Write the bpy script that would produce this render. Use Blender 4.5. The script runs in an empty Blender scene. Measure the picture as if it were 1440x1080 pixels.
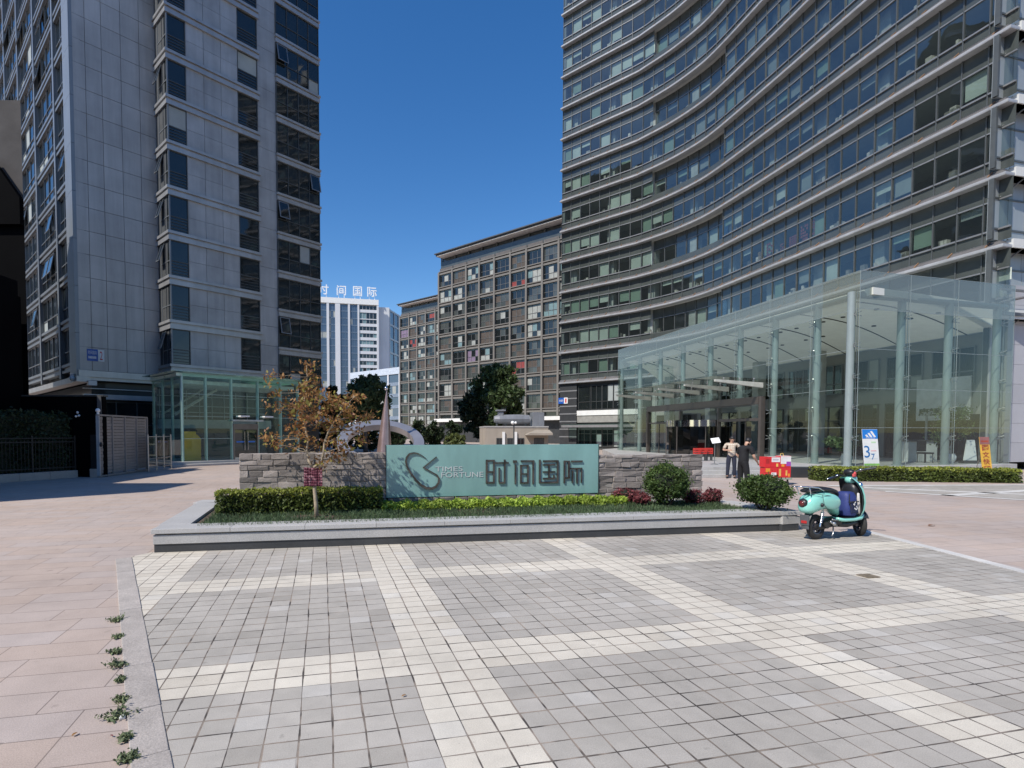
import bpy, bmesh, math, random
import numpy as np
from mathutils import Vector, Matrix
R = math.radians
rng = random.Random(11)
nrs = np.random.RandomState(5)
S = bpy.context.scene
COL = S.collection

# ------------------------------------------------------------ camera model
PIT = R(2.1); FPX = 765.0; CX = 630.0; CY = 608 + FPX*math.tan(PIT); EYE = 1.85
cp_, sp_ = math.cos(PIT), math.sin(PIT)
def ray(px, py):
    a = (px-CX)/FPX; b = -(py-CY)/FPX
    return (a, cp_+b*sp_, -sp_+b*cp_)
def gp(px, py, z=0.0):
    d = ray(px, py); t = (z-EYE)/d[2]
    return Vector((d[0]*t, d[1]*t, z))
def at(px, py, Y):
    d = ray(px, py); t = Y/d[1]
    return Vector((d[0]*t, Y, EYE+d[2]*t))
def proj(p):
    z = p[2]-EYE; w = p[1]*cp_-z*sp_; v = p[1]*sp_+z*cp_
    return (CX+FPX*p[0]/w, CY-FPX*v/w, w)

# ------------------------------------------------------------ mesh builder
class MB:
    def __init__(s): s.v = []; s.f = []; s.m = []
    def add(s, vs, fs, mi=0):
        o = len(s.v); s.v += [tuple(p) for p in vs]
        for f in fs: s.f.append(tuple(i+o for i in f)); s.m.append(mi)
    def quad(s, a, b, c, d, mi=0): s.add([a, b, c, d], [(0, 1, 2, 3)], mi)
    def hexa(s, p, mi=0):
        s.add(p, [(0, 3, 2, 1), (4, 5, 6, 7), (0, 1, 5, 4), (1, 2, 6, 5), (2, 3, 7, 6), (3, 0, 4, 7)], mi)
    def box(s, c, sz, rz=0.0, mi=0, M=None):
        x, y, z = sz[0]/2, sz[1]/2, sz[2]/2; co, si = math.cos(rz), math.sin(rz); p = []
        for k in (-z, z):
            for i, j in ((-x, -y), (x, -y), (x, y), (-x, y)):
                q = Vector((i*co-j*si+c[0], i*si+j*co+c[1], k+c[2]))
                p.append(M @ q if M else q)
        s.hexa(p, mi)
    def fb(s, F, u0, u1, d0, d1, z0, z1, mi=0):      # box in a facade frame
        s.hexa([F.P(u0, d1, z0), F.P(u1, d1, z0), F.P(u1, d0, z0), F.P(u0, d0, z0),
                F.P(u0, d1, z1), F.P(u1, d1, z1), F.P(u1, d0, z1), F.P(u0, d0, z1)], mi)
    def fq(s, F, u0, u1, d, z0, z1, mi=0):
        s.quad(F.P(u0, d, z0), F.P(u1, d, z0), F.P(u1, d, z1), F.P(u0, d, z1), mi)
    def loft(s, rings, mi=0, cap=True, closed=True):
        n = len(rings[0]); o = len(s.v)
        for r in rings: s.v += [tuple(p) for p in r]
        for i in range(len(rings)-1):
            for j in range(n if closed else n-1):
                k = (j+1) % n
                s.f.append((o+i*n+j, o+i*n+k, o+(i+1)*n+k, o+(i+1)*n+j)); s.m.append(mi)
        if cap:
            s.f.append(tuple(o+j for j in range(n-1, -1, -1))); s.m.append(mi)
            b = o+(len(rings)-1)*n
            s.f.append(tuple(b+j for j in range(n))); s.m.append(mi)
    def tube(s, pts, r, n=8, mi=0, cap=True):
        pts = [Vector(p) for p in pts]; k = len(pts)
        rr = r if isinstance(r, (list, tuple)) else [r]*k
        rings = []; ref = None
        for i in range(k):
            t = (pts[min(i+1, k-1)]-pts[max(i-1, 0)]).normalized()
            if ref is None: ref = Vector((0, 0, 1)) if abs(t.z) < .9 else Vector((1, 0, 0))
            a = t.cross(ref)
            if a.length < 1e-4: a = t.cross(Vector((0.3, 1, 0.2)))
            a.normalize(); b = a.cross(t).normalized(); ref = b
            rings.append([pts[i]+(a*math.cos(2*math.pi*j/n)+b*math.sin(2*math.pi*j/n))*rr[i] for j in range(n)])
        s.loft(rings, mi, cap)
    def cyl(s, p0, p1, r0, r1=None, n=12, mi=0): s.tube([p0, p1], [r0, r0 if r1 is None else r1], n, mi)
    def lathe(s, prof, c, n=20, mi=0, M=None, cap=True):
        rings = []
        for r, z in prof:
            ring = []
            for j in range(n):
                q = Vector((r*math.cos(2*math.pi*j/n), r*math.sin(2*math.pi*j/n), z))
                if M: q = M @ q
                ring.append(q+Vector(c))
            rings.append(ring)
        s.loft(rings, mi, cap)
    def sph(s, c, r, nu=14, nv=9, mi=0, M=None):
        if not isinstance(r, (list, tuple)): r = (r, r, r)
        rings = []
        for i in range(nv):
            ph = -math.pi/2+math.pi*(i+.02)/(nv-1+.04)
            ring = []
            for j in range(nu):
                q = Vector((r[0]*math.cos(ph)*math.cos(2*math.pi*j/nu), r[1]*math.cos(ph)*math.sin(2*math.pi*j/nu), r[2]*math.sin(ph)))
                if M: q = M @ q
                ring.append(q+Vector(c))
            rings.append(ring)
        s.loft(rings, mi, True)
    def build(s, name, mats, parent=None, smooth=False, bevel=0.0, fix=True, label=None):
        me = bpy.data.meshes.new(name); me.from_pydata(s.v, [], s.f)
        if not isinstance(mats, (list, tuple)): mats = [mats]
        for m in mats: me.materials.append(m)
        if len(mats) > 1: me.polygons.foreach_set('material_index', s.m)
        if fix:
            b = bmesh.new(); b.from_mesh(me); bmesh.ops.recalc_face_normals(b, faces=b.faces); b.to_mesh(me); b.free()
        if smooth:
            me.polygons.foreach_set('use_smooth', [True]*len(me.polygons))
            if smooth != 'all' and hasattr(me, 'set_sharp_from_angle'): me.set_sharp_from_angle(angle=R(40))
        me.update()
        o = bpy.data.objects.new(name, me); COL.objects.link(o)
        if parent: o.parent = parent
        if bevel:
            md = o.modifiers.new('edge', 'BEVEL'); md.width = bevel; md.segments = 2; md.limit_method = 'ANGLE'; md.angle_limit = R(40)
        if label: o['label'] = label
        return o

class Frame:      # u to the right seen from outside, d outward, z up
    def __init__(s, O, u):
        s.O = Vector((O[0], O[1], 0)); l = math.hypot(u[0], u[1]); s.u = Vector((u[0]/l, u[1]/l, 0)); s.n = Vector((s.u.y, -s.u.x, 0))
        s.ang = math.atan2(s.u.y, s.u.x)
    def P(s, u, d, z): return s.O+s.u*u+s.n*d+Vector((0, 0, z))
    def hit(s, px, py, d=0.0):
        q = ray(px, py); n = s.n; O = s.O+n*d
        t = (O.x*n.x+O.y*n.y)/(q[0]*n.x+q[1]*n.y)
        p = Vector((q[0]*t, q[1]*t, 0))
        return ((p-s.O).dot(s.u), EYE+q[2]*t)

def thing(name, label, cat, loc=(0, 0, 0), group=None, rz=0.0):
    o = bpy.data.objects.new(name, None); COL.objects.link(o); o.location = loc; o.rotation_euler = (0, 0, rz)
    o.empty_display_size = .3
    o['label'] = label; o['category'] = cat
    if group: o['group'] = group
    return o
def tag(o, label, cat, group=None):
    o['label'] = label; o['category'] = cat
    if group: o['group'] = group
    return o
def struct(o): o['kind'] = 'structure'; return o
def stuff(o, label=None, cat=None):
    o['kind'] = 'stuff'
    if label: o['label'] = label; o['category'] = cat
    return o

# ------------------------------------------------------------ materials
def nn(nt, t, **kw):
    n = nt.nodes.new(t)
    for k, v in kw.items(): setattr(n, k, v)
    return n
def base_mat(name):
    m = bpy.data.materials.new(name); m.use_nodes = True; nt = m.node_tree
    return m, nt, nt.nodes['Principled BSDF']
def mixc(nt, mode, fac, a, b):
    n = nn(nt, 'ShaderNodeMix', data_type='RGBA', blend_type=mode)
    for i, v in ((0, fac), (6, a), (7, b)):
        if isinstance(v, bpy.types.NodeSocket): nt.links.new(v, n.inputs[i])
        elif i: n.inputs[i].default_value = (*v, 1) if len(v) == 3 else v
        else: n.inputs[i].default_value = v
    return n.outputs[2]
def mth(nt, op, a, b=None, c=None, clamp=False):
    n = nn(nt, 'ShaderNodeMath', operation=op, use_clamp=clamp)
    for i, v in enumerate((a, b, c)):
        if v is None: continue
        if isinstance(v, bpy.types.NodeSocket): nt.links.new(v, n.inputs[i])
        else: n.inputs[i].default_value = v
    return n.outputs[0]
def noise(nt, vec, scale, detail=4, rough=.6):
    n = nn(nt, 'ShaderNodeTexNoise'); n.inputs['Scale'].default_value = scale; n.inputs['Detail'].default_value = detail; n.inputs['Roughness'].default_value = rough
    if vec is not None: nt.links.new(vec, n.inputs['Vector'])
    return n.outputs['Fac']
def rampv(nt, v, lo, hi, a, b):
    n = nn(nt, 'ShaderNodeMapRange'); nt.links.new(v, n.inputs[0])
    for i, x in enumerate((lo, hi, a, b)): n.inputs[i+1].default_value = x
    return n.outputs[0]
def mat(name, col, rough=.6, metal=0.0, var=.18, vs=2.0, bump=0.0, bs=30.0, spec=.5, island=0.0, trans=0.0, fine=0.0, coat=0.0, stain=0.0):
    m, nt, bs_ = base_mat(name)
    tc = nn(nt, 'ShaderNodeTexCoord').outputs['Object']
    c = (*col, 1)
    f = rampv(nt, noise(nt, tc, vs, 5), .3, .7, 1-var, 1+var)
    if fine:
        f = mth(nt, 'MULTIPLY', f, rampv(nt, noise(nt, tc, 90, 2), .3, .7, 1-fine, 1+fine))
    if island:
        g = nn(nt, 'ShaderNodeNewGeometry').outputs['Random Per Island']
        f = mth(nt, 'MULTIPLY', f, rampv(nt, g, 0, 1, 1-island, 1+island))
    if stain:   # rain streaks running down
        mp = nn(nt, 'ShaderNodeMapping'); mp.inputs['Scale'].default_value = (1.5, 1.5, .12); nt.links.new(tc, mp.inputs[0])
        f = mth(nt, 'MULTIPLY', f, rampv(nt, noise(nt, mp.outputs[0], 1.6, 6), .4, .75, 1, 1-stain))
    cm = nn(nt, 'ShaderNodeCombineColor')
    for i in range(3): nt.links.new(f, cm.inputs[i])
    out = mixc(nt, 'MULTIPLY', 1.0, c, cm.outputs[0])
    nt.links.new(out, bs_.inputs['Base Color'])
    bs_.inputs['Roughness'].default_value = rough; bs_.inputs['Metallic'].default_value = metal
    bs_.inputs['Specular IOR Level'].default_value = spec
    if coat: bs_.inputs['Coat Weight'].default_value = coat; bs_.inputs['Coat Roughness'].default_value = .06
    if bump:
        b = nn(nt, 'ShaderNodeBump'); b.inputs['Strength'].default_value = bump; b.inputs['Distance'].default_value = .02
        nt.links.new(noise(nt, tc, bs, 6), b.inputs['Height']); nt.links.new(b.outputs[0], bs_.inputs['Normal'])
    if trans:
        tr = nn(nt, 'ShaderNodeBsdfTranslucent'); nt.links.new(out, tr.inputs[0])
        mx = nn(nt, 'ShaderNodeMixShader'); mx.inputs[0].default_value = trans
        nt.links.new(bs_.outputs[0], mx.inputs[1]); nt.links.new(tr.outputs[0], mx.inputs[2])
        nt.links.new(mx.outputs[0], nt.nodes['Material Output'].inputs[0])
    return m
def glass(name, tint, f0=.06, power=4.0, rough=.0, wob=0.0, body=None, bodyfac=0.0):
    m, nt, b = base_mat(name); nt.nodes.remove(b)
    lw = nn(nt, 'ShaderNodeLayerWeight'); lw.inputs[0].default_value = .5
    fac = mth(nt, 'MULTIPLY_ADD', mth(nt, 'POWER', lw.outputs['Facing'], power), 1-f0, f0, True)
    tr = nn(nt, 'ShaderNodeBsdfTransparent'); tr.inputs[0].default_value = (*tint, 1)
    gl = nn(nt, 'ShaderNodeBsdfGlossy'); gl.inputs['Roughness'].default_value = rough
    gl.inputs['Color'].default_value = (.9, .95, .95, 1)
    under = tr.outputs[0]
    if body:
        df = nn(nt, 'ShaderNodeBsdfDiffuse'); df.inputs[0].default_value = (*body, 1)
        m2 = nn(nt, 'ShaderNodeMixShader'); m2.inputs[0].default_value = bodyfac
        nt.links.new(tr.outputs[0], m2.inputs[1]); nt.links.new(df.outputs[0], m2.inputs[2]); under = m2.outputs[0]
    if wob:
        tc = nn(nt, 'ShaderNodeTexCoord').outputs['Object']
        bp = nn(nt, 'ShaderNodeBump'); bp.inputs['Strength'].default_value = wob; bp.inputs['Distance'].default_value = .05
        nt.links.new(noise(nt, tc, .9, 2), bp.inputs['Height']); nt.links.new(bp.outputs[0], gl.inputs['Normal'])
    mx = nn(nt, 'ShaderNodeMixShader'); nt.links.new(fac, mx.inputs[0]); nt.links.new(under, mx.inputs[1]); nt.links.new(gl.outputs[0], mx.inputs[2])
    nt.links.new(mx.outputs[0], nt.nodes['Material Output'].inputs[0])
    return m

M = {}
M['alu'] = mat('aluminium', (.42, .42, .43), .38, .55, .1, 1.2, stain=.15)
M['alu_dark'] = mat('dark_aluminium', (.12, .125, .13), .4, .4, .1)
M['frame_dark'] = mat('window_frame_dark', (.075, .08, .08), .45, .3, .1)
M['frame_pale'] = mat('window_frame_pale', (.36, .39, .42), .45, .3, .1)
M['frame_white'] = mat('window_frame_white', (.7, .7, .7), .5)
M['white'] = mat('white_paint', (.78, .78, .76), .5, var=.06)
M['black'] = mat('black_plastic', (.018, .018, .02), .4, var=.1)
M['rubber'] = mat('rubber', (.028, .027, .026), .8, bump=.2, bs=60)
M['chrome'] = mat('chrome', (.7, .7, .72), .12, 1.0, .03)
M['steel'] = mat('brushed_steel', (.45, .45, .45), .3, .9, .08)
M['pane_dark'] = mat('dark_window_glass', (.014, .018, .019), .03, 0, .3, .4, spec=.8, bump=.05, bs=1.3)
M['spandrel'] = mat('spandrel_glass', (.07, .08, .076), .14, 0, .2, .5, spec=.7)
M['blind'] = mat('pale_roller_blind', (.6, .66, .61), .6, var=.12, vs=.7)
M['blind_green'] = mat('green_roller_blind', (.28, .38, .31), .6, var=.1, vs=.7)
M['blind_grey'] = mat('grey_roller_blind', (.33, .36, .35), .6, var=.12, vs=.7)
M['granite'] = mat('grey_granite', (.42, .41, .395), .55, 0, .07, 1.3, .08, 70, fine=.22, stain=.12)
M['granite_dark'] = mat('black_granite', (.045, .047, .05), .4, 0, .15, 2, fine=.2)
M['granite_pink'] = mat('pink_granite', (.4, .33, .28), .6, 0, .12, 2, fine=.2)
M['kerb'] = mat('kerb_stone', (.36, .325, .29), .75, 0, .16, 3, .15, 60, fine=.2)
M['soil'] = mat('soil', (.09, .065, .045), .95, 0, .3, 6, .6, 20)
M['bark'] = mat('bark', (.16, .12, .09), .85, 0, .3, 9, .5, 30)
M['bark_pale'] = mat('pale_bark', (.36, .29, .2), .8, 0, .25, 9, .4, 30)
def leafmat(name, col, isl=.45, tr=.3, var=.3, vs=1.3): return mat(name, col, .55, 0, var, vs, island=isl, trans=tr, spec=.35)
M['leaf'] = leafmat('green_leaves', (.075, .115, .04))
M['leaf_dark'] = leafmat('dark_leaves', (.035, .055, .024))
M['leaf_mid'] = leafmat('mid_leaves', (.085, .125, .055))
M['leaf_hedge'] = leafmat('hedge_leaves', (.085, .115, .025))
M['leaf_lime'] = leafmat('lime_leaves', (.3, .4, .06), .35)
M['leaf_box'] = leafmat('box_bush_leaves', (.07, .115, .03), .5)
M['leaf_red'] = leafmat('red_leaves', (.2, .055, .06), .5)
M['leaf_orange'] = leafmat('autumn_leaves', (.32, .17, .06), .5, .4)
M['leaf_olive'] = leafmat('olive_yellow_leaves', (.27, .24, .06), .45, .4)
M['leaf_brown'] = leafmat('brown_leaves', (.22, .1, .045), .5, .3)
M['grass'] = leafmat('grass_blades', (.085, .13, .06), .5)
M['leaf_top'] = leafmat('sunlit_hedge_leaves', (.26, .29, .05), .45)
M['skin'] = mat('skin', (.5, .3, .21), .5, var=.06)
M['hair'] = mat('black_hair', (.012, .01, .01), .5)

# ------------------------------------------------------------ world, sun, camera
SUN_AZ, SUN_EL = 227.0, 48.0
w = bpy.data.worlds.new('World'); S.world = w; w.use_nodes = True; nt = w.node_tree
sky = nn(nt, 'ShaderNodeTexSky', sky_type='NISHITA'); sky.sun_disc = False
sky.sun_elevation = R(SUN_EL); sky.sun_rotation = R(SUN_AZ); sky.altitude = 50; sky.air_density = 1.0; sky.dust_density = .3; sky.ozone_density = 1.6
hs = nn(nt, 'ShaderNodeHueSaturation'); hs.inputs['Saturation'].default_value = 1.36; hs.inputs['Hue'].default_value = .506
nt.links.new(sky.outputs[0], hs.inputs['Color']); nt.links.new(hs.outputs[0], nt.nodes['Background'].inputs[0]); nt.nodes['Background'].inputs[1].default_value = .155
ld = bpy.data.lights.new('sun', 'SUN'); ld.energy = 5.0; ld.angle = R(.53); ld.color = (1, .94, .85)
lo = bpy.data.objects.new('sun', ld); COL.objects.link(lo)
ts = Vector((math.sin(R(SUN_AZ))*math.cos(R(SUN_EL)), math.cos(R(SUN_AZ))*math.cos(R(SUN_EL)), math.sin(R(SUN_EL))))
lo.rotation_euler = ts.to_track_quat('Z', 'Y').to_euler(); lo.location = ts*80
cd = bpy.data.cameras.new('camera'); cam = bpy.data.objects.new('camera', cd); COL.objects.link(cam)
cam.location = (0, 0, EYE); cam.rotation_euler = (R(90)-PIT, 0, 0)
cd.sensor_width = 36; cd.sensor_fit = 'HORIZONTAL'; cd.lens = FPX*36/1440
cd.shift_x = (720-CX)/1440; cd.shift_y = (CY-540)/1440; cd.clip_start = .05; cd.clip_end = 6000
S.camera = cam
S.view_settings.view_transform = 'Standard'; S.view_settings.look = 'None'; S.view_settings.exposure = 0; S.view_settings.gamma = 1
S.render.resolution_x = 1024; S.render.resolution_y = 768
S.cycles.max_bounces = 10; S.cycles.transparent_max_bounces = 24; S.cycles.caustics_reflective = False; S.cycles.caustics_refractive = False
S.cycles.sample_clamp_indirect = 6
try: S.cycles.use_denoising = True
except Exception: pass

# ------------------------------------------------------------ foliage helpers
def leaf_arrays(cs, size, n_per=1, flat=0.0, jit=.35, up=0.0):
    """cs: (n,3) leaf centres -> verts, faces for small folded quads"""
    n = len(cs); a = nrs.normal(size=(n, 3)); a[:, 2] *= (1-flat); a /= np.linalg.norm(a, axis=1)[:, None]+1e-9
    b = nrs.normal(size=(n, 3)); b[:, 2] += up
    b -= a*(a*b).sum(1)[:, None]; b /= np.linalg.norm(b, axis=1)[:, None]+1e-9
    s = size*(1+jit*nrs.normal(size=n)).clip(.4, 1.9)[:, None]
    nrm = np.cross(a, b)
    v = np.stack([cs-b*s, cs+a*s*.5+nrm*s*.12, cs+b*s, cs-a*s*.5+nrm*s*.12], 1).reshape(-1, 3)
    return v
def leaves_obj(name, parts, mats, parent=None):
    """parts: list of (verts, material index)"""
    v = np.concatenate([p[0] for p in parts]); nq = len(v)//4
    mi = np.concatenate([np.full(len(p[0])//4, p[1], dtype=np.int32) for p in parts])
    me = bpy.data.meshes.new(name); me.vertices.add(len(v)); me.vertices.foreach_set('co', v.astype(np.float32).ravel())
    me.loops.add(nq*4); me.loops.foreach_set('vertex_index', np.arange(nq*4, dtype=np.int32))
    me.polygons.add(nq); me.polygons.foreach_set('loop_start', np.arange(0, nq*4, 4, dtype=np.int32))
    try: me.polygons.foreach_set('loop_total', np.full(nq, 4, dtype=np.int32))
    except Exception: pass
    for m in mats: me.materials.append(m)
    me.polygons.foreach_set('material_index', mi); me.update(calc_edges=True); me.validate()
    o = bpy.data.objects.new(name, me); COL.objects.link(o)
    if parent: o.parent = parent
    return o
def blob_pts(c, r, n, shell=.55):
    d = nrs.normal(size=(n, 3)); d /= np.linalg.norm(d, axis=1)[:, None]
    k = (shell+(1-shell)*nrs.rand(n))**.8
    return np.array(c)+d*np.array(r)*k[:, None]
# ------------------------------------------------------------ text as real letter geometry
def text_geo(s, ext=.0, off=.0):
    cu = bpy.data.curves.new('letters', 'FONT'); cu.body = s; cu.extrude = ext; cu.resolution_u = 3; cu.offset = off
    o = bpy.data.objects.new('letters', cu); COL.objects.link(o)
    dg = bpy.context.evaluated_depsgraph_get(); dg.update()
    me = bpy.data.meshes.new_from_object(o.evaluated_get(dg))
    v = [tuple(p.co) for p in me.vertices]; f = [tuple(p.vertices) for p in me.polygons]
    bpy.data.objects.remove(o); bpy.data.curves.remove(cu); bpy.data.meshes.remove(me)
    return v, f
def put_text(mb, s, P, u0, u1, z0, z1, d=0.004, mi=0, ext=.0, off=.0):
    """letters stretched into the rectangle u0..u1 x z0..z1 of the surface P(u,d,z)"""
    v, f = text_geo(s, 1.0 if ext else 0, off)
    if not v: return
    xs = [p[0] for p in v]; ys = [p[1] for p in v]; x0, x1, y0, y1 = min(xs), max(xs), min(ys), max(ys)
    vs = [P(u0+(p[0]-x0)/max(x1-x0, 1e-6)*(u1-u0), d+(p[2]*ext if ext else 0), z0+(p[1]-y0)/max(y1-y0, 1e-6)*(z1-z0)) for p in v]
    mb.add(vs, f, mi)

# ------------------------------------------------------------ ground and paving
GA = R(13)
def brick(nt, vec, bw, rh, mortar, off, c1, c2, cm, freq=2):
    b = nn(nt, 'ShaderNodeTexBrick'); b.offset = off; b.offset_frequency = freq; b.squash = 1
    nt.links.new(vec, b.inputs['Vector'])
    for k, v in (('Scale', 1), ('Mortar Size', mortar), ('Mortar Smooth', .1), ('Bias', 0), ('Brick Width', bw), ('Row Height', rh)): b.inputs[k].default_value = v
    for k, v in (('Color1', c1), ('Color2', c2), ('Mortar', cm)):
        if isinstance(v, bpy.types.NodeSocket): nt.links.new(v, b.inputs[k])
        else: b.inputs[k].default_value = (*v, 1)
    return b
def grey(nt, v):
    c = nn(nt, 'ShaderNodeCombineColor')
    for i in range(3): nt.links.new(v, c.inputs[i])
    return c.outputs[0]
def ground_mat():
    m, nt, bs = base_mat('pink_granite_slabs'); tc = nn(nt, 'ShaderNodeTexCoord').outputs['Object']
    wob = nn(nt, 'ShaderNodeTexNoise'); wob.inputs['Scale'].default_value = .8; nt.links.new(tc, wob.inputs[0])
    b = brick(nt, tc, .78, .335, .0045, .37, (.485, .4, .345), (.42, .34, .295), (.23, .185, .16), 3)
    b2 = brick(nt, tc, .78, .335, .0, .37, (.9, .93, .98), (1.1, 1.07, 1.02), (1, 1, 1), 3)
    big = rampv(nt, noise(nt, tc, .22, 6), .3, .72, .84, 1.13)
    mid = rampv(nt, noise(nt, tc, 2.3, 6, .7), .3, .75, .9, 1.08)
    fine = rampv(nt, noise(nt, tc, 130, 2), .3, .7, .84, 1.16)
    spot = rampv(nt, noise(nt, tc, 5.5, 3, .5), .66, .74, 1, .72)
    f = mth(nt, 'MULTIPLY', mth(nt, 'MULTIPLY', mth(nt, 'MULTIPLY', big, mid), fine), spot)
    c = mixc(nt, 'MULTIPLY', 1.0, mixc(nt, 'MULTIPLY', .8, b.outputs[0], b2.outputs[0]), grey(nt, f))
    nt.links.new(c, bs.inputs['Base Color']); bs.inputs['Roughness'].default_value = .72; bs.inputs['Specular IOR Level'].default_value = .3
    bp = nn(nt, 'ShaderNodeBump'); bp.inputs['Strength'].default_value = .35; bp.inputs['Distance'].default_value = .004
    nt.links.new(mth(nt, 'SUBTRACT', noise(nt, tc, 60, 4), b.outputs['Fac']), bp.inputs['Height']); nt.links.new(bp.outputs[0], bs.inputs['Normal'])
    return m
SP, TP = 3.0, 2.67
def paving_mat(bands=True, name='grey_and_white_setts'):
    m, nt, bs = base_mat(name); tc0 = nn(nt, 'ShaderNodeTexCoord').outputs['Object']
    wn = nn(nt, 'ShaderNodeTexNoise'); wn.inputs['Scale'].default_value = 1.6; wn.inputs['Detail'].default_value = 3; nt.links.new(tc0, wn.inputs[0])
    vm = nn(nt, 'ShaderNodeVectorMath', operation='MULTIPLY_ADD'); nt.links.new(wn.outputs['Color'], vm.inputs[0]); vm.inputs[1].default_value = (.022, .02, 0); nt.links.new(tc0, vm.inputs[2])
    tc = vm.outputs[0]
    mp = nn(nt, 'ShaderNodeMapping'); mp.inputs['Location'].default_value = (-.65+20*.2-.007, -4.03+30*.178-.007, 0); nt.links.new(tc, mp.inputs[0]); v = mp.outputs[0]
    sx = nn(nt, 'ShaderNodeSeparateXYZ'); nt.links.new(v, sx.inputs[0])
    def stripe(x, pitch, off, wd): return mth(nt, 'LESS_THAN', mth(nt, 'FLOORED_MODULO', mth(nt, 'SUBTRACT', x, off), pitch), wd)
    if bands: wht = mth(nt, 'MAXIMUM', mth(nt, 'MAXIMUM', stripe(sx.outputs[0], SP, 4.0, .6), stripe(sx.outputs[1], TP, 30*.178, .534)), mth(nt, 'LESS_THAN', sx.outputs[0], 1.6))
    else:
        wht = mth(nt, 'LESS_THAN', noise(nt, v, .01), -1)
    # joints: dark open joints in places, sand-filled pale ones elsewhere
    jn = mth(nt, 'MULTIPLY', rampv(nt, noise(nt, tc0, 1.1, 4, .7), .36, .6, .25, 1), rampv(nt, noise(nt, tc0, 4.2, 2, .5), .4, .55, 0, 1), None, True)
    jc = mixc(nt, 'MIX', jn, (.08, .068, .058), (.34, .28, .225))
    mw = rampv(nt, noise(nt, tc0, 2.2, 3), .35, .65, .0026, .0085)
    bg = brick(nt, v, .2, .178, .0056, 0, (.402, .371, .325), (.46, .424, .374), jc)
    nt.links.new(mw, bg.inputs['Mortar Size'])
    bw = brick(nt, v, .2, .178, .0048, 0, (.6, .545, .455), (.655, .6, .505), jc)
    nt.links.new(mw, bw.inputs['Mortar Size'])
    # odd replaced setts
    odd = brick(nt, v, .2, .178, 0, 0, (0, 0, 0), (1, 1, 1), (0, 0, 0)).outputs[0]
    c = mixc(nt, 'MIX', wht, bg.outputs[0], bw.outputs[0])
    lt = mth(nt, 'GREATER_THAN', odd, .955); dk = mth(nt, 'LESS_THAN', odd, .05)
    c = mixc(nt, 'MIX', mth(nt, 'MULTIPLY', lt, .35), c, (.56, .54, .5))
    c = mixc(nt, 'MULTIPLY', mth(nt, 'MULTIPLY', dk, .5), c, (.86, .85, .84))
    big = rampv(nt, noise(nt, tc0, .45, 6), .3, .72, .82, 1.1)
    mid = rampv(nt, noise(nt, tc0, 4.5, 5, .7), .3, .75, .9, 1.07)
    fine = rampv(nt, noise(nt, tc0, 150, 2), .3, .7, .86, 1.14)
    spot = mth(nt, 'MULTIPLY', rampv(nt, noise(nt, tc0, 9, 3, .5), .68, .76, 1, .75), rampv(nt, noise(nt, tc0, 1.3, 5, .65), .6, .72, 1, .86))
    spot = mth(nt, 'MULTIPLY', spot, rampv(nt, noise(nt, tc0, 34, 2, .5), .72, .78, 1, .6))
    f = mth(nt, 'MULTIPLY', mth(nt, 'MULTIPLY', mth(nt, 'MULTIPLY', big, mid), fine), spot)
    c = mixc(nt, 'MULTIPLY', 1.0, c, grey(nt, f))
    nt.links.new(c, bs.inputs['Base Color']); bs.inputs['Roughness'].default_value = .7; bs.inputs['Specular IOR Level'].default_value = .35
    bp = nn(nt, 'ShaderNodeBump'); bp.inputs['Strength'].default_value = .5; bp.inputs['Distance'].default_value = .006
    h = mth(nt, 'ADD', mth(nt, 'SUBTRACT', mth(nt, 'MULTIPLY', noise(nt, tc0, 70, 4), .4), bg.outputs['Fac']), mth(nt, 'MULTIPLY', odd, .5))
    nt.links.new(h, bp.inputs['Height']); nt.links.new(bp.outputs[0], bs.inputs['Normal'])
    return m
def sheet(name, pts, m, z, rot):
    """flat polygon whose object axes follow the paving grid"""
    co, si = math.cos(rot), math.sin(rot); mb = MB()
    mb.add([(p[0]*co+p[1]*si, -p[0]*si+p[1]*co, 0) for p in pts], [tuple(range(len(pts)))])
    o = mb.build(name, m, fix=False); o.location = (0, 0, z); o.rotation_euler = (0, 0, rot)
    if o.data.polygons[0].normal.z < 0: o.data.flip_normals()
    return struct(o)
GM = ground_mat()
sheet('ground', [(-3000, -600), (3000, -600), (3000, 5000), (-3000, 5000)], GM, 0, GA)
PM = paving_mat()
def lerp(a, b, t): return a+(b-a)*t
kA, kB = gp(185, 785), gp(243, 1078); kdir = (kB-kA).normalized()
kO = gp(163, 785); kO2 = gp(190, 1080)
rA, rB = gp(1224, 751), gp(1404, 798); rdir = (rB-rA).normalized()
PF = Frame(gp(215, 778), (gp(1125, 746)-gp(215, 778))[:2])      # planter frame
PLEN = (gp(1125, 746)-gp(215, 778)).length
tl = gp(185, 783)
sheet('paving', [kB+kdir*10, tl, PF.P(0, -.1, 0), PF.P(PLEN, -.1, 0), rA, rA+rdir*16], PM, .005, GA)
# pale edge strip on the right of the paving
mb = MB(); side = Vector((-rdir.y, rdir.x, 0))
for i in range(26):
    a, b = rA+rdir*(i*.62-.3), rA+rdir*(i*.62+.61-.3)
    mb.box((a+b)/2+side*.09+Vector((0, 0, .006)), (.605, .17, .016), math.atan2(rdir.y, rdir.x))
struct(mb.build('paving_edge', mat('pale_edge_stone', (.55, .53, .5), .7, fine=.15, island=.08)))
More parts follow.
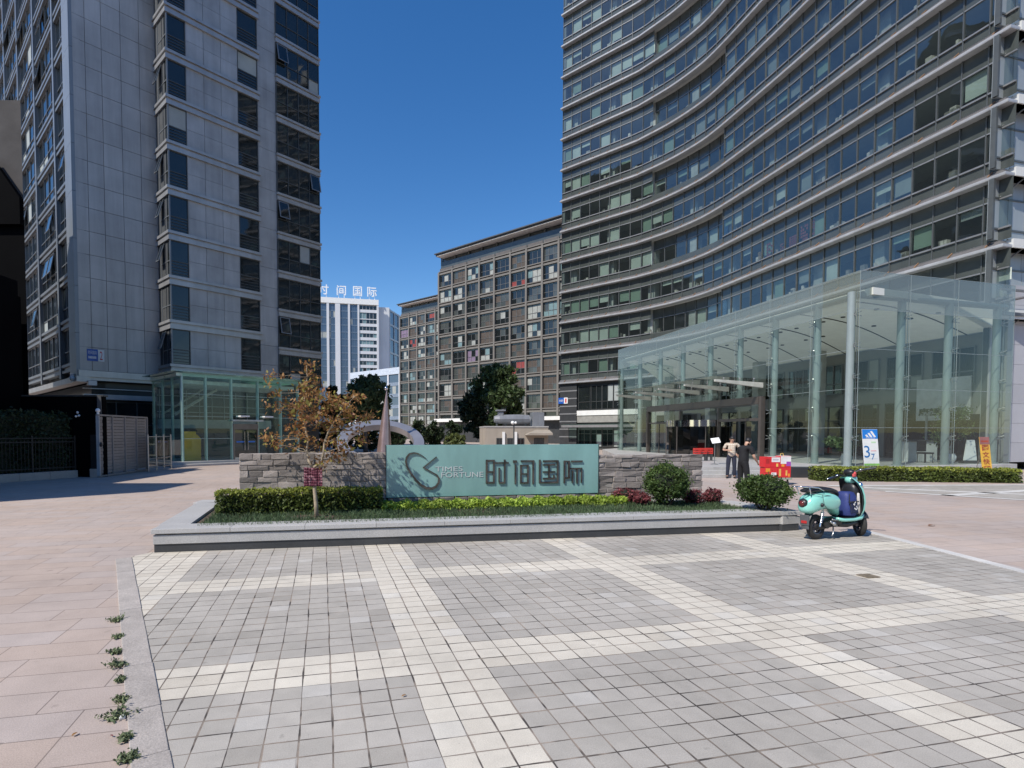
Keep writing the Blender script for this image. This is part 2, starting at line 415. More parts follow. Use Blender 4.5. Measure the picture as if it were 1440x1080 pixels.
# granite kerb on the left of the paving
mb = MB(); kw = .2; ks = Vector((kdir.y, -kdir.x, 0)); ks = ks if ks.x < 0 else -ks
pos = 0
while pos < 15:
    L = rng.choice([.62, .8, .98, .9])
    a, b = kA+kdir*(pos+.003), kA+kdir*(pos+L-.003); h = .015+rng.uniform(-.003, .003)
    mb.box((a+b)/2+ks*(kw/2)+Vector((0, 0, h/2)), (L-.006, kw+rng.uniform(-.006, .006), h), math.atan2(kdir.y, kdir.x)+rng.uniform(-.004, .004))
    pos += L
struct(mb.build('kerb', mat('kerb_granite', (.385, .345, .31), .8, 0, .16, 3, .25, 50, fine=.2, island=.1), bevel=.006))
# second stretch of grey paving with white lines on the far right
PM2 = paving_mat(False, 'grey_setts')
fp = [gp(1165, 684), gp(1462, 683), gp(1500, 706), gp(1245, 691)]
sheet('far_paving', fp, PM2, .005, R(-4))
mb = MB()
def strip(a, b, wd):
    d = (b-a).normalized(); n = Vector((-d.y, d.x, 0))*wd/2
    mb.quad(*[p+Vector((0, 0, .009)) for p in (a-n, b-n, b+n, a+n)])
strip(gp(1215, 686), gp(1500, 698), .3); strip(gp(1330, 697), gp(1480, 688), .3); strip(gp(1165, 683.2), gp(1462, 682.2), .3); strip(gp(1245, 691.5), gp(1500, 707), .25)
struct(mb.build('paving_lines', mat('white_setts', (.6, .58, .54), .7, fine=.15), fix=False))

# ------------------------------------------------------------ planter
PH = .37
plt = thing('planter', 'long low grey granite planter bed with black base in front of the sign wall', 'planter', PF.P(PLEN/2, 0, 0))
inv = Matrix.Translation(plt.location).inverted()
def local(mb, T): mb.v = [tuple(T @ Vector(p)) for p in mb.v]; return mb
lb = gp(271.5, 711, PH); la = PF.P(0, 0, 0); rb = gp(1023, 703, PH); ra = PF.P(PLEN, 0, 0)
lb = Vector((lb.x, lb.y, 0)); rb = Vector((rb.x, rb.y, 0))
lb = la+(lb-la)*1.35; rb = ra+(rb-ra)*1.2
inner = (la+ra+lb+rb)/4
def edge_run(a, b, wd):      # frame along an outer edge with depth wd inward
    F = Frame(a, (b-a)[:2])
    if (inner-a).dot(F.n) > 0: F = Frame(b, (a-b)[:2])
    return F, (b-a).length
base, wall, cop, soilp = MB(), MB(), MB(), []
runs = [(la, ra), (ra, rb), (rb, lb), (lb, la)]
for i, (a, b) in enumerate(runs):
    F, L = edge_run(a, b, .45)
    base.fb(F, .012, L-.012, -.43, -.018-.002*i, 0, .13); wall.fb(F, .004, L-.004, -.42, -.002*i, .132, .272); wall.fb(F, .03, L-.03, -.4, -.035-.002*i, .272, .298)
    n = max(1, round(L/1.15)); 
    for k in range(n):
        e0 = 0 if k else -.02; e1 = 0 if k < n-1 else .02
        if i in (1, 3):
            if F.O == a or True: e0, e1 = (.452 if k == 0 else 0), (-.452 if k == n-1 else 0)
        cop.fb(F, L*k/n+.002+e0, L*(k+1)/n-.002+e1, -.45, .025, .298, PH)
gm = M['granite']
for nm, b_, m_ in (('base', base, M['granite_dark']), ('wall', wall, gm), ('coping', cop, mat('coping_granite', (.44, .43, .415), .5, 0, .06, 1.3, .05, 70, fine=.2, island=.05))):
    local(b_, inv).build(nm, m_, plt, bevel=.005)
def shrink(p, k=.3): return p+(inner-p).normalized()*k
mb = MB(); q = [shrink(p) for p in (la, ra, rb, lb)]; mb.add([inv @ Vector((p.x, p.y, .325)) for p in q], [(0, 1, 2, 3)]); mb.build('bed_soil', M['soil'], plt, fix=False)
BED = [shrink(p, .62) for p in (la, ra, rb, lb)]
def in_poly(x, y, P):
    c = False; j = len(P)-1
    for i in range(len(P)):
        if (P[i].y > y) != (P[j].y > y) and x < (P[j].x-P[i].x)*(y-P[i].y)/(P[j].y-P[i].y)+P[i].x: c = not c
        j = i
    return c

# ------------------------------------------------------------ stone wall and glass sign
SZ = .33
sl, sr = gp(545, 714, SZ), gp(840, 706, SZ)
WF = Frame(sl, (sr-sl)[:2]); SL = (sr-sl).length
stone_m = mat('rough_grey_sandstone', (.27, .235, .21), .9, 0, .22, 5, .5, 45, island=.32, fine=.12)
mortar_m = mat('mortar', (.33, .3, .265), .9, var=.15, bump=.3)
def stone_wall(name, label, u0, u1, z0, z1, d=.0, depth=.36, parent=None):
    mb = MB(); mb.fb(WF, u0+.012, u1-.012, d-depth+.012, d-.014, z0, z1-.012, 1)
    z = z0; r = 0
    while z < z1-.03:
        h = min(rng.uniform(.085, .14), z1-z)
        if z1-(z+h) < .06: h = z1-z
        for dd0, dd1 in ((d-.06, d), (d-depth, d-depth+.06)):
            u = u0
            while u < u1-.02:
                L = min(rng.choice([.16, .22, .3, .4, .34])*rng.uniform(.8, 1.25), u1-u)
                if u1-(u+L) < .1: L = u1-u
                g = .005; e = rng.uniform(-.006, .02)
                p = []
                for zz in (z+g, z+h-g):
                    for uu, dd in ((u+g, dd1+e), (u+L-g, dd1+e), (u+L-g, dd0), (u+g, dd0)) if dd1 == d else ((u+g, dd1), (u+L-g, dd1), (u+L-g, dd0-e), (u+g, dd0-e)):
                        p.append(WF.P(uu+rng.uniform(-.011, .011), dd+rng.uniform(-.014, .014), zz+rng.uniform(-.01, .01)))
                mb.hexa(p, 0); u += L
        for uu in (u0, u1):      # end stones
            dd = d-depth+.062
            mb.fb(WF, uu-.004 if uu == u0 else uu-.06, uu+.06 if uu == u0 else uu+.004, dd, d-.062, z+.005, z+h-.005, 0)
        z += h; r += 1
    o = mb.build(name, [stone_m, mortar_m], parent, bevel=.008)
    if not parent: tag(o, label, 'wall', 'stone walls flanking the glass sign')
    return o
wl = WF.hit(336, 638); wr = WF.hit(988, 641)
stone_wall('stone_wall', 'low grey stone wall left of the teal glass sign, behind the young orange tree', wl[0], -.02, .3, wl[1])
stone_wall('stone_wall', 'low grey stone wall right of the teal glass sign, behind the clipped round bush', SL+.02, wr[0], .3, wr[1]+.03)
sign = thing('glass_sign', 'wide teal frosted glass sign with swirl emblem and dark raised Chinese characters', 'sign', WF.P(SL/2, 0, .3))
sinv = Matrix.Translation(sign.location).inverted()
zt = WF.hit(543, 626)[1]; zb = WF.hit(543, 700)[1]; u0s = WF.hit(543, 660)[0]; u1s = WF.hit(841, 660)[0]
pl_ = MB(); 
o = stone_wall('plinth', '', 0, SL, .3, zb-.012, d=.0, depth=.34, parent=sign); o.matrix_parent_inverse = sinv
mb = MB(); mb.fb(WF, 0, SL, -.3, -.06, zb, zt-.03); local(mb, sinv).build('backing', mat('sign_back_render', (.3, .33, .32), .8), sign)
m, nt, bs = base_mat('teal_frosted_glass'); bs.inputs['Roughness'].default_value = .22; bs.inputs['Specular IOR Level'].default_value = .7
tc = nn(nt, 'ShaderNodeTexCoord').outputs['Object']
mp = nn(nt, 'ShaderNodeMapping'); mp.inputs['Scale'].default_value = (1, 1, .25); nt.links.new(tc, mp.inputs[0])
f_ = rampv(nt, noise(nt, mp.outputs[0], 1.6, 6), .3, .7, .8, 1.14)
nt.links.new(mixc(nt, 'MULTIPLY', 1, (.215, .4, .375, 1), grey(nt, f_)), bs.inputs['Base Color'])
bs.inputs['Coat Weight'].default_value = .3; bs.inputs['Coat Roughness'].default_value = .04
mb = MB(); mb.fb(WF, u0s, u1s, -.058, .012, zb, zt); local(mb, sinv).build('panel', m, sign, bevel=.004)
mb = MB()
for uu in (u0s-.012, u1s+.002): mb.fb(WF, uu, uu+.01, -.07, .02, zb-.02, zt+.004)
local(mb, sinv).build('edge_trim', M['frame_dark'], sign)
letter_m = mat('dark_mirror_steel', (.11, .1, .092), .2, .75, .6, 5)
def sx_(px, py): return WF.hit(px, py, .05)
def strokes(name, ss):
    mb = MB()
    for x0, y0, x1, y1 in ss:
        if x1-x0 < y1-y0: x0, x1 = x0+2.2, x1-2.2
        else: y0, y1 = y0+1.6, y1-1.6
        a = sx_(675+x0/8.47, 630+y0/8.47); b = sx_(675+x1/8.47, 630+y1/8.47)
        k = .0005*len(mb.f)/6
        mb.fb(WF, a[0], b[0], .014, .042+k, b[1], a[1])
    local(mb, sinv).build(name, letter_m, sign, bevel=.003)
strokes('character', [(70, 140, 95, 425), (157, 140, 180, 425), (95, 140, 157, 160), (95, 275, 157, 295), (95, 402, 157, 425), (180, 168, 345, 185), (286, 138, 308, 425), (228, 402, 286, 425), (222, 235, 243, 402)])
strokes('character', [(415, 195, 437, 430), (398, 146, 442, 178), (490, 145, 650, 165), (626, 165, 650, 430), (480, 200, 503, 425), (563, 200, 585, 425), (503, 200, 563, 215), (503, 300, 563, 315), (503, 405, 563, 425)])
strokes('character', [(705, 140, 728, 420), (755, 145, 940, 166), (918, 166, 940, 420), (728, 400, 918, 420), (755, 190, 900, 208), (755, 276, 900, 293), (755, 353, 900, 373), (815, 208, 836, 353), (874, 320, 893, 353)])
strokes('character', [(1000, 150, 1021, 420), (1021, 150, 1075, 166), (1050, 166, 1075, 350), (1021, 345, 1075, 365), (1090, 148, 1226, 168), (1078, 235, 1222, 252), (1096, 270, 1116, 415), (1150, 252, 1171, 420), (1204, 258, 1222, 410)])
em = [(540, 225, 2), (480, 182, 8), (430, 158, 13), (380, 150, 18), (322, 165, 24), (288, 210, 27), (278, 262, 28), (290, 322, 28), (335, 402, 28), (400, 490, 30), (470, 560, 34), (540, 598, 38), (610, 603, 36), (662, 578, 34), (694, 530, 32), (698, 480, 28), (672, 432, 18), (585, 383, 15), (500, 336, 15), (580, 272, 14), (668, 202, 14)]
mb = MB(); rings = []
pts = [Vector((540+x/9, 620+y/9, 0)) for x, y, _ in em]
for i, (x, y, wd) in enumerate(em):
    d0 = (pts[i]-pts[i-1]).normalized() if i else (pts[1]-pts[0]).normalized(); d1 = (pts[i+1]-pts[i]).normalized() if i < len(em)-1 else d0
    t = (d0+d1); t = t.normalized() if t.length > .3 else d1; n = Vector((-t.y, t.x, 0)); k = wd*.8/9/2/max(.55, t.dot(d1))
    a = sx_(*(pts[i]+n*k)[:2]); b = sx_(*(pts[i]-n*k)[:2])
    rings.append([WF.P(a[0], .016, a[1]), WF.P(b[0], .016, b[1]), WF.P(b[0], .044, b[1]), WF.P(a[0], .044, a[1])])
mb.loft(rings); local(mb, sinv).build('emblem', letter_m, sign)
silver = mat('pale_steel_letters', (.62, .66, .66), .3, .5)
def word(s, x0, y0, x1, y1):
    mb = MB(); a = sx_(540+x0/9, 620+y0/9); b = sx_(540+x1/9, 620+y1/9); put_text(mb, s, WF.P, a[0], b[0], b[1], a[1], .014, 0, .006)
    local(mb, sinv).build('lettering', silver, sign)
word('TIMES', 652, 328, 1000, 384); word('FORTUNE', 728, 400, 1262, 458)
# ------------------------------------------------------------ left office tower
U1 = (math.sin(R(43.7)), math.cos(R(43.7)))
_o = at(235, 400, 38.0)
F1 = Frame(_o, U1)
_c = F1.hit(112, 500); C0 = F1.P(_c[0], 0, 0)
F2 = Frame(C0, (U1[1], -U1[0]))
F1 = Frame(C0, U1)                     # origin moved to the corner
DB = 2.2; FH = 2.9; ZB = 5.78; NV = 10; NF = 13; ZTOP = ZB+FH*NF
clad = mat('aluminium_cladding', (.42, .408, .395), .42, .25, .16, .3, island=.07, stain=.2)
clad_w = mat('aluminium_cladding_warm', (.38, .385, .39), .42, .25, .18, .45, island=.07, stain=.2)
band_m = mat('aluminium_band', (.42, .42, .42), .35, .45, .1, .8, stain=.15)
pier_m = mat('shaded_corner_cladding', (.23, .25, .27), .4, .3, .06, .5, island=.05)  # corner cladding darkened, side face shade put into its colour
frame2 = mat('shaded_window_frame', (.2, .215, .23), .4, .35, .08, .6)  # frames darker than the real pale ones, standing in for shade
joint = mat('cladding_joint', (.06, .065, .07), .8)
tower2 = thing('office_tower', 'tall grey panelled office tower with corner bay windows and open casements, numbered 2', 'building', C0)
t2i = Matrix.Translation(tower2.location).inverted()
def T2(mb, name, mats, parent=None, **k):
    o = local(mb, t2i).build(name, mats, tower2 if parent is None else parent, **k)
    return o
uP = F1.hit(223, 400)[0]; uW = F1.hit(267, 400, DB)[0]; uW2 = F1.hit(339, 400, DB)[0]; uB = F1.hit(368, 400, DB)[0]; uR = F1.hit(392, 400, DB)[0]; uE = F1.hit(451, 400, DB)[0]
joints = [0]+[F1.hit(x, y)[0] for x, y in ((119, 60), (142, 60), (169, 60), (195, 60), (217, 60))]+[uP+.02]
# body behind everything
mb = MB()
pts = [F1.P(.03, -.06, 0), F1.P(uP+.03, -.06, 0), F1.P(uP+.03, DB-.5, 0), F1.P(uE-.05, DB-.5, 0), F1.P(uE-.05, -20, 0), F2.P(-36, -.5, 0), F2.P(-.3, -.5, 0)]
lo_ = [Vector((p.x, p.y, ZB-.3)) for p in pts]; hi_ = [Vector((p.x, p.y, ZTOP+.6)) for p in pts]
mb.loft([lo_, hi_]); T2(mb, 'core', joint)
mb = MB()
for i in range(len(joints)-1):
    z = ZB-.0
    while z < ZTOP:
        mb.fb(F1, joints[i]+.012, joints[i+1]-.012, -.05, .0, z+.012, z+FH/2-.012); z += FH/2
T2(mb, 'cladding', clad)
for k in range(NF):
    mb = MB()
    for h in range(2):
        z0 = ZB+FH*k+(.62 if h == 0 else .62+1.155); z1 = z0+1.155
        for i in range(3):
            a, b = lerp(uW, uW2, i/3), lerp(uW, uW2, (i+1)/3)
            mb.fb(F1, a+.01, b-.01, DB-.4, DB-.12, z0+.008, z1-.008)
    T2(mb, 'infill_panel', clad_w)
mb = MB()
for k in range(NF*2):
    z0 = ZB-.3+FH/2*k
    mb.fb(F1, uB-.05, uR-.01, DB-.48, DB-.16, z0+.01, z0+FH/2-.01)
T2(mb, 'pier_cladding', clad_w)
for k in range(NF+1):      # projecting bands, one per floor, wrapping the bay corner
    z = ZB+FH*k; mb = MB()
    mb.fb(F1, uP-.08, uB, -.04, DB+.02, z+.02, z+.3); mb.fb(F1, uP-.02, uB-.04, -.04, DB-.06, z+.3, z+.42); mb.fb(F1, uP-.13, uB+.03, -.04, DB+.07, z+.42, z+.6)
    T2(mb, 'floor_band', band_m)
    zr = z-.89; mb = MB()
    if k: 
        mb.fb(F1, uR-.02, uE+.05, DB-.5, DB+.03, zr+.02, zr+.3); mb.fb(F1, uR, uE+.02, DB-.5, DB-.05, zr+.3, zr+.4); mb.fb(F1, uR-.06, uE+.1, DB-.5, DB+.08, zr+.4, zr+.56)
        T2(mb, 'floor_band', band_m)
    mb = MB()
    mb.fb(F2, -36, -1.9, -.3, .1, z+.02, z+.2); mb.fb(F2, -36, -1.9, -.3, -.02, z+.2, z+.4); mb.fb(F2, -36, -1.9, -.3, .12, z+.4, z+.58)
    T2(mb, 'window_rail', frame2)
# corner pilaster and mullion columns of the left face
mb = MB(); z = ZB-.6
while z < ZTOP:
    h = FH
    mb.fb(F2, -1.95, -1.0, -.4, .13, z+.01, z+h-.01); mb.fb(F2, -.98, -.01, -.4, .19, z+.01, z+h-.01); z += h
T2(mb, 'corner_pilaster', pier_m)
MU = [-4.5, -10.7, -17.0, -23.3, -29.6]
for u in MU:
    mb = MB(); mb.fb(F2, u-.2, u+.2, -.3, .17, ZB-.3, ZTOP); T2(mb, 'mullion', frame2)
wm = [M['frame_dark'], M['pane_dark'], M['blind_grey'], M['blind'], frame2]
def bay_window(u0, u1, z0, z1, F, n, d, tr=.4, rails=0, fm=0, openw=(), side=None):
    """window: frame, n panes, transom at fraction tr, optional guard rails and open casement"""
    mb = MB(); t = .05
    for i in range(n):
        a, b = lerp(u0, u1, i/n), lerp(u0, u1, (i+1)/n)
        for q0, q1 in ((z0, lerp(z0, z1, tr)), (lerp(z0, z1, tr), z1)):
            r = rng.random(); tilt = rng.uniform(-.012, .012)
            mb.quad(F.P(a, d-.06+tilt, q0), F.P(b, d-.06-tilt, q0), F.P(b, d-.06-tilt+rng.uniform(-.01, .01), q1), F.P(a, d-.06+tilt, q1), 2 if r < .06 else 1)
    for i in range(n+1):
        a = lerp(u0, u1, i/n); mb.fb(F, a-t/2, a+t/2, d-.1, d, z0, z1, fm)
    for zz in (z0+.03, lerp(z0, z1, tr), z1-.03): mb.fb(F, u0, u1, d-.1, d-.012, zz-.03, zz+.03, fm)
    for k in range(rails):
        zz = lerp(z0, lerp(z0, z1, tr), (k+1)/(rails+1)); mb.fb(F, u0, u1, d-.04, d-.02, zz-.018, zz+.018, fm)
    for i in openw:      # top-hung casement pushed open
        a, b = lerp(u0, u1, i/n)+.04, lerp(u0, u1, (i+1)/n)-.04; zz0, zz1 = lerp(z0, z1, tr)+.04, z1-.06; o = .32
        def fr(ua, ub, da, db, za, zb): 
            mb.hexa([F.P(ua, d+da, za), F.P(ub, d+da, za), F.P(ub, d+da-.05, za), F.P(ua, d+da-.05, za), F.P(ua, d+db, zb), F.P(ub, d+db, zb), F.P(ub, d+db-.05, zb), F.P(ua, d+db-.05, zb)], 4)
        fr(a, a+.07, o, .05, zz0, zz1); fr(b-.07, b, o, .05, zz0, zz1); fr(a+.07, b-.07, o, o-.02, zz0, zz0+.07); fr(a+.07, b-.07, .07, .05, zz1-.07, zz1)
        mb.quad(F.P(a, d+o-.02, zz0), F.P(b, d+o-.02, zz0), F.P(b, d+.03, zz1), F.P(a, d+.03, zz1), 1)
    return mb
upper = MB()
def put(mb, k):
    if k < NV: T2(mb, 'window', wm, fix=False)
    else: upper.add(mb.v, mb.f); upper.m[-len(mb.m):] = mb.m
for k in range(NF):
    z0, z1 = ZB+FH*k+.6, ZB+FH*(k+1)+.02
    mb = bay_window(uP+.04, uW-.02, z0, z1, F1, 1, DB-.06, .42, 4)
    for i, sgn in ((0, 1), (1, 1)):      # two panes round the corner
        for q0, q1 in ((z0, lerp(z0, z1, .42)), (lerp(z0, z1, .42), z1)):
            mb.quad(F1.P(uP+.05, DB-.08-.76*i, q0), F1.P(uP+.05, DB-.08-.76*(i+1), q0), F1.P(uP+.05, DB-.08-.76*(i+1), q1), F1.P(uP+.05, DB-.08-.76*i, q1), 1)
        for dd in (DB-.08-.76*i, DB-.08-.76*(i+1)): mb.fb(F1, uP, uP+.09, dd-.03, dd+.03, z0, z1, 4)
        mb.fb(F1, uP+.004, uP+.08, DB-.08-.76*(i+1), DB-.08-.76*i, lerp(z0, z1, .42)-.03, lerp(z0, z1, .42)+.03, 4)
    if k % 2 == 0 or k == 3:
        a = DB-.95; b = DB-1.5; q0, q1 = lerp(z0, z1, .45), z1-.05; ob = MB()
        for x0, x1 in ((a, a-.05), (b+.05, b)):
            ob.hexa([F1.P(uP-.4, x0, q0), F1.P(uP-.4, x1, q0), F1.P(uP-.34, x1, q0), F1.P(uP-.34, x0, q0), F1.P(uP-.03, x0, q1), F1.P(uP-.03, x1, q1), F1.P(uP+.02, x1, q1), F1.P(uP+.02, x0, q1)], 4)
        ob.hexa([F1.P(uP-.4, a, q0), F1.P(uP-.4, b, q0), F1.P(uP-.34, b, q0), F1.P(uP-.34, a, q0), F1.P(uP-.385, a, q0+.06), F1.P(uP-.385, b, q0+.06), F1.P(uP-.33, b, q0+.06), F1.P(uP-.33, a, q0+.06)], 4)
        ob.quad(F1.P(uP-.37, a, q0), F1.P(uP-.37, b, q0), F1.P(uP, b, q1), F1.P(uP, a, q1), 1)
        mb.add(ob.v, ob.f); mb.m[-len(ob.m):] = ob.m
    put(mb, k)
    put(bay_window(uW2+.01, uB-.12, z0, z1, F1, 1, DB-.1, .45, 4), k)
    zr0, zr1 = ZB+FH*k-.89+.56, ZB+FH*(k+1)-.89+.02
    put(bay_window(uR+.02, uE, zr0, zr1, F1, 4, DB-.05, .42, 0, 0, (0,) if k in (1, 4, 8) else ((3,) if k == 5 else ())), k)
    ub = [-1.97]+MU+[-36]
    for i in range(5):
        a, b = ub[i+1]+.2, ub[i]-(.2 if i else 0)
        n = 2 if i == 0 else 4
        ow = [j for j in range(n) if rng.random() < .14]
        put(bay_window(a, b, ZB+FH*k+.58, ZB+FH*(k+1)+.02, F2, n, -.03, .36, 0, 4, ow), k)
o = T2(upper, 'window', wm, fix=False); stuff(o)
# base: trim, recess, beams
mb = MB(); mb.fb(F1, -.1, uP+.6, -.4, .12, ZB-.42, ZB-.02); mb.fb(F1, -.02, uP+.6, -.4, .0, ZB-.62, ZB-.42); T2(mb, 'soffit_trim', band_m)
mb = MB(); mb.fb(F2, -36, .1, -.5, .2, ZB-.75, ZB-.4); T2(mb, 'soffit_trim', band_m)
mb = MB(); 
rec = [F1.P(.8, -.9, 0), F1.P(uE, -.9, 0), F1.P(uE, -18, 0), F2.P(-36, -1.6, 0), F2.P(-.9, -1.6, 0)]
mb.loft([[Vector((p.x, p.y, 0)) for p in rec], [Vector((p.x, p.y, ZB-.5)) for p in rec]]); mb.fb(F1, uR-.3, uE-.05, -.88, DB-.35, .02, ZB-.2); T2(mb, 'podium', mat('podium_dark_stone', (.03, .033, .035), .3, 0, .2, .6))
mb = MB(); mb.fb(F1, .3, uE, -.88, -.5, 4.0, 4.32); mb.fb(F1, .3, uE, -.89, -.7, 4.66, 4.72); T2(mb, 'podium_beam', M['alu'])
mb = MB(); mb.fb(F1, .8, uE, -.895, -.86, .6, 3.8, 1)
for i in range(14): mb.fb(F1, .9+i*1.25, .96+i*1.25, -.86, -.8, .3, 3.9, 0)
mb.fb(F1, .8, uE, -.85, -.81, 2.3, 2.36, 0); T2(mb, 'podium_glazing', [M['frame_dark'], M['pane_dark']])
# number plate
a, b = F1.hit(122.5, 507, .02), F1.hit(146.5, 492.5, .02); um = lerp(a[0], b[0], .63)
blue = mat('blue_enamel', (.02, .1, .42), .4); red = mat('red_enamel', (.6, .03, .025), .4)
mb = MB(); mb.fb(F1, a[0], um, .0, .03, a[1], b[1], 0); mb.fb(F1, um+.004, b[0], .0, .03, a[1], b[1], 1)
h = b[1]-a[1]
put_text(mb, '时间国际', F1.P, a[0]+.06, um-.06, a[1]+h*.56, a[1]+h*.86, .034, 1)
for i in range(6): mb.fb(F1, lerp(a[0]+.08, um-.08, i/6), lerp(a[0]+.08, um-.08, (i+.7)/6), .03, .034, a[1]+h*.2, a[1]+h*.4, 1)
put_text(mb, '2', F1.P, um+.1, b[0]-.1, a[1]+h*.14, a[1]+h*.86, .034, 2)
T2(mb, 'number_plate', [blue, M['white'], red], fix=False)
mb = MB(); p = F2.P(-.5, .3, ZB-.55); mb.sph(p, .19, 14, 9); mb.cyl(p+Vector((0, 0, .1)), p+Vector((0, 0, .3)), .12); T2(mb, 'camera_dome', M['white'], smooth=True)
mb = MB(); mb.fb(F1, .35, .85, .0, .3, ZB-.98, ZB-.66); T2(mb, 'bracket_camera', M['alu'], bevel=.02)  # this box is the bracket camera, not a lamp

# ------------------------------------------------------------ glass lobby of tower 2
G0 = (-14.6, 30.0); FL = Frame(G0, U1); LB = .24; LT = 5.15
lob = thing('glass_lobby', 'small pale green glass lobby with slim posts at the grey panelled tower', 'building', FL.P(3.6, 0, 0))
lbi = Matrix.Translation(lob.location).inverted()
def TL(mb, name, mats, **k): return local(mb, lbi).build(name, mats, lob, **k)
post_m = mat('pale_green_steel', (.46, .6, .55), .35, .2, .08)
lgl = glass('lobby_glass', (.7, .86, .8), .03, 5.5, body=(.3, .42, .38), bodyfac=.09)
PU = [0, 1.29, 2.78, 4.42, 5.94, 7.16]
for u in PU:
    mb = MB(); mb.cyl(FL.P(u, -.12, LB), FL.P(u, -.12, LT-.1), .09, n=10); mb.fb(FL, u-.04, u+.04, -.06, .0, LB, LT-.1); TL(mb, 'post', post_m, smooth=True)
for d in (-1.5, -3.0, -4.5):
    mb = MB(); mb.cyl(FL.P(0, d, LB), FL.P(0, d, LT-.1), .08, n=10); TL(mb, 'post', post_m, smooth=True)
def gpanel(F, u0, u1, d, z0, z1, P=None):
    mb = MB(); P = P or F.P; mb.quad(P(u0, d, z0), P(u1, d, z0), P(u1, d, z1), P(u0, d, z1)); return mb
for i in range(5):
    for z0, z1 in ((LB, 1.5), (1.5, 2.75), (2.75, 4.0), (4.0, LT)):
        if i == 2 and z1 < 3: continue
        mb = gpanel(FL, PU[i]+.01, PU[i+1]-.01, .02, z0+.01, z1-.01)
        mb.fb(FL, PU[i]+.01, PU[i+1]-.01, .015, .035, z1-.012, z1+.006, 1); TL(mb, 'glass_panel', [lgl, post_m], fix=False)
for i in range(3):
    for z0, z1 in ((LB, 1.5), (1.5, 2.75), (2.75, 4.0), (4.0, LT)):
        mb = MB(); d0, d1 = -1.5*i-.01, -1.5*(i+1)+.01
        mb.quad(FL.P(-.12, d0, z0+.01), FL.P(-.12, d1, z0+.01), FL.P(-.12, d1, z1-.01), FL.P(-.12, d0, z1-.01)); TL(mb, 'glass_panel', lgl, fix=False)
mb = MB(); mb.fb(FL, -.6, 7.7, -4.6, .3, LT+.02, LT+.06); TL(mb, 'roof', glass('roof_glass', (.6, .78, .72), .1, 3, body=(.4, .55, .5), bodyfac=.35), fix=False)
mb = MB(); mb.fb(FL, -.3, 7.4, -.22, -.04, LT-.2, LT-.02); mb.fb(FL, -.14, .02, -4.6, -.23, LT-.2, LT-.02)
for u in PU: mb.fb(FL, u-.05, u+.05, -4.5, -.23, LT-.18, LT-.03)
mb.fb(FL, -.2, 7.3, -2.3, -2.15, LT-.15, LT-.05)
TL(mb, 'roof_beam', post_m)
mb = MB(); mb.fb(FL, .1, 7.2, -4.6, -.6, LT-.55, LT-.35); TL(mb, 'ceiling', mat('pale_soffit', (.75, .82, .77), .7))
mb = MB(); mb.fb(FL, .2, 7.2, -4.4, -3.6, 2.1, 2.65); mb.fb(FL, 2.7, 4.6, -.5, .3, 2.5, 2.6); TL(mb, 'canopy_beam', mat('pale_canopy', (.42, .47, .45), .6))
mb = MB(); mb.tube([FL.P(.5, -2.6, 2.9), FL.P(3.0, -2.6, 4.5)], .09, 6); mb.tube([FL.P(.2, -3.4, 3.0), FL.P(2.6, -3.4, 4.6)], .06, 6); TL(mb, 'brace', mat('pale_brace', (.5, .5, .45), .5))
for u in (2.95, 4.45):
    mb = MB(); mb.fb(FL, u, u+.55, .15, .75, 2.75, 2.83); mb.cyl(FL.P(u+.27, .0, 2.72), FL.P(u+.27, .7, 2.76), .03, n=6); TL(mb, 'canopy_lamp', M['white'])
mb = MB(); mb.fb(FL, .2, 7.3, -4.7, -4.6, .24, 4.8); TL(mb, 'rear_wall', mat('lobby_rear', (.05, .06, .06), .4))
mb = MB()
for i in range(9): mb.fb(FL, .3+i*.8, .34+i*.8, -4.58, -4.5, 2.7, 4.5)
for z in (3.1, 3.5, 4.1): mb.fb(FL, .2, 7.2, -4.57, -4.49, z, z+.05)
TL(mb, 'rear_glazing_bar', M['frame_pale'])
# entrance door
du0, du1 = 2.82, 4.38
mb = MB(); mb.fb(FL, du0, du1, -.1, .06, 2.02, 2.35); mb.fb(FL, du0, du0+.09, -.1, .05, LB, 2.02); mb.fb(FL, du1-.09, du1, -.1, .05, LB, 2.02); TL(mb, 'door_frame', mat('bronze_steel', (.16, .14, .125), .35, .5))
dm = (du0+du1)/2
for a, b, hx in ((du0+.1, dm-.006, dm-.1), (dm+.006, du1-.1, dm+.1)):
    mb = gpanel(FL, a, b, .0, LB+.02, 2.0); mb.fb(FL, a, b, -.01, .02, LB+.02, LB+.12, 1); mb.fb(FL, a+.1, b-.1, .004, .008, 1.25, 1.33, 2)
    dr = TL(mb, 'door', [glass('door_glass', (.35, .42, .42), .08), M['steel'], mat('blue_film', (.03, .17, .6), .5)], fix=False)
    mb = MB(); mb.cyl(FL.P(hx, .07, .8), FL.P(hx, .07, 1.9), .022, n=8); mb.cyl(FL.P(hx, .0, .9), FL.P(hx, .07, .9), .014, n=6); mb.cyl(FL.P(hx, .0, 1.8), FL.P(hx, .07, 1.8), .014, n=6)
    local(mb, lbi).build('handle', M['chrome'], dr, smooth=True)
for z1, d1 in ((LB, .45), (LB/2, .9)):
    mb = MB(); mb.fb(FL, -.9, 9.0, -5 if z1 == LB else .45, d1, 0, z1); TL(mb, 'step', M['granite'], bevel=.01)
yb = thing('notice_board', 'tall yellow stepped display board standing inside the small glass lobby', 'board', FL.P(.75, -.7, LB))
ybi = Matrix.Translation(yb.location).inverted(); ym = mat('yellow_board', (.85, .48, .035), .5, var=.1)
prof = [(.2, 0), (1.22, 0), (1.22, 1.25), (1.05, 1.45), (.95, 1.5), (.95, 1.66), (.2, 1.66)]
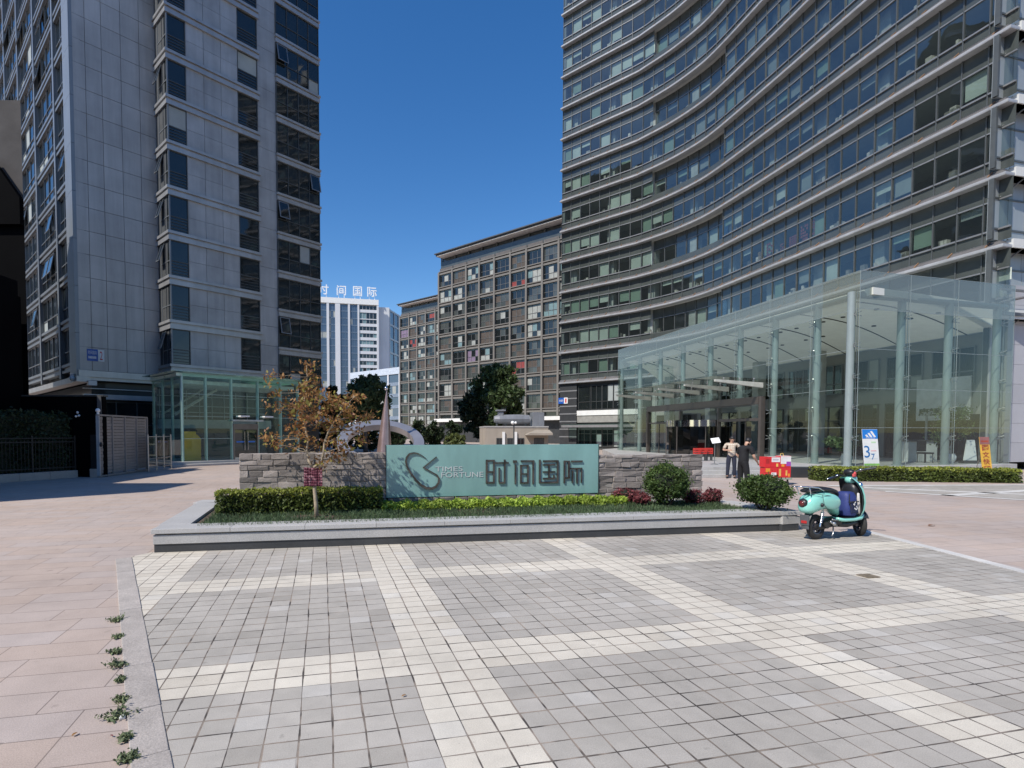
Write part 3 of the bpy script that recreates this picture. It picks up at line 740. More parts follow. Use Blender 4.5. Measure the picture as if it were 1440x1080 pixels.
mb = MB(); mb.loft([[FL.P(u, -.75, LB+z) for u, z in prof], [FL.P(u, -.65, LB+z) for u, z in prof]]); local(mb, ybi).build('panel', ym, yb)
mb = MB(); mb.fb(FL, .25, .33, -.78, -.755, LB, LB+1.5); mb.fb(FL, 1.1, 1.18, -.78, -.755, LB, LB+1.2); mb.fb(FL, .2, 1.24, -1.0, -.76, LB, LB+.05); local(mb, ybi).build('stand', M['frame_dark'], yb)

# ------------------------------------------------------------ gate, barrier, fence, hedge and dark buildings on the left
ga, gb = Vector((-14.26, 22.15, 0)), Vector((-14.55, 26.3, 0)); GH = 2.52
FG = Frame(ga, (gb-ga)[:2]); GL = (gb-ga).length
gate = thing('sliding_gate', 'tall grey slatted metal sliding gate in front of the panelled tower', 'gate', FG.P(GL/2, 0, 0)); gi = Matrix.Translation(gate.location).inverted()
gm_ = mat('grey_gate_slats', (.27, .25, .235), .55, .1, .1, island=.06)
mb = MB()
for i in range(18): mb.fb(FG, .08, GL-.08, -.02, .01+.012*(i % 2), .16+i*.13, .16+i*.13+.118)
local(mb, gi).build('slat_panel', gm_, gate)
for i in range(5):
    mb = MB(); u = i*(GL-.07)/4; mb.fb(FG, u, u+.07, -.06, .06, .08, GH); local(mb, gi).build('upright', M['frame_pale'] if i == 0 else gm_, gate)
mb = MB(); mb.fb(FG, 0, GL, -.055, .055, GH+.002, GH+.07); mb.fb(FG, 0, GL, -.055, .05, .02, .09); local(mb, gi).build('rail', gm_, gate)
mb = MB(); mb.cyl(FG.P(.06, 0, GH+.07), FG.P(.06, 0, GH+.16), .05); mb.sph(FG.P(.06, 0, GH+.22), .09, 10, 7); local(mb, gi).build('gate_lamp', M['white'], gate, smooth=True)
mb = MB(); mb.sph(FG.P(.03, .11, 1.35), (.05, .06, .1), 8, 6); local(mb, gi).build('lock', M['black'], gate)
pa, pb = gp(209, 664), gp(241, 659)
FB = Frame(pa, (pb-pa)[:2]); BL = (pb-pa).length
bar = thing('barrier_fence', 'short glass and steel barrier between the grey gate and the small lobby', 'fence', FB.P(BL/2, 0, 0)); bi = Matrix.Translation(bar.location).inverted()
for i in range(4):
    u = BL*i/3; mb = MB(); mb.cyl(FB.P(u, 0, 0), FB.P(u, 0, 1.75), .035, n=8); local(mb, bi).build('post', M['steel'], bar, smooth=True)
for i in range(3):
    mb = gpanel(FB, BL*i/3+.05, BL*(i+1)/3-.05, 0, .25, 1.6); local(mb, bi).build('glass_panel', glass('smoky_glass', (.5, .46, .42), .06), bar, fix=False)
mb = MB()
for z in (.2, .62, 1.65): mb.tube([FB.P(0, .03, z), FB.P(BL, .03, z)], .02, 6)
local(mb, bi).build('rail', M['steel'], bar)
ka, kb = gp(-70, 684), gp(110, 671.5)
ka = kb+(ka-kb)*1.5
FK = Frame(ka, (kb-ka)[:2]); KL = (kb-ka).length
fen = thing('iron_fence', 'black iron railing on a low beige granite kerb in front of the dark hedge', 'fence', FK.P(KL/2, 0, 0)); fi = Matrix.Translation(fen.location).inverted()
mb = MB(); n = int(KL/.9)
for i in range(n): mb.fb(FK, KL*i/n+.004, KL*(i+1)/n-.004, -.3, 0, 0, .3)
local(mb, fi).build('kerb', M['granite_pink'], fen, bevel=.008)
iron = mat('black_iron', (.014, .014, .015), .5, .3)
n = int(KL/.12)
mb = MB()
for i in range(n): mb.fb(FK, KL*i/n, KL*i/n+.018, -.16, -.142, .3, 1.55)
stuff(local(mb, fi).build('bar', iron, fen))
for z in (.42, 1.45, 1.6):
    mb = MB(); mb.fb(FK, 0, KL, -.17, -.13, z, z+.04); local(mb, fi).build('rail', iron, fen)
for i in range(5):
    mb = MB(); u = (KL-.06)*i/4; mb.fb(FK, u, u+.06, -.18, -.12, .3, 1.72); local(mb, fi).build('post', iron, fen)
gpst = thing('gate_pillar', 'short beige granite pillar with black iron panel beside the grey sliding gate', 'pillar', gp(133, 671.5)); 
FP_ = Frame(gp(128, 671.8), (1, .02)); pi_ = Matrix.Translation(gpst.location).inverted()
mb = MB(); mb.fb(FP_, -.05, .27, -.3, 0, 0, .36); local(mb, pi_).build('base', M['granite_pink'], gpst, bevel=.01)
mb = MB(); mb.fb(FP_, -.03, .25, -.25, -.05, .36, 1.75); local(mb, pi_).build('panel', iron, gpst)
# dark wall frontal behind the hedge
black = mat('shade_black_cladding', (.0025, .0025, .003), .85, 0, .3, .4, spec=.05)  # near black stands in for deep shade on these walls
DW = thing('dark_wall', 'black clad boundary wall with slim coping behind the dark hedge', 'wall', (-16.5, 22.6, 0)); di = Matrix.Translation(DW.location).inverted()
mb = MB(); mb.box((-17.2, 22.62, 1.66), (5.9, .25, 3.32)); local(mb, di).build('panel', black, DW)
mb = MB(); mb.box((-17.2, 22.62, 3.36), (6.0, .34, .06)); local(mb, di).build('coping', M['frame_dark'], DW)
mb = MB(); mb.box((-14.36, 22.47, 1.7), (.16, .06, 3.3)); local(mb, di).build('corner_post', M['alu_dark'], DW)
for px, py in ((109, 580), (111, 584.5), (107, 585.5)):
    mb = MB(); p = at(px, py, 22.45); mb.sph(p, .05, 8, 6); local(mb, di).build('wall_lamp', M['white'], DW, smooth=True)
def hedge(name, label, F, u0, u1, d0, d1, z0, z1, lm, n, size, group=None, stem=True, rough=.05, cat='hedge'):
    """clipped hedge: leaf shell over a dark twiggy inside"""
    o = thing(name, label, cat, F.P((u0+u1)/2, (d0+d1)/2, z0), group); iv = Matrix.Translation(o.location).inverted()
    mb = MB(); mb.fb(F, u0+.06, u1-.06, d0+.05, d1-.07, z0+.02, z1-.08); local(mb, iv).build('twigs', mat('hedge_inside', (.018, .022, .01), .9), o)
    pts = []; L, D, H = u1-u0, d1-d0, z1-z0
    a = [L*D, L*H*1.1, D*H*.6, D*H*.6, L*H*.4]; tot = sum(a)
    for _ in range(n):
        r = rng.random()*tot; u, d, z = rng.uniform(u0, u1), rng.uniform(d0, d1), rng.uniform(z0, z1)
        if r < a[0]: z = z1
        elif r < a[0]+a[1]: d = d1
        elif r < a[0]+a[1]+a[2]: u = u0
        elif r < sum(a[:4]): u = u1
        else: d = d0
        w = math.sin(u*3.1)*.35+math.sin(u*7.7+1)*.3+math.sin(d*9)*.2
        e = rough*(w+rng.gauss(0, .55)); nv = .0
        p = F.P(u, d, z)
        c = F.P((u0+u1)/2, (d0+d1)/2, (z0+z1)/2)
        if z == z1: p.z += e
        elif d == d1: p += F.n*e
        elif u == u0: p -= F.u*e
        elif u == u1: p += F.u*e
        pts.append(p-Vector(o.location))
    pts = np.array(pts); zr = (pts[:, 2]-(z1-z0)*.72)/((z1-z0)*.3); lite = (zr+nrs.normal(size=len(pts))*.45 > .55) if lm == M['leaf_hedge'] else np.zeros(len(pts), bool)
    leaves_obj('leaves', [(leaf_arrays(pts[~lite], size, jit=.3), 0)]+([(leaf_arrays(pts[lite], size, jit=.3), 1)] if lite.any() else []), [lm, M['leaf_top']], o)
    return o
hedge('hedge', 'dark shaded hedge behind the black iron railing', FK, 0, KL-.1, -1.3, -.35, .3, 2.55, M['leaf_dark'], 9000, .07, rough=.12)
DBd = thing('dark_building', 'black and grey building at the far left edge, in deep shade beside the tower', 'building', (-20, 20, 0)); dbi = Matrix.Translation(DBd.location).inverted()
e_ = at(38.2, 420, 25.5).x
def dark_block(name, xr, y0, z0, z1, m):
    mb = MB(); q = [(-34, y0), (xr, y0), (xr-6.2, y0+7.2), (-34, y0+7.2)]
    mb.loft([[Vector((x, y, z0)) for x, y in q], [Vector((x, y, z1)) for x, y in q]]); local(mb, dbi).build(name, m, DBd)
cz = at(10, 140, 25.7).z
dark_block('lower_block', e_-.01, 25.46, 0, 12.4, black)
dark_block('upper_block', e_-.25, 25.75, 12.4, cz, mat('shade_darkened_concrete', (.065, .06, .058), .9, 0, .25, .8, .2, 8))  # concrete colour lowered in place of cast shade
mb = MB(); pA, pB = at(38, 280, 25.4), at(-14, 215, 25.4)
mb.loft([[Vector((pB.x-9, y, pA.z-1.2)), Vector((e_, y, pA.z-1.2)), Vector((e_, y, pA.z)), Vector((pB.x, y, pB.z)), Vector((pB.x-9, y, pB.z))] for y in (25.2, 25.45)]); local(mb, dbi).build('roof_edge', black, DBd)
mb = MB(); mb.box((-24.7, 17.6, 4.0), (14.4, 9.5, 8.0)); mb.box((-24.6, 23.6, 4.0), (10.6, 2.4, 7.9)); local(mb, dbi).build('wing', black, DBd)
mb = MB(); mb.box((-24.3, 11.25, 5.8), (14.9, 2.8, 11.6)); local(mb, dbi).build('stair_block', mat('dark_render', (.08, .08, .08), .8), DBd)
for i in range(2):
    mb = MB(); mb.box((-17.49+.02, 14.4+i*2.3, 5.4), (.06, 1.5, 1.8), mi=0); mb.box((-17.47+.02, 14.4+i*2.3, 5.4), (.06, 1.4, 1.7), mi=1); local(mb, dbi).build('window', [M['frame_dark'], M['pane_dark']], DBd)
# ------------------------------------------------------------ right tower: plan curve
_k = [(12.3, 60.8), (18.58, 54.6), (20.73, 51.26), (22.19, 47.73), (23.35, 40.85), (24.68, 31.82), (25.93, 25.76)]
def catmull(P, n=24):
    P = [Vector((x, y, 0)) for x, y in P]; out = []
    Q = [P[0]+(P[0]-P[1])]+P+[P[-1]+(P[-1]-P[-2])]
    for i in range(1, len(Q)-2):
        for j in range(n):
            t = j/n; a, b, c, d = Q[i-1], Q[i], Q[i+1], Q[i+2]
            tt = ((b-a).length)**.5, ((c-b).length)**.5, ((d-c).length)**.5
            m1 = (c-a)/(tt[0]+tt[1])*tt[1] if False else (c-a)*.5*min(1, (c-b).length/max((b-a).length, 1e-6))
            m2 = (d-b)*.5*min(1, (c-b).length/max((d-c).length, 1e-6))
            out.append(b*(2*t**3-3*t*t+1)+m1*(t**3-2*t*t+t)+c*(-2*t**3+3*t*t)+m2*(t**3-t*t))
    out.append(P[-1]); return out
class Path:
    def __init__(s, pts):
        s.p = pts; s.s = [0.0]
        for a, b in zip(pts, pts[1:]): s.s.append(s.s[-1]+(b-a).length)
        s.L = s.s[-1]; s.t = []
        for i in range(len(pts)):
            d = (pts[min(i+1, len(pts)-1)]-pts[max(i-1, 0)]).normalized(); s.t.append(d)
    def fr(s, x):
        x = min(max(x, 0), s.L); i = 0
        lo, hi = 0, len(s.s)-2
        while lo < hi:
            m = (lo+hi+1)//2
            if s.s[m] <= x: lo = m
            else: hi = m-1
        i = lo; f = (x-s.s[i])/max(s.s[i+1]-s.s[i], 1e-9)
        p = s.p[i].lerp(s.p[i+1], f); t = s.t[i].lerp(s.t[i+1], f).normalized()
        return p, t, Vector((t.y, -t.x, 0))
    def P(s, x, d, z):
        p, t, n = s.fr(x); return p+n*d+Vector((0, 0, z))
_c = catmull(_k[1:], 20)
MP = Path([Vector((12.3, 60.8, 0)).lerp(Vector((18.58, 54.6, 0)), i/8) for i in range(8)]+_c)
KC = MP.p[-1]; EU = Vector((.966, .258, 0)); FE = Frame(KC, EU); EL = 9.0
tower1 = thing('office_tower', 'tall curved glass office tower with pale ribbon ledges on every storey, numbered 1', 'building', (26, 40, 0))
t1i = Matrix.Translation(tower1.location).inverted()
def T1(mb, name, mats, parent=None, **k): return local(mb, t1i).build(name, mats, parent or tower1, **k)
Z0, FH1, NK = 7.22, 3.32, 14
# outline used for sweeping: path + mitred corner + end face
SW = []
ns = 70
for i in range(ns):
    x = MP.L*i/ns; p, t, n = MP.fr(x); SW.append((p, n, 1.0))
n1 = MP.fr(MP.L)[2]; n2 = FE.n; bis = (n1+n2)/(1+n1.dot(n2))
SW.append((KC, bis, 1.0)); SW.append((FE.P(EL*.5, 0, 0), n2, 1)); SW.append((FE.P(EL, 0, 0), n2, 1))
def sweep(mb, prof, z, mi=0, sel=None):
    rings = [[p+n*d+Vector((0, 0, z+h)) for d, h in prof] for p, n, _ in (sel or SW)]
    mb.loft(rings, mi)
lip_m = mat('pale_ledge', (.5, .505, .52), .45, .25, .1, .9, stain=.2)
slope_m = mat('brown_grey_ledge', (.165, .157, .155), .5, .2, .12, .8, stain=.2)
rust = mat('rusty_bracket', (.24, .14, .08), .8)
dark_fr = mat('dark_mullion', (.12, .128, .125), .4, .4, .12)
for k in range(NK):
    z = Z0+FH1*k; mb = MB()
    sweep(mb, [(-.62, .0), (-.02, .0), (0, .03), (0, .14), (-.05, .16), (-.62, .16)], z, 0)
    sweep(mb, [(-.06, .163), (-.3, .375), (-.62, .375), (-.62, .163)], z, 1)
    sweep(mb, [(-.31, .378), (-.28, .405), (-.36, .43), (-.62, .43), (-.62, .378)], z, 0)
    x = .7
    while x < MP.L-.2:
        a = [MP.P(x-.025, -.3, z+.39), MP.P(x+.025, -.3, z+.39), MP.P(x+.025, -.03, z+.16), MP.P(x-.025, -.03, z+.16)]
        mb.hexa([q for q in (a[0], a[1], a[2], a[3])]+[q+Vector((0, 0, .07)) for q in a], 2); x += 1.63
    x = .8
    while x < EL:
        a = [FE.P(x-.025, -.3, z+.44), FE.P(x+.025, -.3, z+.44), FE.P(x+.025, -.03, z+.2), FE.P(x-.025, -.03, z+.2)]
        mb.hexa(a+[q+Vector((0, 0, .07)) for q in a], 2); x += 1.63
    T1(mb, 'ledge', [lip_m, slope_m, rust], smooth=True)
# slabs, ceiling and inner walls seen through the glass
slab_m = mat('office_ceiling', (.6, .61, .59), .8, var=.05); in_m = mat('office_wall', (.3, .31, .3), .85, var=.2, vs=.3); colm = mat('office_column', (.55, .56, .54), .8)
INS = [(MP.P(MP.L*i/40, 0, 0), MP.fr(MP.L*i/40)[2], 1) for i in range(41)]
for k in range(NK):
    mb = MB(); z = Z0+FH1*k
    sweep(mb, [(-.64, .0), (-.64, .42), (-5.2, .42), (-5.2, .0)], z, 0, INS); T1(mb, 'floor_slab', slab_m)
mb = MB(); sweep(mb, [(-4.6, 0), (-4.6, FH1*NK), (-5.4, FH1*NK), (-5.4, 0)], Z0, 0, INS); T1(mb, 'inner_wall', in_m)
mb = MB()
for i in range(8):
    x = 1.2+i*4.4
    if x > MP.L-1: break
    p, t, n = MP.fr(x); a = math.atan2(t.y, t.x); q = p-n*1.35
    mb.box((q.x, q.y, Z0+FH1*NK/2), (.75, .7, FH1*NK), a)
T1(mb, 'inner_column', colm)
mb = MB()      # end wall at the far left and the rest of the block
p, t, n = MP.fr(0)
mb.hexa([p-n*.55+t*.0, p-n*.55+t*.3, p-n*14+t*.3, p-n*14]+[q+Vector((0, 0, Z0+FH1*NK)) for q in (p-n*.55, p-n*.55+t*.3, p-n*14+t*.3, p-n*14)])
e = FE.P(EL, 0, 0); q0 = [p-n*14, MP.P(MP.L*.5, -5.3, 0), KC-n2*1.0+EU*5.0, e-n2*.6, e-n2*16, p-n*30+t*12]
mb.loft([[Vector((q.x, q.y, 0)) for q in q0], [Vector((q.x, q.y, Z0+FH1*NK-.2)) for q in q0]]); T1(mb, 'rear_block', mat('grey_render_wall', (.25, .26, .27), .7, stain=.2))
# windows bay by bay
vis = glass('tinted_window_glass', (.6, .67, .64), .13, 3.4, 0, .07, body=(.2, .24, .25), bodyfac=.05)
NB = int(round(MP.L/1.13))
wmats = [dark_fr, M['spandrel'], M['blind'], M['blind_grey'], M['blind_green'], mat('sill_clutter', (.5, .46, .42), .8, island=.7, var=.3), vis, mat('opened_spandrel', (.012, .013, .014), .3), mat('grey_rail', (.27, .275, .28), .4, .4)]
DGL = -.5
def office_bay(i, k, sep):
    z = Z0+FH1*k; a, b = MP.L*i/NB, MP.L*(i+1)/NB; P = MP.P; mb = MB()
    set_in = -.45 if (9 <= i <= 15 and k % 2 == 1) else 0.0
    g = DGL+set_in; vb, vt = z+1.02, z+2.42
    mb.quad(P(a, g, z+.45), P(b, g, z+.45), P(b, g, vb), P(a, g, vb), 1)
    mb.quad(P(a, g, vt), P(b, g, vt), P(b, g, z+FH1), P(a, g, z+FH1), 1)
    def bar(x0, x1, d0, d1, q0, q1, mi=0):
        mb.hexa([P(x0, d1, q0), P(x1, d1, q0), P(x1, d0, q0), P(x0, d0, q0), P(x0, d1, q1), P(x1, d1, q1), P(x1, d0, q1), P(x0, d0, q1)], mi)
    bar(a-.03, a+.03, g-.06, g+.06, z+.45, z+FH1)
    bar(a+.03, b-.03, g-.05, g+.09, vb-.05, vb+.03, 8); bar(a+.03, b-.03, g-.05, g+.06, vt-.035, vt+.03, 8)
    left = i < 9
    r = rng.random(); row = (k*7+i//3*3) % 5
    pb = .6 if (left and k < 5) else (.36 if left else .42)
    if r < pb:
        h = rng.choice([1, 1, .9, .75, .55, .35]) if left else rng.choice([1, .8, .6, .4, .3])
        mi = rng.choice([2, 2, 2, 4] if left else [2, 3, 3, 4])
        if left and k == 0: mi = 4 if i < 5 else 2; h = 1
        mb.quad(P(a+.04, g-.16, vt-(vt-vb)*h), P(b-.04, g-.16, vt-(vt-vb)*h), P(b-.04, g-.16, vt), P(a+.04, g-.16, vt), mi)
    if rng.random() < .55:
        for _ in range(rng.randint(1, 5)):
            x = rng.uniform(a+.15, b-.15); h = rng.uniform(.12, .5); wd = rng.uniform(.06, .16)
            bar(x-wd, x+wd, g-.5, g-.25, vb, vb+h, 5)
    pane = MB(); tl = rng.uniform(-.012, .012); t2 = rng.uniform(-.012, .012)
    pane.quad(P(a, g+tl, vb), P(b, g-tl, vb), P(b, g-tl+t2, vt), P(a, g+tl+t2, vt))
    if set_in:      # head and sill return of the recessed glazing
        bar(a, b, g, DGL, z+.45, z+.95, 1)
    return mb, pane
cand = []
for k in range(NK-1):
    for i in range(NB):
        p = proj(MP.P(MP.L*(i+.5)/NB, -.5, Z0+FH1*k+1.7))
        q = proj(MP.P(MP.L*i/NB, -.5, Z0+FH1*k+1.7)); q2 = proj(MP.P(MP.L*(i+1)/NB, -.5, Z0+FH1*k+1.7))
        hid = p[1] < -5 or p[0] > 1440
        # behind the glass hall the upper storeys only
        cand.append((-(abs(q2[0]-q[0])*(1.4*FPX/p[2])) if not hid else 1, k, i))
cand.sort(); best = set((k, i) for s_, k, i in cand[:98] if s_ < 0)
rest = MB(); restp = MB()
for k in range(NK-1):
    for i in range(NB):
        mb, pane = office_bay(i, k, (k, i) in best)
        if (k, i) in best:
            o = T1(mb, 'window', wmats, fix=False); local(pane, t1i).build('pane', vis, o, fix=False)
        else:
            n0 = len(rest.m); rest.add(mb.v, mb.f); rest.m[n0:] = mb.m
            n0 = len(rest.m); rest.add(pane.v, pane.f); rest.m[n0:] = [6]*len(pane.f)
stuff(T1(rest, 'window', wmats, fix=False))
# red and orange characters stuck inside the glass of one storey
sel_k, redm = 2, [mat('red_window_letters', (.3, .09, .09), .7), mat('orange_window_letters', (.4, .27, .13), .7)]
def s_at(px, z):
    best_ = min((abs(proj(MP.P(MP.L*i/600, -.44, z))[0]-px), MP.L*i/600) for i in range(600)); return best_[1]
zc = Z0+FH1*sel_k
for px0, px1, h0, h1, mi in ((1063, 1071, .05, .75, 1), (1075, 1087, .1, 1.1, 0), (1094, 1104, .05, .6, 0), (1107, 1121, .05, .8, 0), (1123, 1133, .1, 1.2, 0), (1135, 1143, .2, 1.25, 0)):
    a, b = s_at(px0, zc+1.5), s_at(px1, zc+1.5); mb = MB(); n = 4
    for i in range(n):
        for j in range(n+1):
            if rng.random() < .3: continue
            x0, x1 = lerp(a, b, i/n), lerp(a, b, (i+1)/n)-.03; q0, q1 = zc+1.04+lerp(h0, h1, j/(n+1)), zc+1.04+lerp(h0, h1, (j+.75)/(n+1))
            mb.quad(MP.P(x0, DGL-.1, q0), MP.P(x1, DGL-.1, q0), MP.P(x1, DGL-.1, q1), MP.P(x0, DGL-.1, q1), 0)
    T1(mb, 'window_character', redm[mi], fix=False)
# end face at the corner: pale panels with diagonal struts
endp = mat('pale_end_panel', (.34, .37, .375), .35, .2, .08, .5, stain=.1)
for k in range(-1, NK-1):
    z = Z0+FH1*k; mb = MB()
    for i in range(8):
        a, b = EL*i/8, EL*(i+1)/8
        mb.fb(FE, a+.012, b-.012, -.66, -.5, z+.5 if k >= 0 else .4, z+2.45, 0); mb.fb(FE, a+.012, b-.012, -.66, -.54, z+2.47, z+FH1, 0)
    mb.fb(FE, 0, EL, -.6, -.46, z+.98, z+1.06, 1); mb.fb(FE, 0, EL, -.6, -.46, z+2.42, z+2.5, 1); mb.fb(FE, -.02, .1, -.62, -.42, z+.5 if k >= 0 else .4, z+FH1, 1)
    for i in range(5):
        x = .5+i*1.9
        mb.tube([FE.P(x, -.48, z+2.5), FE.P(x+.9, -.06, z+FH1+.02)], .035, 5, 1)
    T1(mb, 'end_panel', [endp, dark_fr])
mb = MB(); mb.fb(FE, .02, 1.0, -.5, -.36, .4, 7.0); 
for i in range(9): mb.fb(FE, 1.2, EL, -.5, -.33, .4+i*.95, .4+i*.95+.94)
T1(mb, 'end_base', mat('pale_stone_panel', (.42, .42, .44), .6, 0, .06, .6, island=.06))
mb = MB(); p = FE.P(.1, .0, 7.9); mb.tube([p+Vector((-.3, -.2, 0)), p+Vector((.9, -.35, .25))], .06, 7); mb.fb(FE, -.1, 1.9, .0, .12, 7.35, 7.5); mb.fb(FE, -.1, 1.9, .0, .08, 8.5, 8.6); T1(mb, 'bracket', slope_m)
# ground storeys of the left end
FSg = Frame(MP.p[0], (MP.p[7]-MP.p[0])[:2])
def hx(px, py=590, d=-.5): return FSg.hit(px, py, d)[0]
s0, s1, s2 = 0, hx(812), 9.5
mb = MB(); mb.fb(FSg, s0, s1, -3, -.3, 0, 7.2); T1(mb, 'pier', M['granite_dark'])
mb = MB()
for i in range(7): mb.fb(FSg, s0-.02, s1+.02, -.32, -.27, 1.3+i*.84, 1.3+i*.84+.13)
T1(mb, 'pier_stripe', M['alu'])
mb = MB(); mb.fb(FSg, s1, s2, -.9, -.6, 0, 7.2, 0)
zz = lambda y: FSg.hit(835, y, -.5)[1]
mb.fb(FSg, s1, s2, -.6, -.35, zz(584), zz(577), 1); mb.fb(FSg, s1, s2, -.6, -.42, zz(594), zz(584.5), 2); T1(mb, 'base_wall', [M['frame_dark'], M['white'], mat('beige_panel', (.3, .29, .27), .7)])
for a, b in ((s1+.15, hx(830)), (hx(831.5), hx(846)), (hx(847), hx(862)), (hx(863), hx(880))):
    T1(bay_window(a, b, zz(576), zz(542), FSg, 1 if a < hx(831) else 2, -.45, .33, 0, 0), 'window', wm, fix=False)
    T1(bay_window(a, b, .3, zz(604), FSg, 2, -.5, .75, 0, 0), 'window', wm, fix=False)
mb = MB(); mb.fb(FSg, s1-1.0, s2, -.3, 1.1, zz(597.5), zz(596.5), 0)
for i in range(6): mb.fb(FSg, s1-1+i*1.3, s1-.92+i*1.3, -.3, 1.15, zz(601), zz(597.6), 1)
mb.fb(FSg, s1-1, s2, 1.02, 1.12, zz(601), zz(597.7), 1); T1(mb, 'canopy', [lgl, M['alu']])
a, b = FSg.hit(785.5, 568, -.25), FSg.hit(798.5, 559, -.25); um = lerp(a[0], b[0], .6)
mb = MB(); mb.fb(FSg, a[0], um, -.27, -.22, a[1], b[1], 0); mb.fb(FSg, um, b[0], -.27, -.222, a[1], b[1], 1)
put_text(mb, '时间国际', FSg.P, a[0]+.1, um-.1, lerp(a[1], b[1], .35), lerp(a[1], b[1], .7), -.214, 1)
put_text(mb, '1', FSg.P, lerp(um, b[0], .32), lerp(um, b[0], .7), lerp(a[1], b[1], .15), lerp(a[1], b[1], .85), -.214, 2)
T1(mb, 'number_plate', [blue, M['white'], red], fix=False)

# ------------------------------------------------------------ glass entrance hall of the right tower
A_, B_ = Vector((13.9, 44.7, 0)), Vector((17.1, 22.8, 0))
FA = Frame(A_, (B_-A_)[:2]); AL = (B_-A_).length; FAr = Frame(B_, EU); AZ, AT, AC = .4, 8.56, 7.85
hall = thing('glass_hall', 'large glass entrance hall with round columns and vaulted white ceiling below the curved tower', 'building', (17, 34, 0))
hi = Matrix.Translation(hall.location).inverted()
def TH(mb, name, mats, parent=None, **k): return local(mb, hi).build(name, mats, parent or hall, **k)
col_m = mat('pale_blue_green_column', (.27, .32, .318), .4, .1, .06)
hgl = glass('hall_glass', (.79, .86, .82), .04, 4.2, wob=.06, body=(.28, .34, .31), bodyfac=.025)
hgl_top = glass('hall_parapet_glass', (.64, .7, .66), .05, 3.8, body=(.28, .32, .285), bodyfac=.45)
ppx = [868.5, 893.8, 922, 953, 991, 1032, 1080, 1138, 1209]
PA = [0]+[FA.hit(x, 560)[0] for x in ppx[1:-1]]+[AL]
PR = [0]+[FAr.hit(x, 540)[0] for x in (1277, 1344)]; ARL = 9.2; PR.append(ARL)
stem_u = (FA.hit(912, 600)[0], FA.hit(1071, 600)[0])
spid = M['steel']
def column(F, u, d=-.35, z0=AZ):
    mb = MB(); mb.cyl(F.P(u, d, z0), F.P(u, d, AC-.1), .15, n=16); mb.cyl(F.P(u, d, z0), F.P(u, d, z0+.06), .2, n=16)
    c = TH(mb, 'column', col_m, smooth=True); mb = MB()
    for z in (1.6, 2.9, 4.2, 5.5, 6.8):
        if z < z0: continue
        for s_ in (-.16, .16):
            for h in (-.1, .1): mb.tube([F.P(u, d+.12, z), F.P(u+s_, -.03, z+h)], .016, 5)
    mb.tube([F.P(u+.02, -.1, z0+.2), F.P(u+.02, -.1, AC)], .012, 5)
    local(mb, hi).build('spider_fitting', spid, c)
for i, u in enumerate(PA):
    if i == len(PA)-1: continue
    column(FA, u, -.35, 3.75 if stem_u[0]-.1 < u < stem_u[1]+.1 else AZ)
cmb = FA.P(AL-.3, -.35, 0)
for u in PR: column(FAr, u if u < ARL-.1 else ARL-.5, -.35)
ZR = [AZ, 2.05, 3.7, 5.35, 7.0, AT]
for i in range(len(PA)-1):
    for j in range(5):
        a, b = PA[i], PA[i+1]; inside = a > stem_u[0]-1.2 and b < stem_u[1]+1.2 and ZR[j+1] < 4
        if inside: continue
        mb = gpanel(FA, a+.01, b-.01, 0, ZR[j]+.008, ZR[j+1]-.008); mb.fb(FA, a+.01, b-.01, -.012, .006, ZR[j+1]-.008, ZR[j+1]+.008, 1)
        mb.fb(FA, b-.008, b+.008, -.012, .006, ZR[j]+.01, ZR[j+1]-.01, 1)
        TH(mb, 'glass_panel', [hgl_top if j == 4 else hgl, col_m], fix=False)
for i in range(len(PR)-1):
    for j in range(5):
        a, b = PR[i], PR[i+1]
        mb = gpanel(FAr, a+.01, b-.01, 0, ZR[j]+.008, ZR[j+1]-.008); mb.fb(FAr, a+.01, b-.01, -.012, .006, ZR[j+1]-.008, ZR[j+1]+.008, 1)
        mb.fb(FAr, b-.008, b+.008, -.012, .006, ZR[j]+.01, ZR[j+1]-.01, 1)
        TH(mb, 'glass_panel', [hgl_top if j == 4 else hgl, col_m], fix=False)
FAl = Frame(A_+Vector((5.2, 1.6, 0)), (-5.2, -1.6)); LL = 5.4
for j in range(5):
    mb = gpanel(FAl, .01, LL-.01, 0, ZR[j]+.008, ZR[j+1]-.008); TH(mb, 'glass_panel', [hgl], fix=False)
mb = MB(); mb.tube([FA.P(0, -.35, AC-.2), FA.P(AL-.2, -.35, AC-.2)], .13, 12); mb.tube([FAr.P(.1, -.35, AC-.2), FAr.P(ARL, -.35, AC-.2)], .13, 12); TH(mb, 'roof_beam', col_m, smooth=True)
# vaulted ceiling, made translucent and left unroofed so sun from above brightens it
ceil_m = mat('white_ceiling', (.8, .82, .75), .75, var=.05, trans=.15)
mb = MB(); N1, N2 = 40, 10; grid = []
for i in range(N1+1):
    t = i/N1; f = FA.P(AL*t, -.62, 0) if t < 1 else FA.P(AL, -.62, 0)
    sb = MP.fr(lerp(11.5, MP.L-.3, t))[0]; n = MP.fr(lerp(11.5, MP.L-.3, t))[2]; sb = sb-n*.45
    row = []
    for j in range(N2+1):
        q = j/N2; p = f.lerp(sb, q); row.append(Vector((p.x, p.y, lerp(AC-.25, 6.75, q)+.55*math.sin(math.pi*q)*.6)))
    grid.append(row)
for i in range(N1):
    for j in range(N2): mb.quad(grid[i][j], grid[i+1][j], grid[i+1][j+1], grid[i][j+1])
ceil = TH(mb, 'ceiling', ceil_m, smooth='all', fix=False)
mb = MB()
for i in range(N1): mb.quad(grid[i][0], grid[i+1][0], grid[i+1][0]+Vector((0, 0, .3)), grid[i][0]+Vector((0, 0, .3)))
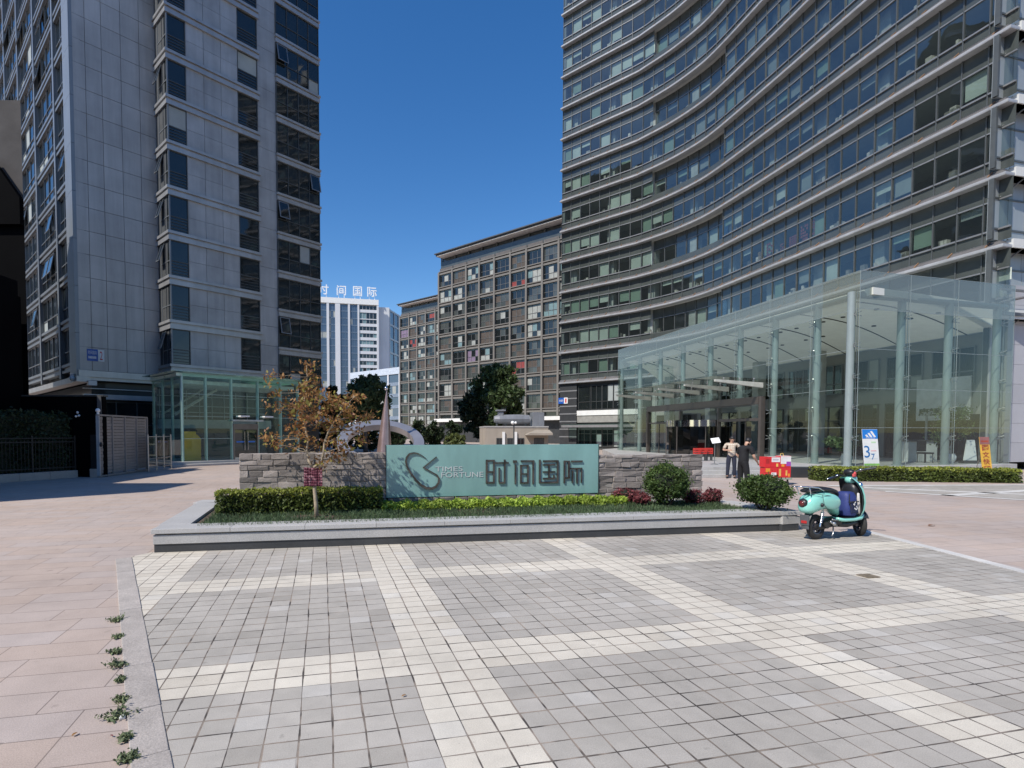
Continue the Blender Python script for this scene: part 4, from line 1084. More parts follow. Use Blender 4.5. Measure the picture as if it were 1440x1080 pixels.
for j in range(N2): mb.quad(grid[N1][j], grid[N1][j+1], Vector((*grid[N1][j+1][:2], AC+.05)), Vector((*grid[N1][j][:2], AC+.05)))
for i in range(0):
    mb.quad(Vector((*grid[i][0][:2], AC+.06)), Vector((*grid[i+1][0][:2], AC+.06)), Vector((*grid[i+1][N2][:2], AC+.06)), Vector((*grid[i][N2][:2], AC+.06)))
TH(mb, 'ceiling_edge', ceil_m, fix=False)
mb = MB()
for i in range(3, N1, 5): mb.tube([grid[i][j]-Vector((0, 0, .02)) for j in range(N2+1)], .03, 4)
local(mb, hi).build('ceiling_joint', M['frame_dark'], ceil)
for i in range(2, N1, 5):
    for j in (3, 6):
        for ii in (i, i+2):
            if ii > N1: continue
            mb = MB(); p = grid[ii][j]; mb.cyl(p-Vector((0, 0, .05)), p+Vector((0, 0, .02)), .1, n=12); local(mb, hi).build('downlight', M['frame_dark'], ceil)
# platform and steps
pf = [Vector(p) for p in ((9.7, 22.75, 0), (15.4, 22.75, 0), (15.6, 22.2, 0), (17.2, 22.35, 0), (26.2, 25.0, 0), (25, 32, 0), (23.4, 40.9, 0), (22, 47.7, 0), (18.4, 54, 0), (13.2, 46.5, 0), (10.6, 34, 0))]
mb = MB(); mb.loft([[p.copy() for p in pf], [p+Vector((0, 0, AZ)) for p in pf]]); TH(mb, 'platform', mat('platform_granite', (.42, .41, .395), .5, fine=.15), bevel=.01)
for z, y in ((.267, 22.4), (.133, 22.05)):
    mb = MB(); mb.box((11.6, (y+22.745)/2, z/2), (3.9, 22.745-y, z)); TH(mb, 'step', M['granite'], bevel=.008)
mb = MB(); mb.box((14.5, 22.42, .21), (1.9, .6, .42)); TH(mb, 'plinth', M['granite_dark'], bevel=.01)
# wall at the back of the hall following the tower curve
hw = mat('hall_wall', (.26, .27, .265), .6, 0, .1, .5); mb = MB()
xs = [lerp(10.6, MP.L, i/40) for i in range(41)]
sel = [(MP.P(x, 0, 0), MP.fr(x)[2], 1) for x in xs]
sweep(mb, [(-.5, AZ), (-.5, 7.2), (-.8, 7.2), (-.8, AZ)], 0, 0, sel); TH(mb, 'rear_wall', hw)
x = 11.2; i = 0
while x < MP.L-1.2:
    for z0, z1, tr in ((4.25, 6.15, .35), (AZ+.05, 3.5, .7)):
        if z1 < 4 and x > MP.L-4.5: continue
        F = Frame(MP.P(x, -.5, 0), (MP.P(x+2.0, -.5, 0)-MP.P(x, -.5, 0))[:2])
        TH(bay_window(0, 1.95, z0, z1, F, 3 if z1 > 4 else 2, .1, tr, 0, 4 if z1 > 4 else 0), 'rear_window', wm, fix=False)
    x += 2.45; i += 1
for x in (14, 19.5, 25, 30.2):
    p, t, n = MP.fr(x); q = p+n*1.2
    mb = MB(); mb.box((q.x, q.y, (AZ+6.9)/2), (.62, .62, 6.9-AZ), math.atan2(t.y, t.x)); TH(mb, 'inner_column', mat('hall_column', (.45, .47, .45), .6), bevel=.02)
FW = Frame(MP.P(MP.L-4.3, -.42, 0), (MP.P(MP.L-.2, -.42, 0)-MP.P(MP.L-4.3, -.42, 0))[:2])
a, b = FW.hit(1289, 592), FW.hit(1367, 540)
mb = MB(); mb.fb(FW, a[0], b[0], 0, .06, a[1], FW.hit(1367, 528)[1]); TH(mb, 'fascia', mat('pale_fascia', (.62, .64, .63), .5))
mb = MB(); t_ = mat('green_letters', (.004, .035, .03), .5)
la_, lb_ = FW.hit(1293, 585), FW.hit(1356, 572); put_text(mb, '康辉旅游', FW.P, la_[0], lb_[0], la_[1], lb_[1], .075, 0, .012, .025)
TH(mb, 'lettering', t_)
mb = MB(); mb.fb(FW, .2, 4.0, .02, .05, AZ, 2.75); mb.fb(FW, 2.1, 2.2, .05, .1, AZ, 2.75, 1); mb.fb(FW, .9, 1.0, .05, .1, AZ, 2.75, 1); TH(mb, 'shop_glazing', [M['pane_dark'], M['frame_pale']])
# entrance portal
u0, u1 = stem_u; bz = mat('bronze_portal', (.13, .112, .1), .35, .5, .1)
por = MB(); zt0, zt1 = 3.25, 3.72
for u in (u0, u1): por.fb(FA, u-.09, u+.09, -.12, .14, AZ, zt1)
por.fb(FA, u0+.09, u1-.09, -.12, .16, zt0+.08, zt1)
portal = TH(por, 'portal', bz, bevel=.01)
um1, um2 = FA.hit(957, 600)[0], FA.hit(1011, 600)[0]
mb = MB()
for u in (um1, um2): mb.fb(FA, u-.06, u+.06, -.1, .1, AZ, zt0)
mb.fb(FA, um2+.06, u1-.12, -.08, .08, 2.45, 2.6); mb.fb(FA, u0+.12, um1-.06, -.08, .08, 2.45, 2.55); local(mb, hi).build('portal_bar', bz, portal)
for a, b in ((u0+.14, um1-.06), (um2+.06, u1-.14)):
    n = 3
    for i in range(n):
        mb = gpanel(FA, lerp(a, b, i/n)+.02, lerp(a, b, (i+1)/n)-.02, .0, AZ+.05, 2.44); mb.fb(FA, lerp(a, b, i/n), lerp(a, b, i/n)+.05, -.03, .03, AZ, 2.44, 1)
        if not (b > um2 and i == 1): local(mb, hi).build('door', [glass('portal_glass', (.35, .38, .38), .07), bz], portal, fix=False)
    mb = gpanel(FA, a, b, .0, 2.62, zt0); local(mb, hi).build('glass_panel', hgl, portal, fix=False)
c = FA.P((um1+um2)/2, 0, 0); rd = (um2-um1)/2-.1
mb = MB(); ring = [c+Vector((math.cos(t)*rd, math.sin(t)*rd, 0)) for t in [2*math.pi*i/28 for i in range(28)]]
mb.loft([[p+Vector((0, 0, 2.2)) for p in ring], [p+Vector((0, 0, 2.58)) for p in ring]]); rev = TH(mb, 'revolving_door', M['chrome'], smooth=True)
mb = MB(); mb.loft([[p*.985+c*.015+Vector((0, 0, AZ)) for p in ring], [p*.985+c*.015+Vector((0, 0, 2.19)) for p in ring]], cap=False); local(mb, hi).build('glass_drum', glass('drum_glass', (.4, .42, .42), .08), rev, fix=False)
mb = MB()
for t in (.5, .5+math.pi/2):
    d = Vector((math.cos(t), math.sin(t), 0))*rd*.95; mb.hexa([c-d+Vector((0, 0, AZ+.05)), c+d+Vector((0, 0, AZ+.05)), c+d*1.0+Vector((.02, .02, AZ+.15)), c-d+Vector((.02, .02, AZ+.15)), c-d+Vector((0, 0, 2.1)), c+d+Vector((0, 0, 2.1)), c+d+Vector((.02, .02, 2.18)), c-d+Vector((.02, .02, 2.18))])
for i in range(0, 28, 4): mb.cyl(ring[i]*.99+c*.01+Vector((0, 0, AZ)), ring[i]*.99+c*.01+Vector((0, 0, 2.2)), .03, n=6)
local(mb, hi).build('door_wing', bz, rev)
mb = gpanel(FA, um1+.06, um2-.06, .0, 2.62, zt0); local(mb, hi).build('glass_panel', hgl, portal, fix=False)
# cantilevered canopy over the portal
cb = mat('pale_canopy_beam', (.5, .5, .45), .5, .1)
cu = [FA.hit(x, 552)[0] for x in (915.5, 947, 983, 1024, 1072)]
for u in cu:
    mb = MB(); mb.hexa([FA.P(u-.07, .0, 4.15), FA.P(u+.07, .0, 4.15), FA.P(u+.07, 2.7, 4.45), FA.P(u-.07, 2.7, 4.45), FA.P(u-.07, .0, 4.42), FA.P(u+.07, .0, 4.42), FA.P(u+.07, 2.7, 4.56), FA.P(u-.07, 2.7, 4.56)]); TH(mb, 'canopy_beam', cb, bevel=.01)
    mb = MB()
    for d in (.5, 1.3, 2.2):
        mb.cyl(FA.P(u, d, 4.45), FA.P(u, d, 4.66), .02, n=6); mb.sph(FA.P(u, d, 4.62), .05, 8, 5)
    TH(mb, 'canopy_fitting', M['steel'])
for i in range(4):
    mb = MB(); mb.quad(FA.P(cu[i]+.01, .05, 4.62), FA.P(cu[i+1]-.01, .05, 4.62), FA.P(cu[i+1]-.01, 2.85, 4.72), FA.P(cu[i]+.01, 2.85, 4.72)); TH(mb, 'canopy_glass', hgl_top, fix=False)
# ------------------------------------------------------------ apartment blocks in the middle distance
AU = (.733, -.68)
conc = mat('grey_tan_concrete_frame', (.19, .18, .165), .8, 0, .1, .3, stain=.12); rail_b = mat('dark_rail', (.12, .11, .105), .6, .1); teal = mat('teal_strip', (.17, .26, .27), .3)
cur = [mat('pale_curtain', (.34, .36, .34), .8), mat('purple_curtain', (.2, .15, .23), .8), mat('red_curtain', (.26, .05, .05), .8), mat('teal_curtain', (.16, .26, .28), .7), mat('brown_curtain', (.085, .07, .06), .8)]
apm = [M['pane_dark'], M['spandrel'], teal, mat('grey_window_frame', (.16, .165, .165), .5, .2)]+cur
def apartments(label, O, edges, ztop, nfl, low, group, fh=3.0):
    F = Frame(O, AU); b = thing('apartment_block', label, 'building', F.P(edges[len(edges)//2], 0, 0), group); iv = Matrix.Translation(b.location).inverted()
    def T(mb, name, mats, parent=None, **k): return local(mb, iv).build(name, mats, parent or b, **k)
    L0, L1 = edges[0], edges[-1]
    mb = MB(); mb.fb(F, L0+.05, L1, -14, -.55, 0, ztop-1.2); T(mb, 'core', M['spandrel'])
    mb = MB(); mb.fb(F, L0-.2, L1, -14, 1.1, ztop, ztop+.18); mb.fb(F, L0-.1, L1, -13, .7, ztop-.3, ztop-.02); T(mb, 'roof', M['alu_dark'])
    mb = MB(); mb.fb(F, L0+.3, L1, -1.2, .88, ztop-.40, ztop-.36)
    T(mb, 'roof_soffit', mat('white_soffit', (.75, .72, .68), .7))
    zt = ztop-3.6
    mb = MB(); mb.fb(F, L0, L1, -1.5, -1.0, zt, ztop-.4); T(mb, 'penthouse', M['spandrel'])
    for i in range(len(edges)-1):
        mb = MB(); mb.fb(F, edges[i]+.4, edges[i+1]-.1, -.98, -.9, zt+.1, zt+1.9, 0); mb.fb(F, edges[i]+.1, edges[i+1]-.1, -.3, -.22, zt+.1, zt+1.1, 1); T(mb, 'penthouse_window', [M['pane_dark'], rail_b])
    for e in edges:
        mb = MB(); mb.fb(F, e-.18, e+.18, -.5, .12, low, zt+.3); mb.fb(F, e-.07, e+.07, -.9, -.7, zt, ztop-.3); T(mb, 'pilaster', conc)
    for k in range(nfl+1):
        z = zt-fh*k; mb = MB()
        if z < low-.2: break
        mb.fb(F, L0, L1, -.5, .0, z-.16, z+.16, 0); mb.fb(F, L0, L1, -.5, .1, z+.34, z+.5, 0); mb.fb(F, L0, L1, -.5, -.16, z+.16, z+.34, 1); T(mb, 'floor_rail', [conc, rail_b])
    for k in range(nfl):
        z1 = zt-fh*k-.16; z0 = z1-fh+.66
        if z0 < low: break
        for i in range(len(edges)-1):
            a, c = edges[i]+.18, edges[i+1]-.18; mb = MB(); g = -.3
            r = rng.random(); n = 3
            mb.quad(F.P(a, g+.03, z1-.28), F.P(c, g+.03, z1-.28), F.P(c, g+.03, z1), F.P(a, g+.03, z1), 2)
            for j in range(n):
                x0, x1 = lerp(a, c, j/n), lerp(a, c, (j+1)/n)
                for q0, q1, up in ((z0, lerp(z0, z1, .4), 0), (lerp(z0, z1, .4), z1-.28, 1)):
                    rr = rng.random(); mi = 0
                    if r < .3: mi = (4 if rng.random() < .8 else 7) if rr < .5 else 0
                    elif r < .335: mi = 5 if rr < .8 else 0
                    elif r < .36: mi = 6 if rr < .5 else 0
                    elif r < .43: mi = 7 if rr < .6 else 1
                    elif r < .6: mi = 8 if rr < .6 else 1
                    elif rr < .25: mi = 1
                    elif rr < .3: mi = 4
                    e = rng.uniform(-.01, .01)
                    mb.quad(F.P(x0, g+e, q0), F.P(x1, g-e, q0), F.P(x1, g-e, q1), F.P(x0, g+e, q1), mi)
                mb.fb(F, x0-.03, x0+.03, g, g+.05, z0, z1, 3)
            mb.fb(F, a, c, g, g+.05, lerp(z0, z1, .4)-.03, lerp(z0, z1, .4)+.03, 3)
            T(mb, 'window', apm, fix=False)
    mb = MB(); mb.fb(F, L0-.2, L1, -.5, 1.2, low-.75, low-.15, 0); mb.fb(F, L0, L1, -.5, -.1, 0, low-.75, 1); T(mb, 'podium', [M['white'], M['granite_dark']])
    return F
O1 = at(617, 400, 106.7); FT = Frame(O1, AU)
ed = [0]+[FT.hit(x, 400)[0] for x in (636, 655.5, 674, 695, 717.5, 740, 762.5, 785.5)]; ed += [ed[-1]+3.4, ed[-1]+6.8]
apartments('tall tan apartment block with gridded windows and flat overhanging roof, nearer wing', O1, ed, 36.0, 10, 4.6, 'tan gridded apartment wings')
O2 = at(562.5, 480, 153.0); FT = Frame(O2, AU)
ed = [0]+[FT.hit(x, 480)[0] for x in (575, 586.5, 598.5, 612)]; ed += [ed[-1]+3.4, ed[-1]+6.8, ed[-1]+10]
apartments('farther wing of the tan apartment block, beside the white tower', O2, ed, 37.2, 11, 3.0, 'tan gridded apartment wings')

# white tower with roof sign
pw = mat('white_tower_cladding', (.62, .63, .65), .6, 0, .05, .1); bg_ = mat('blue_tower_glass', (.06, .095, .15), .06, 0, .3, .05, spec=.9)
FWt = Frame(at(425, 480, 243.0), (.975, .222)); wt = thing('white_tower', 'distant white office tower with blue glass strips and a white roof sign', 'building', FWt.P(15, 0, 0)); wi = Matrix.Translation(wt.location).inverted()
def TW(mb, name, mats, parent=None, **k): return local(mb, wi).build(name, mats, parent or wt, **k)
wx = lambda px, py=480, d=0: FWt.hit(px, py, d)[0]
wtop = FWt.hit(520, 424)[1]
mb = MB(); mb.fb(FWt, 0, wx(532), -25, -.5, 0, wtop-.4); mb.fb(FWt, wx(532)-.2, wx(549), -25, -3.5, 0, wtop-1.5); TW(mb, 'core', pw)
mb = MB(); mb.fb(FWt, 0, wx(532.5), -1, .6, wtop-1.6, wtop+.8); TW(mb, 'parapet', M['white'])
for p0, p1 in ((459.5, 463), (471.5, 478.5), (489.5, 492.3), (503, 505.3), (529.8, 532.6)):
    mb = MB(); mb.fb(FWt, wx(p0), wx(p1), -.6, .5, 0, wtop-1.6); TW(mb, 'fin', pw)
nfl = 19; fh = (wtop-2)/nfl
for p0, p1 in ((440, 459.5), (463, 471.5), (478.5, 489.5), (492.3, 503)):
    for k in range(nfl):
        mb = MB(); u0, u1 = wx(p0), wx(p1); z = fh*k
        for i in range(3):
            a, b = lerp(u0, u1, i/3), lerp(u0, u1, (i+1)/3); mi = 2 if rng.random() < .12 else 0
            mb.quad(FWt.P(a, 0, z+.5), FWt.P(b, 0, z+.5), FWt.P(b, 0, z+fh), FWt.P(a, 0, z+fh), mi); mb.fb(FWt, a-.06, a+.06, 0, .1, z, z+fh, 1)
        mb.fb(FWt, u0, u1, -.2, .1, z, z+.5, 1); TW(mb, 'window', [bg_, mat('blue_spandrel', (.12, .17, .24), .3), cur[0]], fix=False)
for k in range(nfl):
    mb = MB(); u0, u1 = wx(505.3), wx(529.8); z = fh*k
    full = k >= nfl-3
    mb.fb(FWt, u0, u1, -.4, .2, z, z+fh*(.12 if k in (nfl-2,) else .42), 1)
    for i in range(5):
        a, b = lerp(u0, u1, i/5), lerp(u0, u1, (i+1)/5); mb.quad(FWt.P(a, -.1, z+.4), FWt.P(b, -.1, z+.4), FWt.P(b, -.1, z+fh), FWt.P(a, -.1, z+fh), 2 if rng.random() < .3 else 0); mb.fb(FWt, a-.05, a+.05, -.1, 0, z, z+fh, 1)
    TW(mb, 'strip_window', [M['pane_dark'], pw, cur[3]], fix=False)
mb = MB(); FS2 = Frame(FWt.P(wx(549), -3.5, 0), (.25, .97))
mb.fb(FS2, .3, 20, -3, -.2, 0, wtop-2); TW(mb, 'side_wall', bg_)
for k in range(8):
    mb = MB(); mb.fb(FS2, .2, 20, -.25, .1, wtop-3-6.5*k, wtop-2.2-6.5*k); TW(mb, 'side_band', M['frame_pale'])
for i in range(3):
    mb = MB(); mb.fb(FS2, .3+i*6, .9+i*6, -.25, .15, 0, wtop-2); TW(mb, 'side_band', M['frame_pale'])
for ch, x0, x1 in (('时', 446, 462), ('间', 473.5, 486.5), ('国', 496.5, 509), ('际', 516.5, 529.5)):
    mb = MB(); a, b = wx(x0, 410, -1), wx(x1, 410, -1); mz = FWt.hit(490, 417, -1)[1]+(-.0)
    z0 = wtop+2.4; put_text(mb, ch, FWt.P, a, b, z0, z0+4.3, -1, 0, .35, .006)
    for q in (.2, .8): mb.fb(FWt, lerp(a, b, q)-.12, lerp(a, b, q)+.12, -1.3, -1.05, wtop, z0+2.2)
    TW(mb, 'sign_character', mat('white_sign_enamel', (.82, .84, .86), .5))
# low pale blue glass block in front of the white tower
FLb = Frame(at(494, 560, 190.0), AU); lbk = thing('office_block', 'low pale blue office block with white piers in front of the white tower', 'building', FLb.P(8, 0, 0)); li = Matrix.Translation(lbk.location).inverted()
lx = lambda px: FLb.hit(px, 540)[0]; lz = FLb.hit(530, 520)[1]
mb = MB(); mb.fb(FLb, lx(494), lx(580), -12, -.3, 0, lz-.3); local(mb, li).build('core', bg_, lbk)
mb = MB(); mb.fb(FLb, lx(493), lx(581), -12, .2, lz-2.1, lz); local(mb, li).build('parapet', mat('pale_blue_panel', (.5, .56, .64), .5), lbk)
for px in (500, 506.5, 518, 527.5, 546, 562):
    mb = MB(); mb.fb(FLb, lx(px)-.35, lx(px)+.35, -.4, .15, 0, lz-2.1); local(mb, li).build('pier', pw, lbk)
for k in range(6):
    for p0, p1 in ((500, 518), (518, 527.5), (527.5, 546), (546, 562)):
        mb = MB(); u0, u1 = lx(p0)+.36, lx(p1)-.36; z = lz-2.2-3.6*(k+1)
        if z < 0: continue
        for i in range(3):
            a, b = lerp(u0, u1, i/3), lerp(u0, u1, (i+1)/3); mb.quad(FLb.P(a, -.1, z+1.1), FLb.P(b, -.1, z+1.1), FLb.P(b, -.1, z+3.5), FLb.P(a, -.1, z+3.5), 2 if rng.random() < .2 else 0)
        mb.fb(FLb, u0, u1, -.3, 0, z, z+1.1, 1); local(mb, li).build('window', [bg_, mat('blue_grey_panel', (.2, .25, .32), .4), cur[0]], lbk, fix=False)
# ------------------------------------------------------------ trees
def limb_path(a, b, n=5, wob=.12):
    a, b = Vector(a), Vector(b); L = (b-a).length; out = []
    for i in range(n+1):
        t = i/n; p = a.lerp(b, t)+Vector((rng.gauss(0, 1), rng.gauss(0, 1), rng.gauss(0, .5)))*wob*L*.35*math.sin(math.pi*t)
        p.z += .08*L*math.sin(math.pi*t)*(1-t); out.append(p)
    return out
def tree(name, label, base, blobs, n, size, mats, bark, r0=.18, group=None, fork=.4, shell=.5, cat='tree'):
    """blobs: list of (centre, radii, weight, material index) in world space"""
    base = Vector(base); o = thing(name, label, cat, base, group); mb = MB()
    top = max((b[0] for b in blobs), key=lambda c: c[2]); cz = base.z+(top[2]-base.z)*fork
    ctr = Vector((sum(b[0][0] for b in blobs)/len(blobs), sum(b[0][1] for b in blobs)/len(blobs), 0))
    f = Vector((lerp(base.x, ctr.x, .5), lerp(base.y, ctr.y, .5), cz))-base
    tp = limb_path((0, 0, -.05), f, 5, .06); mb.tube(tp, [r0*(1-.4*i/5) for i in range(6)], 8)
    for c, r, w_, mi in blobs:
        e = Vector(c)-base; st = f.lerp(Vector((0, 0, 0)), rng.uniform(0, .25)); pth = limb_path(st, e, 5, .15); rr = r0*.5*min(1, w_+.3)
        mb.tube(pth, [rr*(1-.8*i/5) for i in range(6)], 6)
        for _ in range(3):
            q = pth[rng.randint(2, 4)]; d = Vector((rng.gauss(0, 1), rng.gauss(0, 1), rng.gauss(.3, .7))).normalized()*max(r)*.8
            mb.tube(limb_path(q, q+d, 3, .2), [rr*.35, rr*.25, rr*.15, rr*.06], 5)
    mb.build('trunk', bark, o, smooth='all')
    parts = []; tot = sum(b[2]*b[1][0]*b[1][2] for b in blobs)
    for c, r, w_, mi in blobs:
        k = int(n*w_*r[0]*r[2]/tot)
        # sub-clumps make an uneven outline
        cl = blob_pts(Vector(c)-base, r, max(6, k//60), shell)
        idx = nrs.randint(0, len(cl), k); p = cl[idx]+nrs.normal(size=(k, 3))*np.array(r)*.17
        parts.append((leaf_arrays(p, size), mi))
    leaves_obj('crown', parts, mats, o); return o
def pblob(px, py, Y, rx, rz, w_=1, mi=0, ry=None, dy=0):
    c = at(px, py, Y); s = Y/FPX; c.y += dy; return ((c.x, c.y, c.z), (rx*s, (ry or rx)*s, rz*s), w_, mi)
dk, md = M['leaf_dark'], M['leaf']
Y = 60
bl = [pblob(694, 525, Y, 16, 15), pblob(706, 535, Y, 18, 16, 1, 0, dy=-1), pblob(684, 545, Y, 20, 16), pblob(716, 555, Y, 17, 15, 1, 0, dy=-1), pblob(700, 560, Y, 20, 18, 1, 0, dy=-2), pblob(668, 562, Y, 15, 16, 1, 1), pblob(660, 580, Y, 14, 13, 1, 1), pblob(674, 585, Y, 16, 16, 1, 1), pblob(724, 572, Y, 13, 11), pblob(693, 590, Y, 14, 14, 1, 0, dy=-2), pblob(712, 582, Y, 12, 10), pblob(651, 571, Y, 7, 6, 1, 1), pblob(668, 605, Y, 12, 10, 1, 1)]  # left blobs take darker leaves, crown shadow put into their colour
tree('broadleaf_tree', 'large dark green rounded tree in front of the tan apartment block', (at(688, 608, Y).x, Y, 0), bl, 15000, .2, [md, dk], M['bark'], .3, 'trees behind the sign')
Y = 50
bl = [pblob(519, 537, Y, 13, 11), pblob(505, 548, Y, 14, 12), pblob(530, 548, Y, 14, 13), pblob(517, 560, Y, 18, 14, 1, 0, dy=-1), pblob(497, 568, Y, 12, 12), pblob(538, 566, Y, 10, 13), pblob(512, 580, Y, 18, 12), pblob(535, 585, Y, 10, 10, 1, 1), pblob(490, 585, Y, 11, 9, 1, 1)]
tree('broadleaf_tree', 'mid green tree behind the metal ring sculpture, right of the orange tree', (at(514, 608, Y).x, Y, 0), bl, 11000, .19, [M['leaf_mid'], md], M['bark'], .24, 'trees behind the sign')
Y = 62
bl = [pblob(469, 552, Y, 8, 8, 1, 0), pblob(474, 562, Y, 10, 9), pblob(465, 575, Y, 12, 12), pblob(478, 585, Y, 12, 12)]
tree('broadleaf_tree', 'very dark tree behind the autumn foliage of the young orange tree', (at(470, 608, Y).x, Y, 0), bl, 6000, .2, [dk], M['bark'], .2, 'trees behind the sign')
for i, (x, y, rx, rz, lb) in enumerate([(560, 604, 16, 14, 'dark shrub seen through the metal ring'), (588, 603, 14, 14, 'dark shrub just right of the metal ring sculpture'), (612, 606, 14, 14, 'dark shrub above the left part of the teal sign'), (638, 600, 12, 12, 'dark shrub at the left foot of the large rounded tree'), (520, 610, 20, 16, 'dark shrub behind the copper spire'), (486, 612, 20, 14, 'dark shrub behind the left edge of the ring'), (455, 606, 16, 14, 'dark shrub behind the trunk fork of the orange tree')]):
    Y = 44+i*1.7
    bl = [pblob(x+dx, y+dy, Y, rx*.62, rz*.62) for dx, dy in ((-rx*.4, 3), (rx*.4, 4), (0, -4), (rx*.1, 14), (-rx*.3, 14))]
    tree('dark_shrub', lb, (at(x, 608, Y).x, Y, 0), bl, 2600, .15, [dk], M['bark'], .08, 'dark shrubs behind the wall', cat='shrub')
Y = 36
bl = [pblob(640, 616, Y, 9, 6), pblob(650, 619, Y, 7, 6), pblob(632, 620, Y, 7, 6), pblob(641, 624, Y, 12, 7)]
tree('round_shrub', 'small olive green round shrub above the middle of the teal sign', (at(640, 608, Y).x, Y, 0), bl, 2600, .1, [mat('olive_leaves', (.1, .12, .03), .6, var=.3, island=.4, trans=.3)], M['bark'], .06, cat='shrub')
# ------------------------------------------------------------ ring and spire sculpture
Yr = 24.0; rc = at(535.5, 619.5, Yr); scl = thing('ring_sculpture', 'large tilted polished metal ring pierced by a tall copper spire, behind the wall', 'sculpture', (rc.x, rc.y, 0)); si_ = Matrix.Translation(scl.location).inverted()
Ro = 61/FPX*Yr; Ri = Ro*.76; tilt = R(29); Mr = Matrix.Rotation(R(5), 4, 'Y') @ Matrix.Rotation(tilt, 4, 'X')
mb = MB(); rings = []
for i in range(72):
    t = 2*math.pi*i/72; rings.append([Vector(rc)+Mr @ Vector((r*math.cos(t), r*math.sin(t), z)) for r, z in ((Ri, .0), (Ro, .0), (Ro-.02, -.3), (Ri+.02, -.3))])
rings.append(rings[0]); mb.loft(rings, cap=False); local(mb, si_).build('ring', mat('polished_metal_ring', (.4, .39, .4), .3, .6, .12, 1.2), scl, smooth=True)
mb = MB(); b0 = at(540, 640, Yr); ap = at(544, 547, Yr); mb.lathe([(.46, -b0.z-.0), (.34, .0), (.2, (ap.z-b0.z)*.5), (.012, ap.z-b0.z)], b0, 14)
for v_i in range(len(mb.v)):
    v = mb.v[v_i]; f = max(0, (v[2]-b0.z)/(ap.z-b0.z)); mb.v[v_i] = (v[0]+(ap.x-b0.x)*f, v[1], v[2])
local(mb, si_).build('spire', mat('copper_spire', (.5, .34, .29), .3, .75, .15, 2), scl, smooth=True)
mb = MB(); mb.lathe([(.6, 0), (.6, .3), (.45, .32)], (b0.x, b0.y, 0), 16); local(mb, si_).build('base', M['granite'], scl)
mb = MB(); mb.sph(at(543, 546, Yr), .09, 10, 7); local(mb, si_).build('finial', M['chrome'], scl, smooth=True)
# ------------------------------------------------------------ guard house, ducts, lamp
Yg = 42.0; FGh = Frame((at(683, 615, Yg).x, Yg), (1, .06)); gx = lambda px: FGh.hit(px, 615)[0]
gh = thing('guard_house', 'low beige flat roofed guard house behind the right part of the teal sign', 'building', FGh.P(2.4, 0, 0)); gi2 = Matrix.Translation(gh.location).inverted(); beige = mat('beige_render', (.36, .315, .26), .85, 0, .08, .8, stain=.15)
zt_ = FGh.hit(700, 601)[1]; G1 = gx(771)
mb = MB(); mb.fb(FGh, 0, G1, -4, 0, 0, zt_); local(mb, gi2).build('wall', beige, gh)
mb = MB(); mb.fb(FGh, -.03, G1+.02, -4, .04, zt_, zt_+.1); local(mb, gi2).build('roof', M['granite'], gh)
for p0, p1 in ((698, 707), (713, 721.5), (727.5, 737), (751, 765)):
    mb = MB(); u0, u1 = gx(p0), gx(p1); z1 = FGh.hit(700, 616)[1]; mb.fb(FGh, u0, u1, .0, .03, z1-1.0, z1, 0); mb.fb(FGh, u0+.05, u1-.05, .03, .04, z1-.95, z1-.05, 1); mb.fb(FGh, (u0+u1)/2-.02, (u0+u1)/2+.02, .04, .05, z1-.95, z1-.05, 0); local(mb, gi2).build('window', [M['frame_dark'], M['pane_dark']], gh)
mb = MB(); u0, u1 = gx(738), G1; z = FGh.hit(750, 611)[1]; mb.hexa([FGh.P(u0, .0, z), FGh.P(u1+.1, 0, z), FGh.P(u1+.1, -.01, z+.35), FGh.P(u0+.8, -.01, z+.35), FGh.P(u0-.1, 1.0, z-.05), FGh.P(u1+.1, 1.0, z-.05), FGh.P(u1+.1, 1.0, z+.1), FGh.P(u0+.2, 1.0, z+.12)]); local(mb, gi2).build('porch', beige, gh)
for px in (708, 725):
    mb = MB(); mb.fb(FGh, gx(px)-.1, gx(px)+.1, .0, .12, 0, zt_-.35); local(mb, gi2).build('downpipe', M['white'], gh)
dct = thing('roof_duct', 'grey metal ventilation duct and tank boxes on the guard house roof', 'duct', FGh.P(2.6, -1.5, zt_+.1)); dci = Matrix.Translation(dct.location).inverted(); dm_ = mat('galvanised_metal', (.24, .25, .27), .55, .3, .15, 1.2, stain=.2)
z0, z1 = FGh.hit(720, 594.5)[1], FGh.hit(720, 583)[1]
mb = MB(); mb.tube([FGh.P(gx(699), -1.6, (z0+z1)/2), FGh.P(gx(706), -1.6, (z0+z1)/2), FGh.P(gx(735), -1.6, (z0+z1)/2), FGh.P(gx(750), -1.6, (z0+z1)/2)], [(z1-z0)*.4, (z1-z0)*.58, (z1-z0)*.62, (z1-z0)*.55], 10); local(mb, dci).build('duct', dm_, dct)
mb = MB(); mb.fb(FGh, gx(754), gx(770.5), -2.3, -1.2, zt_+.1, FGh.hit(760, 579)[1]); local(mb, dci).build('tank', dm_, dct, bevel=.02)
mb = MB(); mb.fb(FGh, gx(705), gx(712), -2, -1.4, z1-.05, FGh.hit(705, 578)[1]); mb.fb(FGh, gx(702), gx(715), -2.1, -1.3, FGh.hit(705, 577)[1], FGh.hit(705, 575)[1]); local(mb, dci).build('chimney', dm_, dct)
for px in (703, 716, 730, 745):
    mb = MB(); mb.fb(FGh, gx(px)-.06, gx(px)+.06, -1.7, -1.5, zt_+.1, z0+.05); local(mb, dci).build('support', M['frame_dark'], dct)
Yl = 30.0; lp = at(722.5, 640, Yl); lamp = thing('street_lamp', 'dark lamp post with two small round heads rising above the teal sign', 'lamp', (lp.x, Yl, 0)); lpi = Matrix.Translation(lamp.location).inverted()
tz = at(722, 597, Yl).z
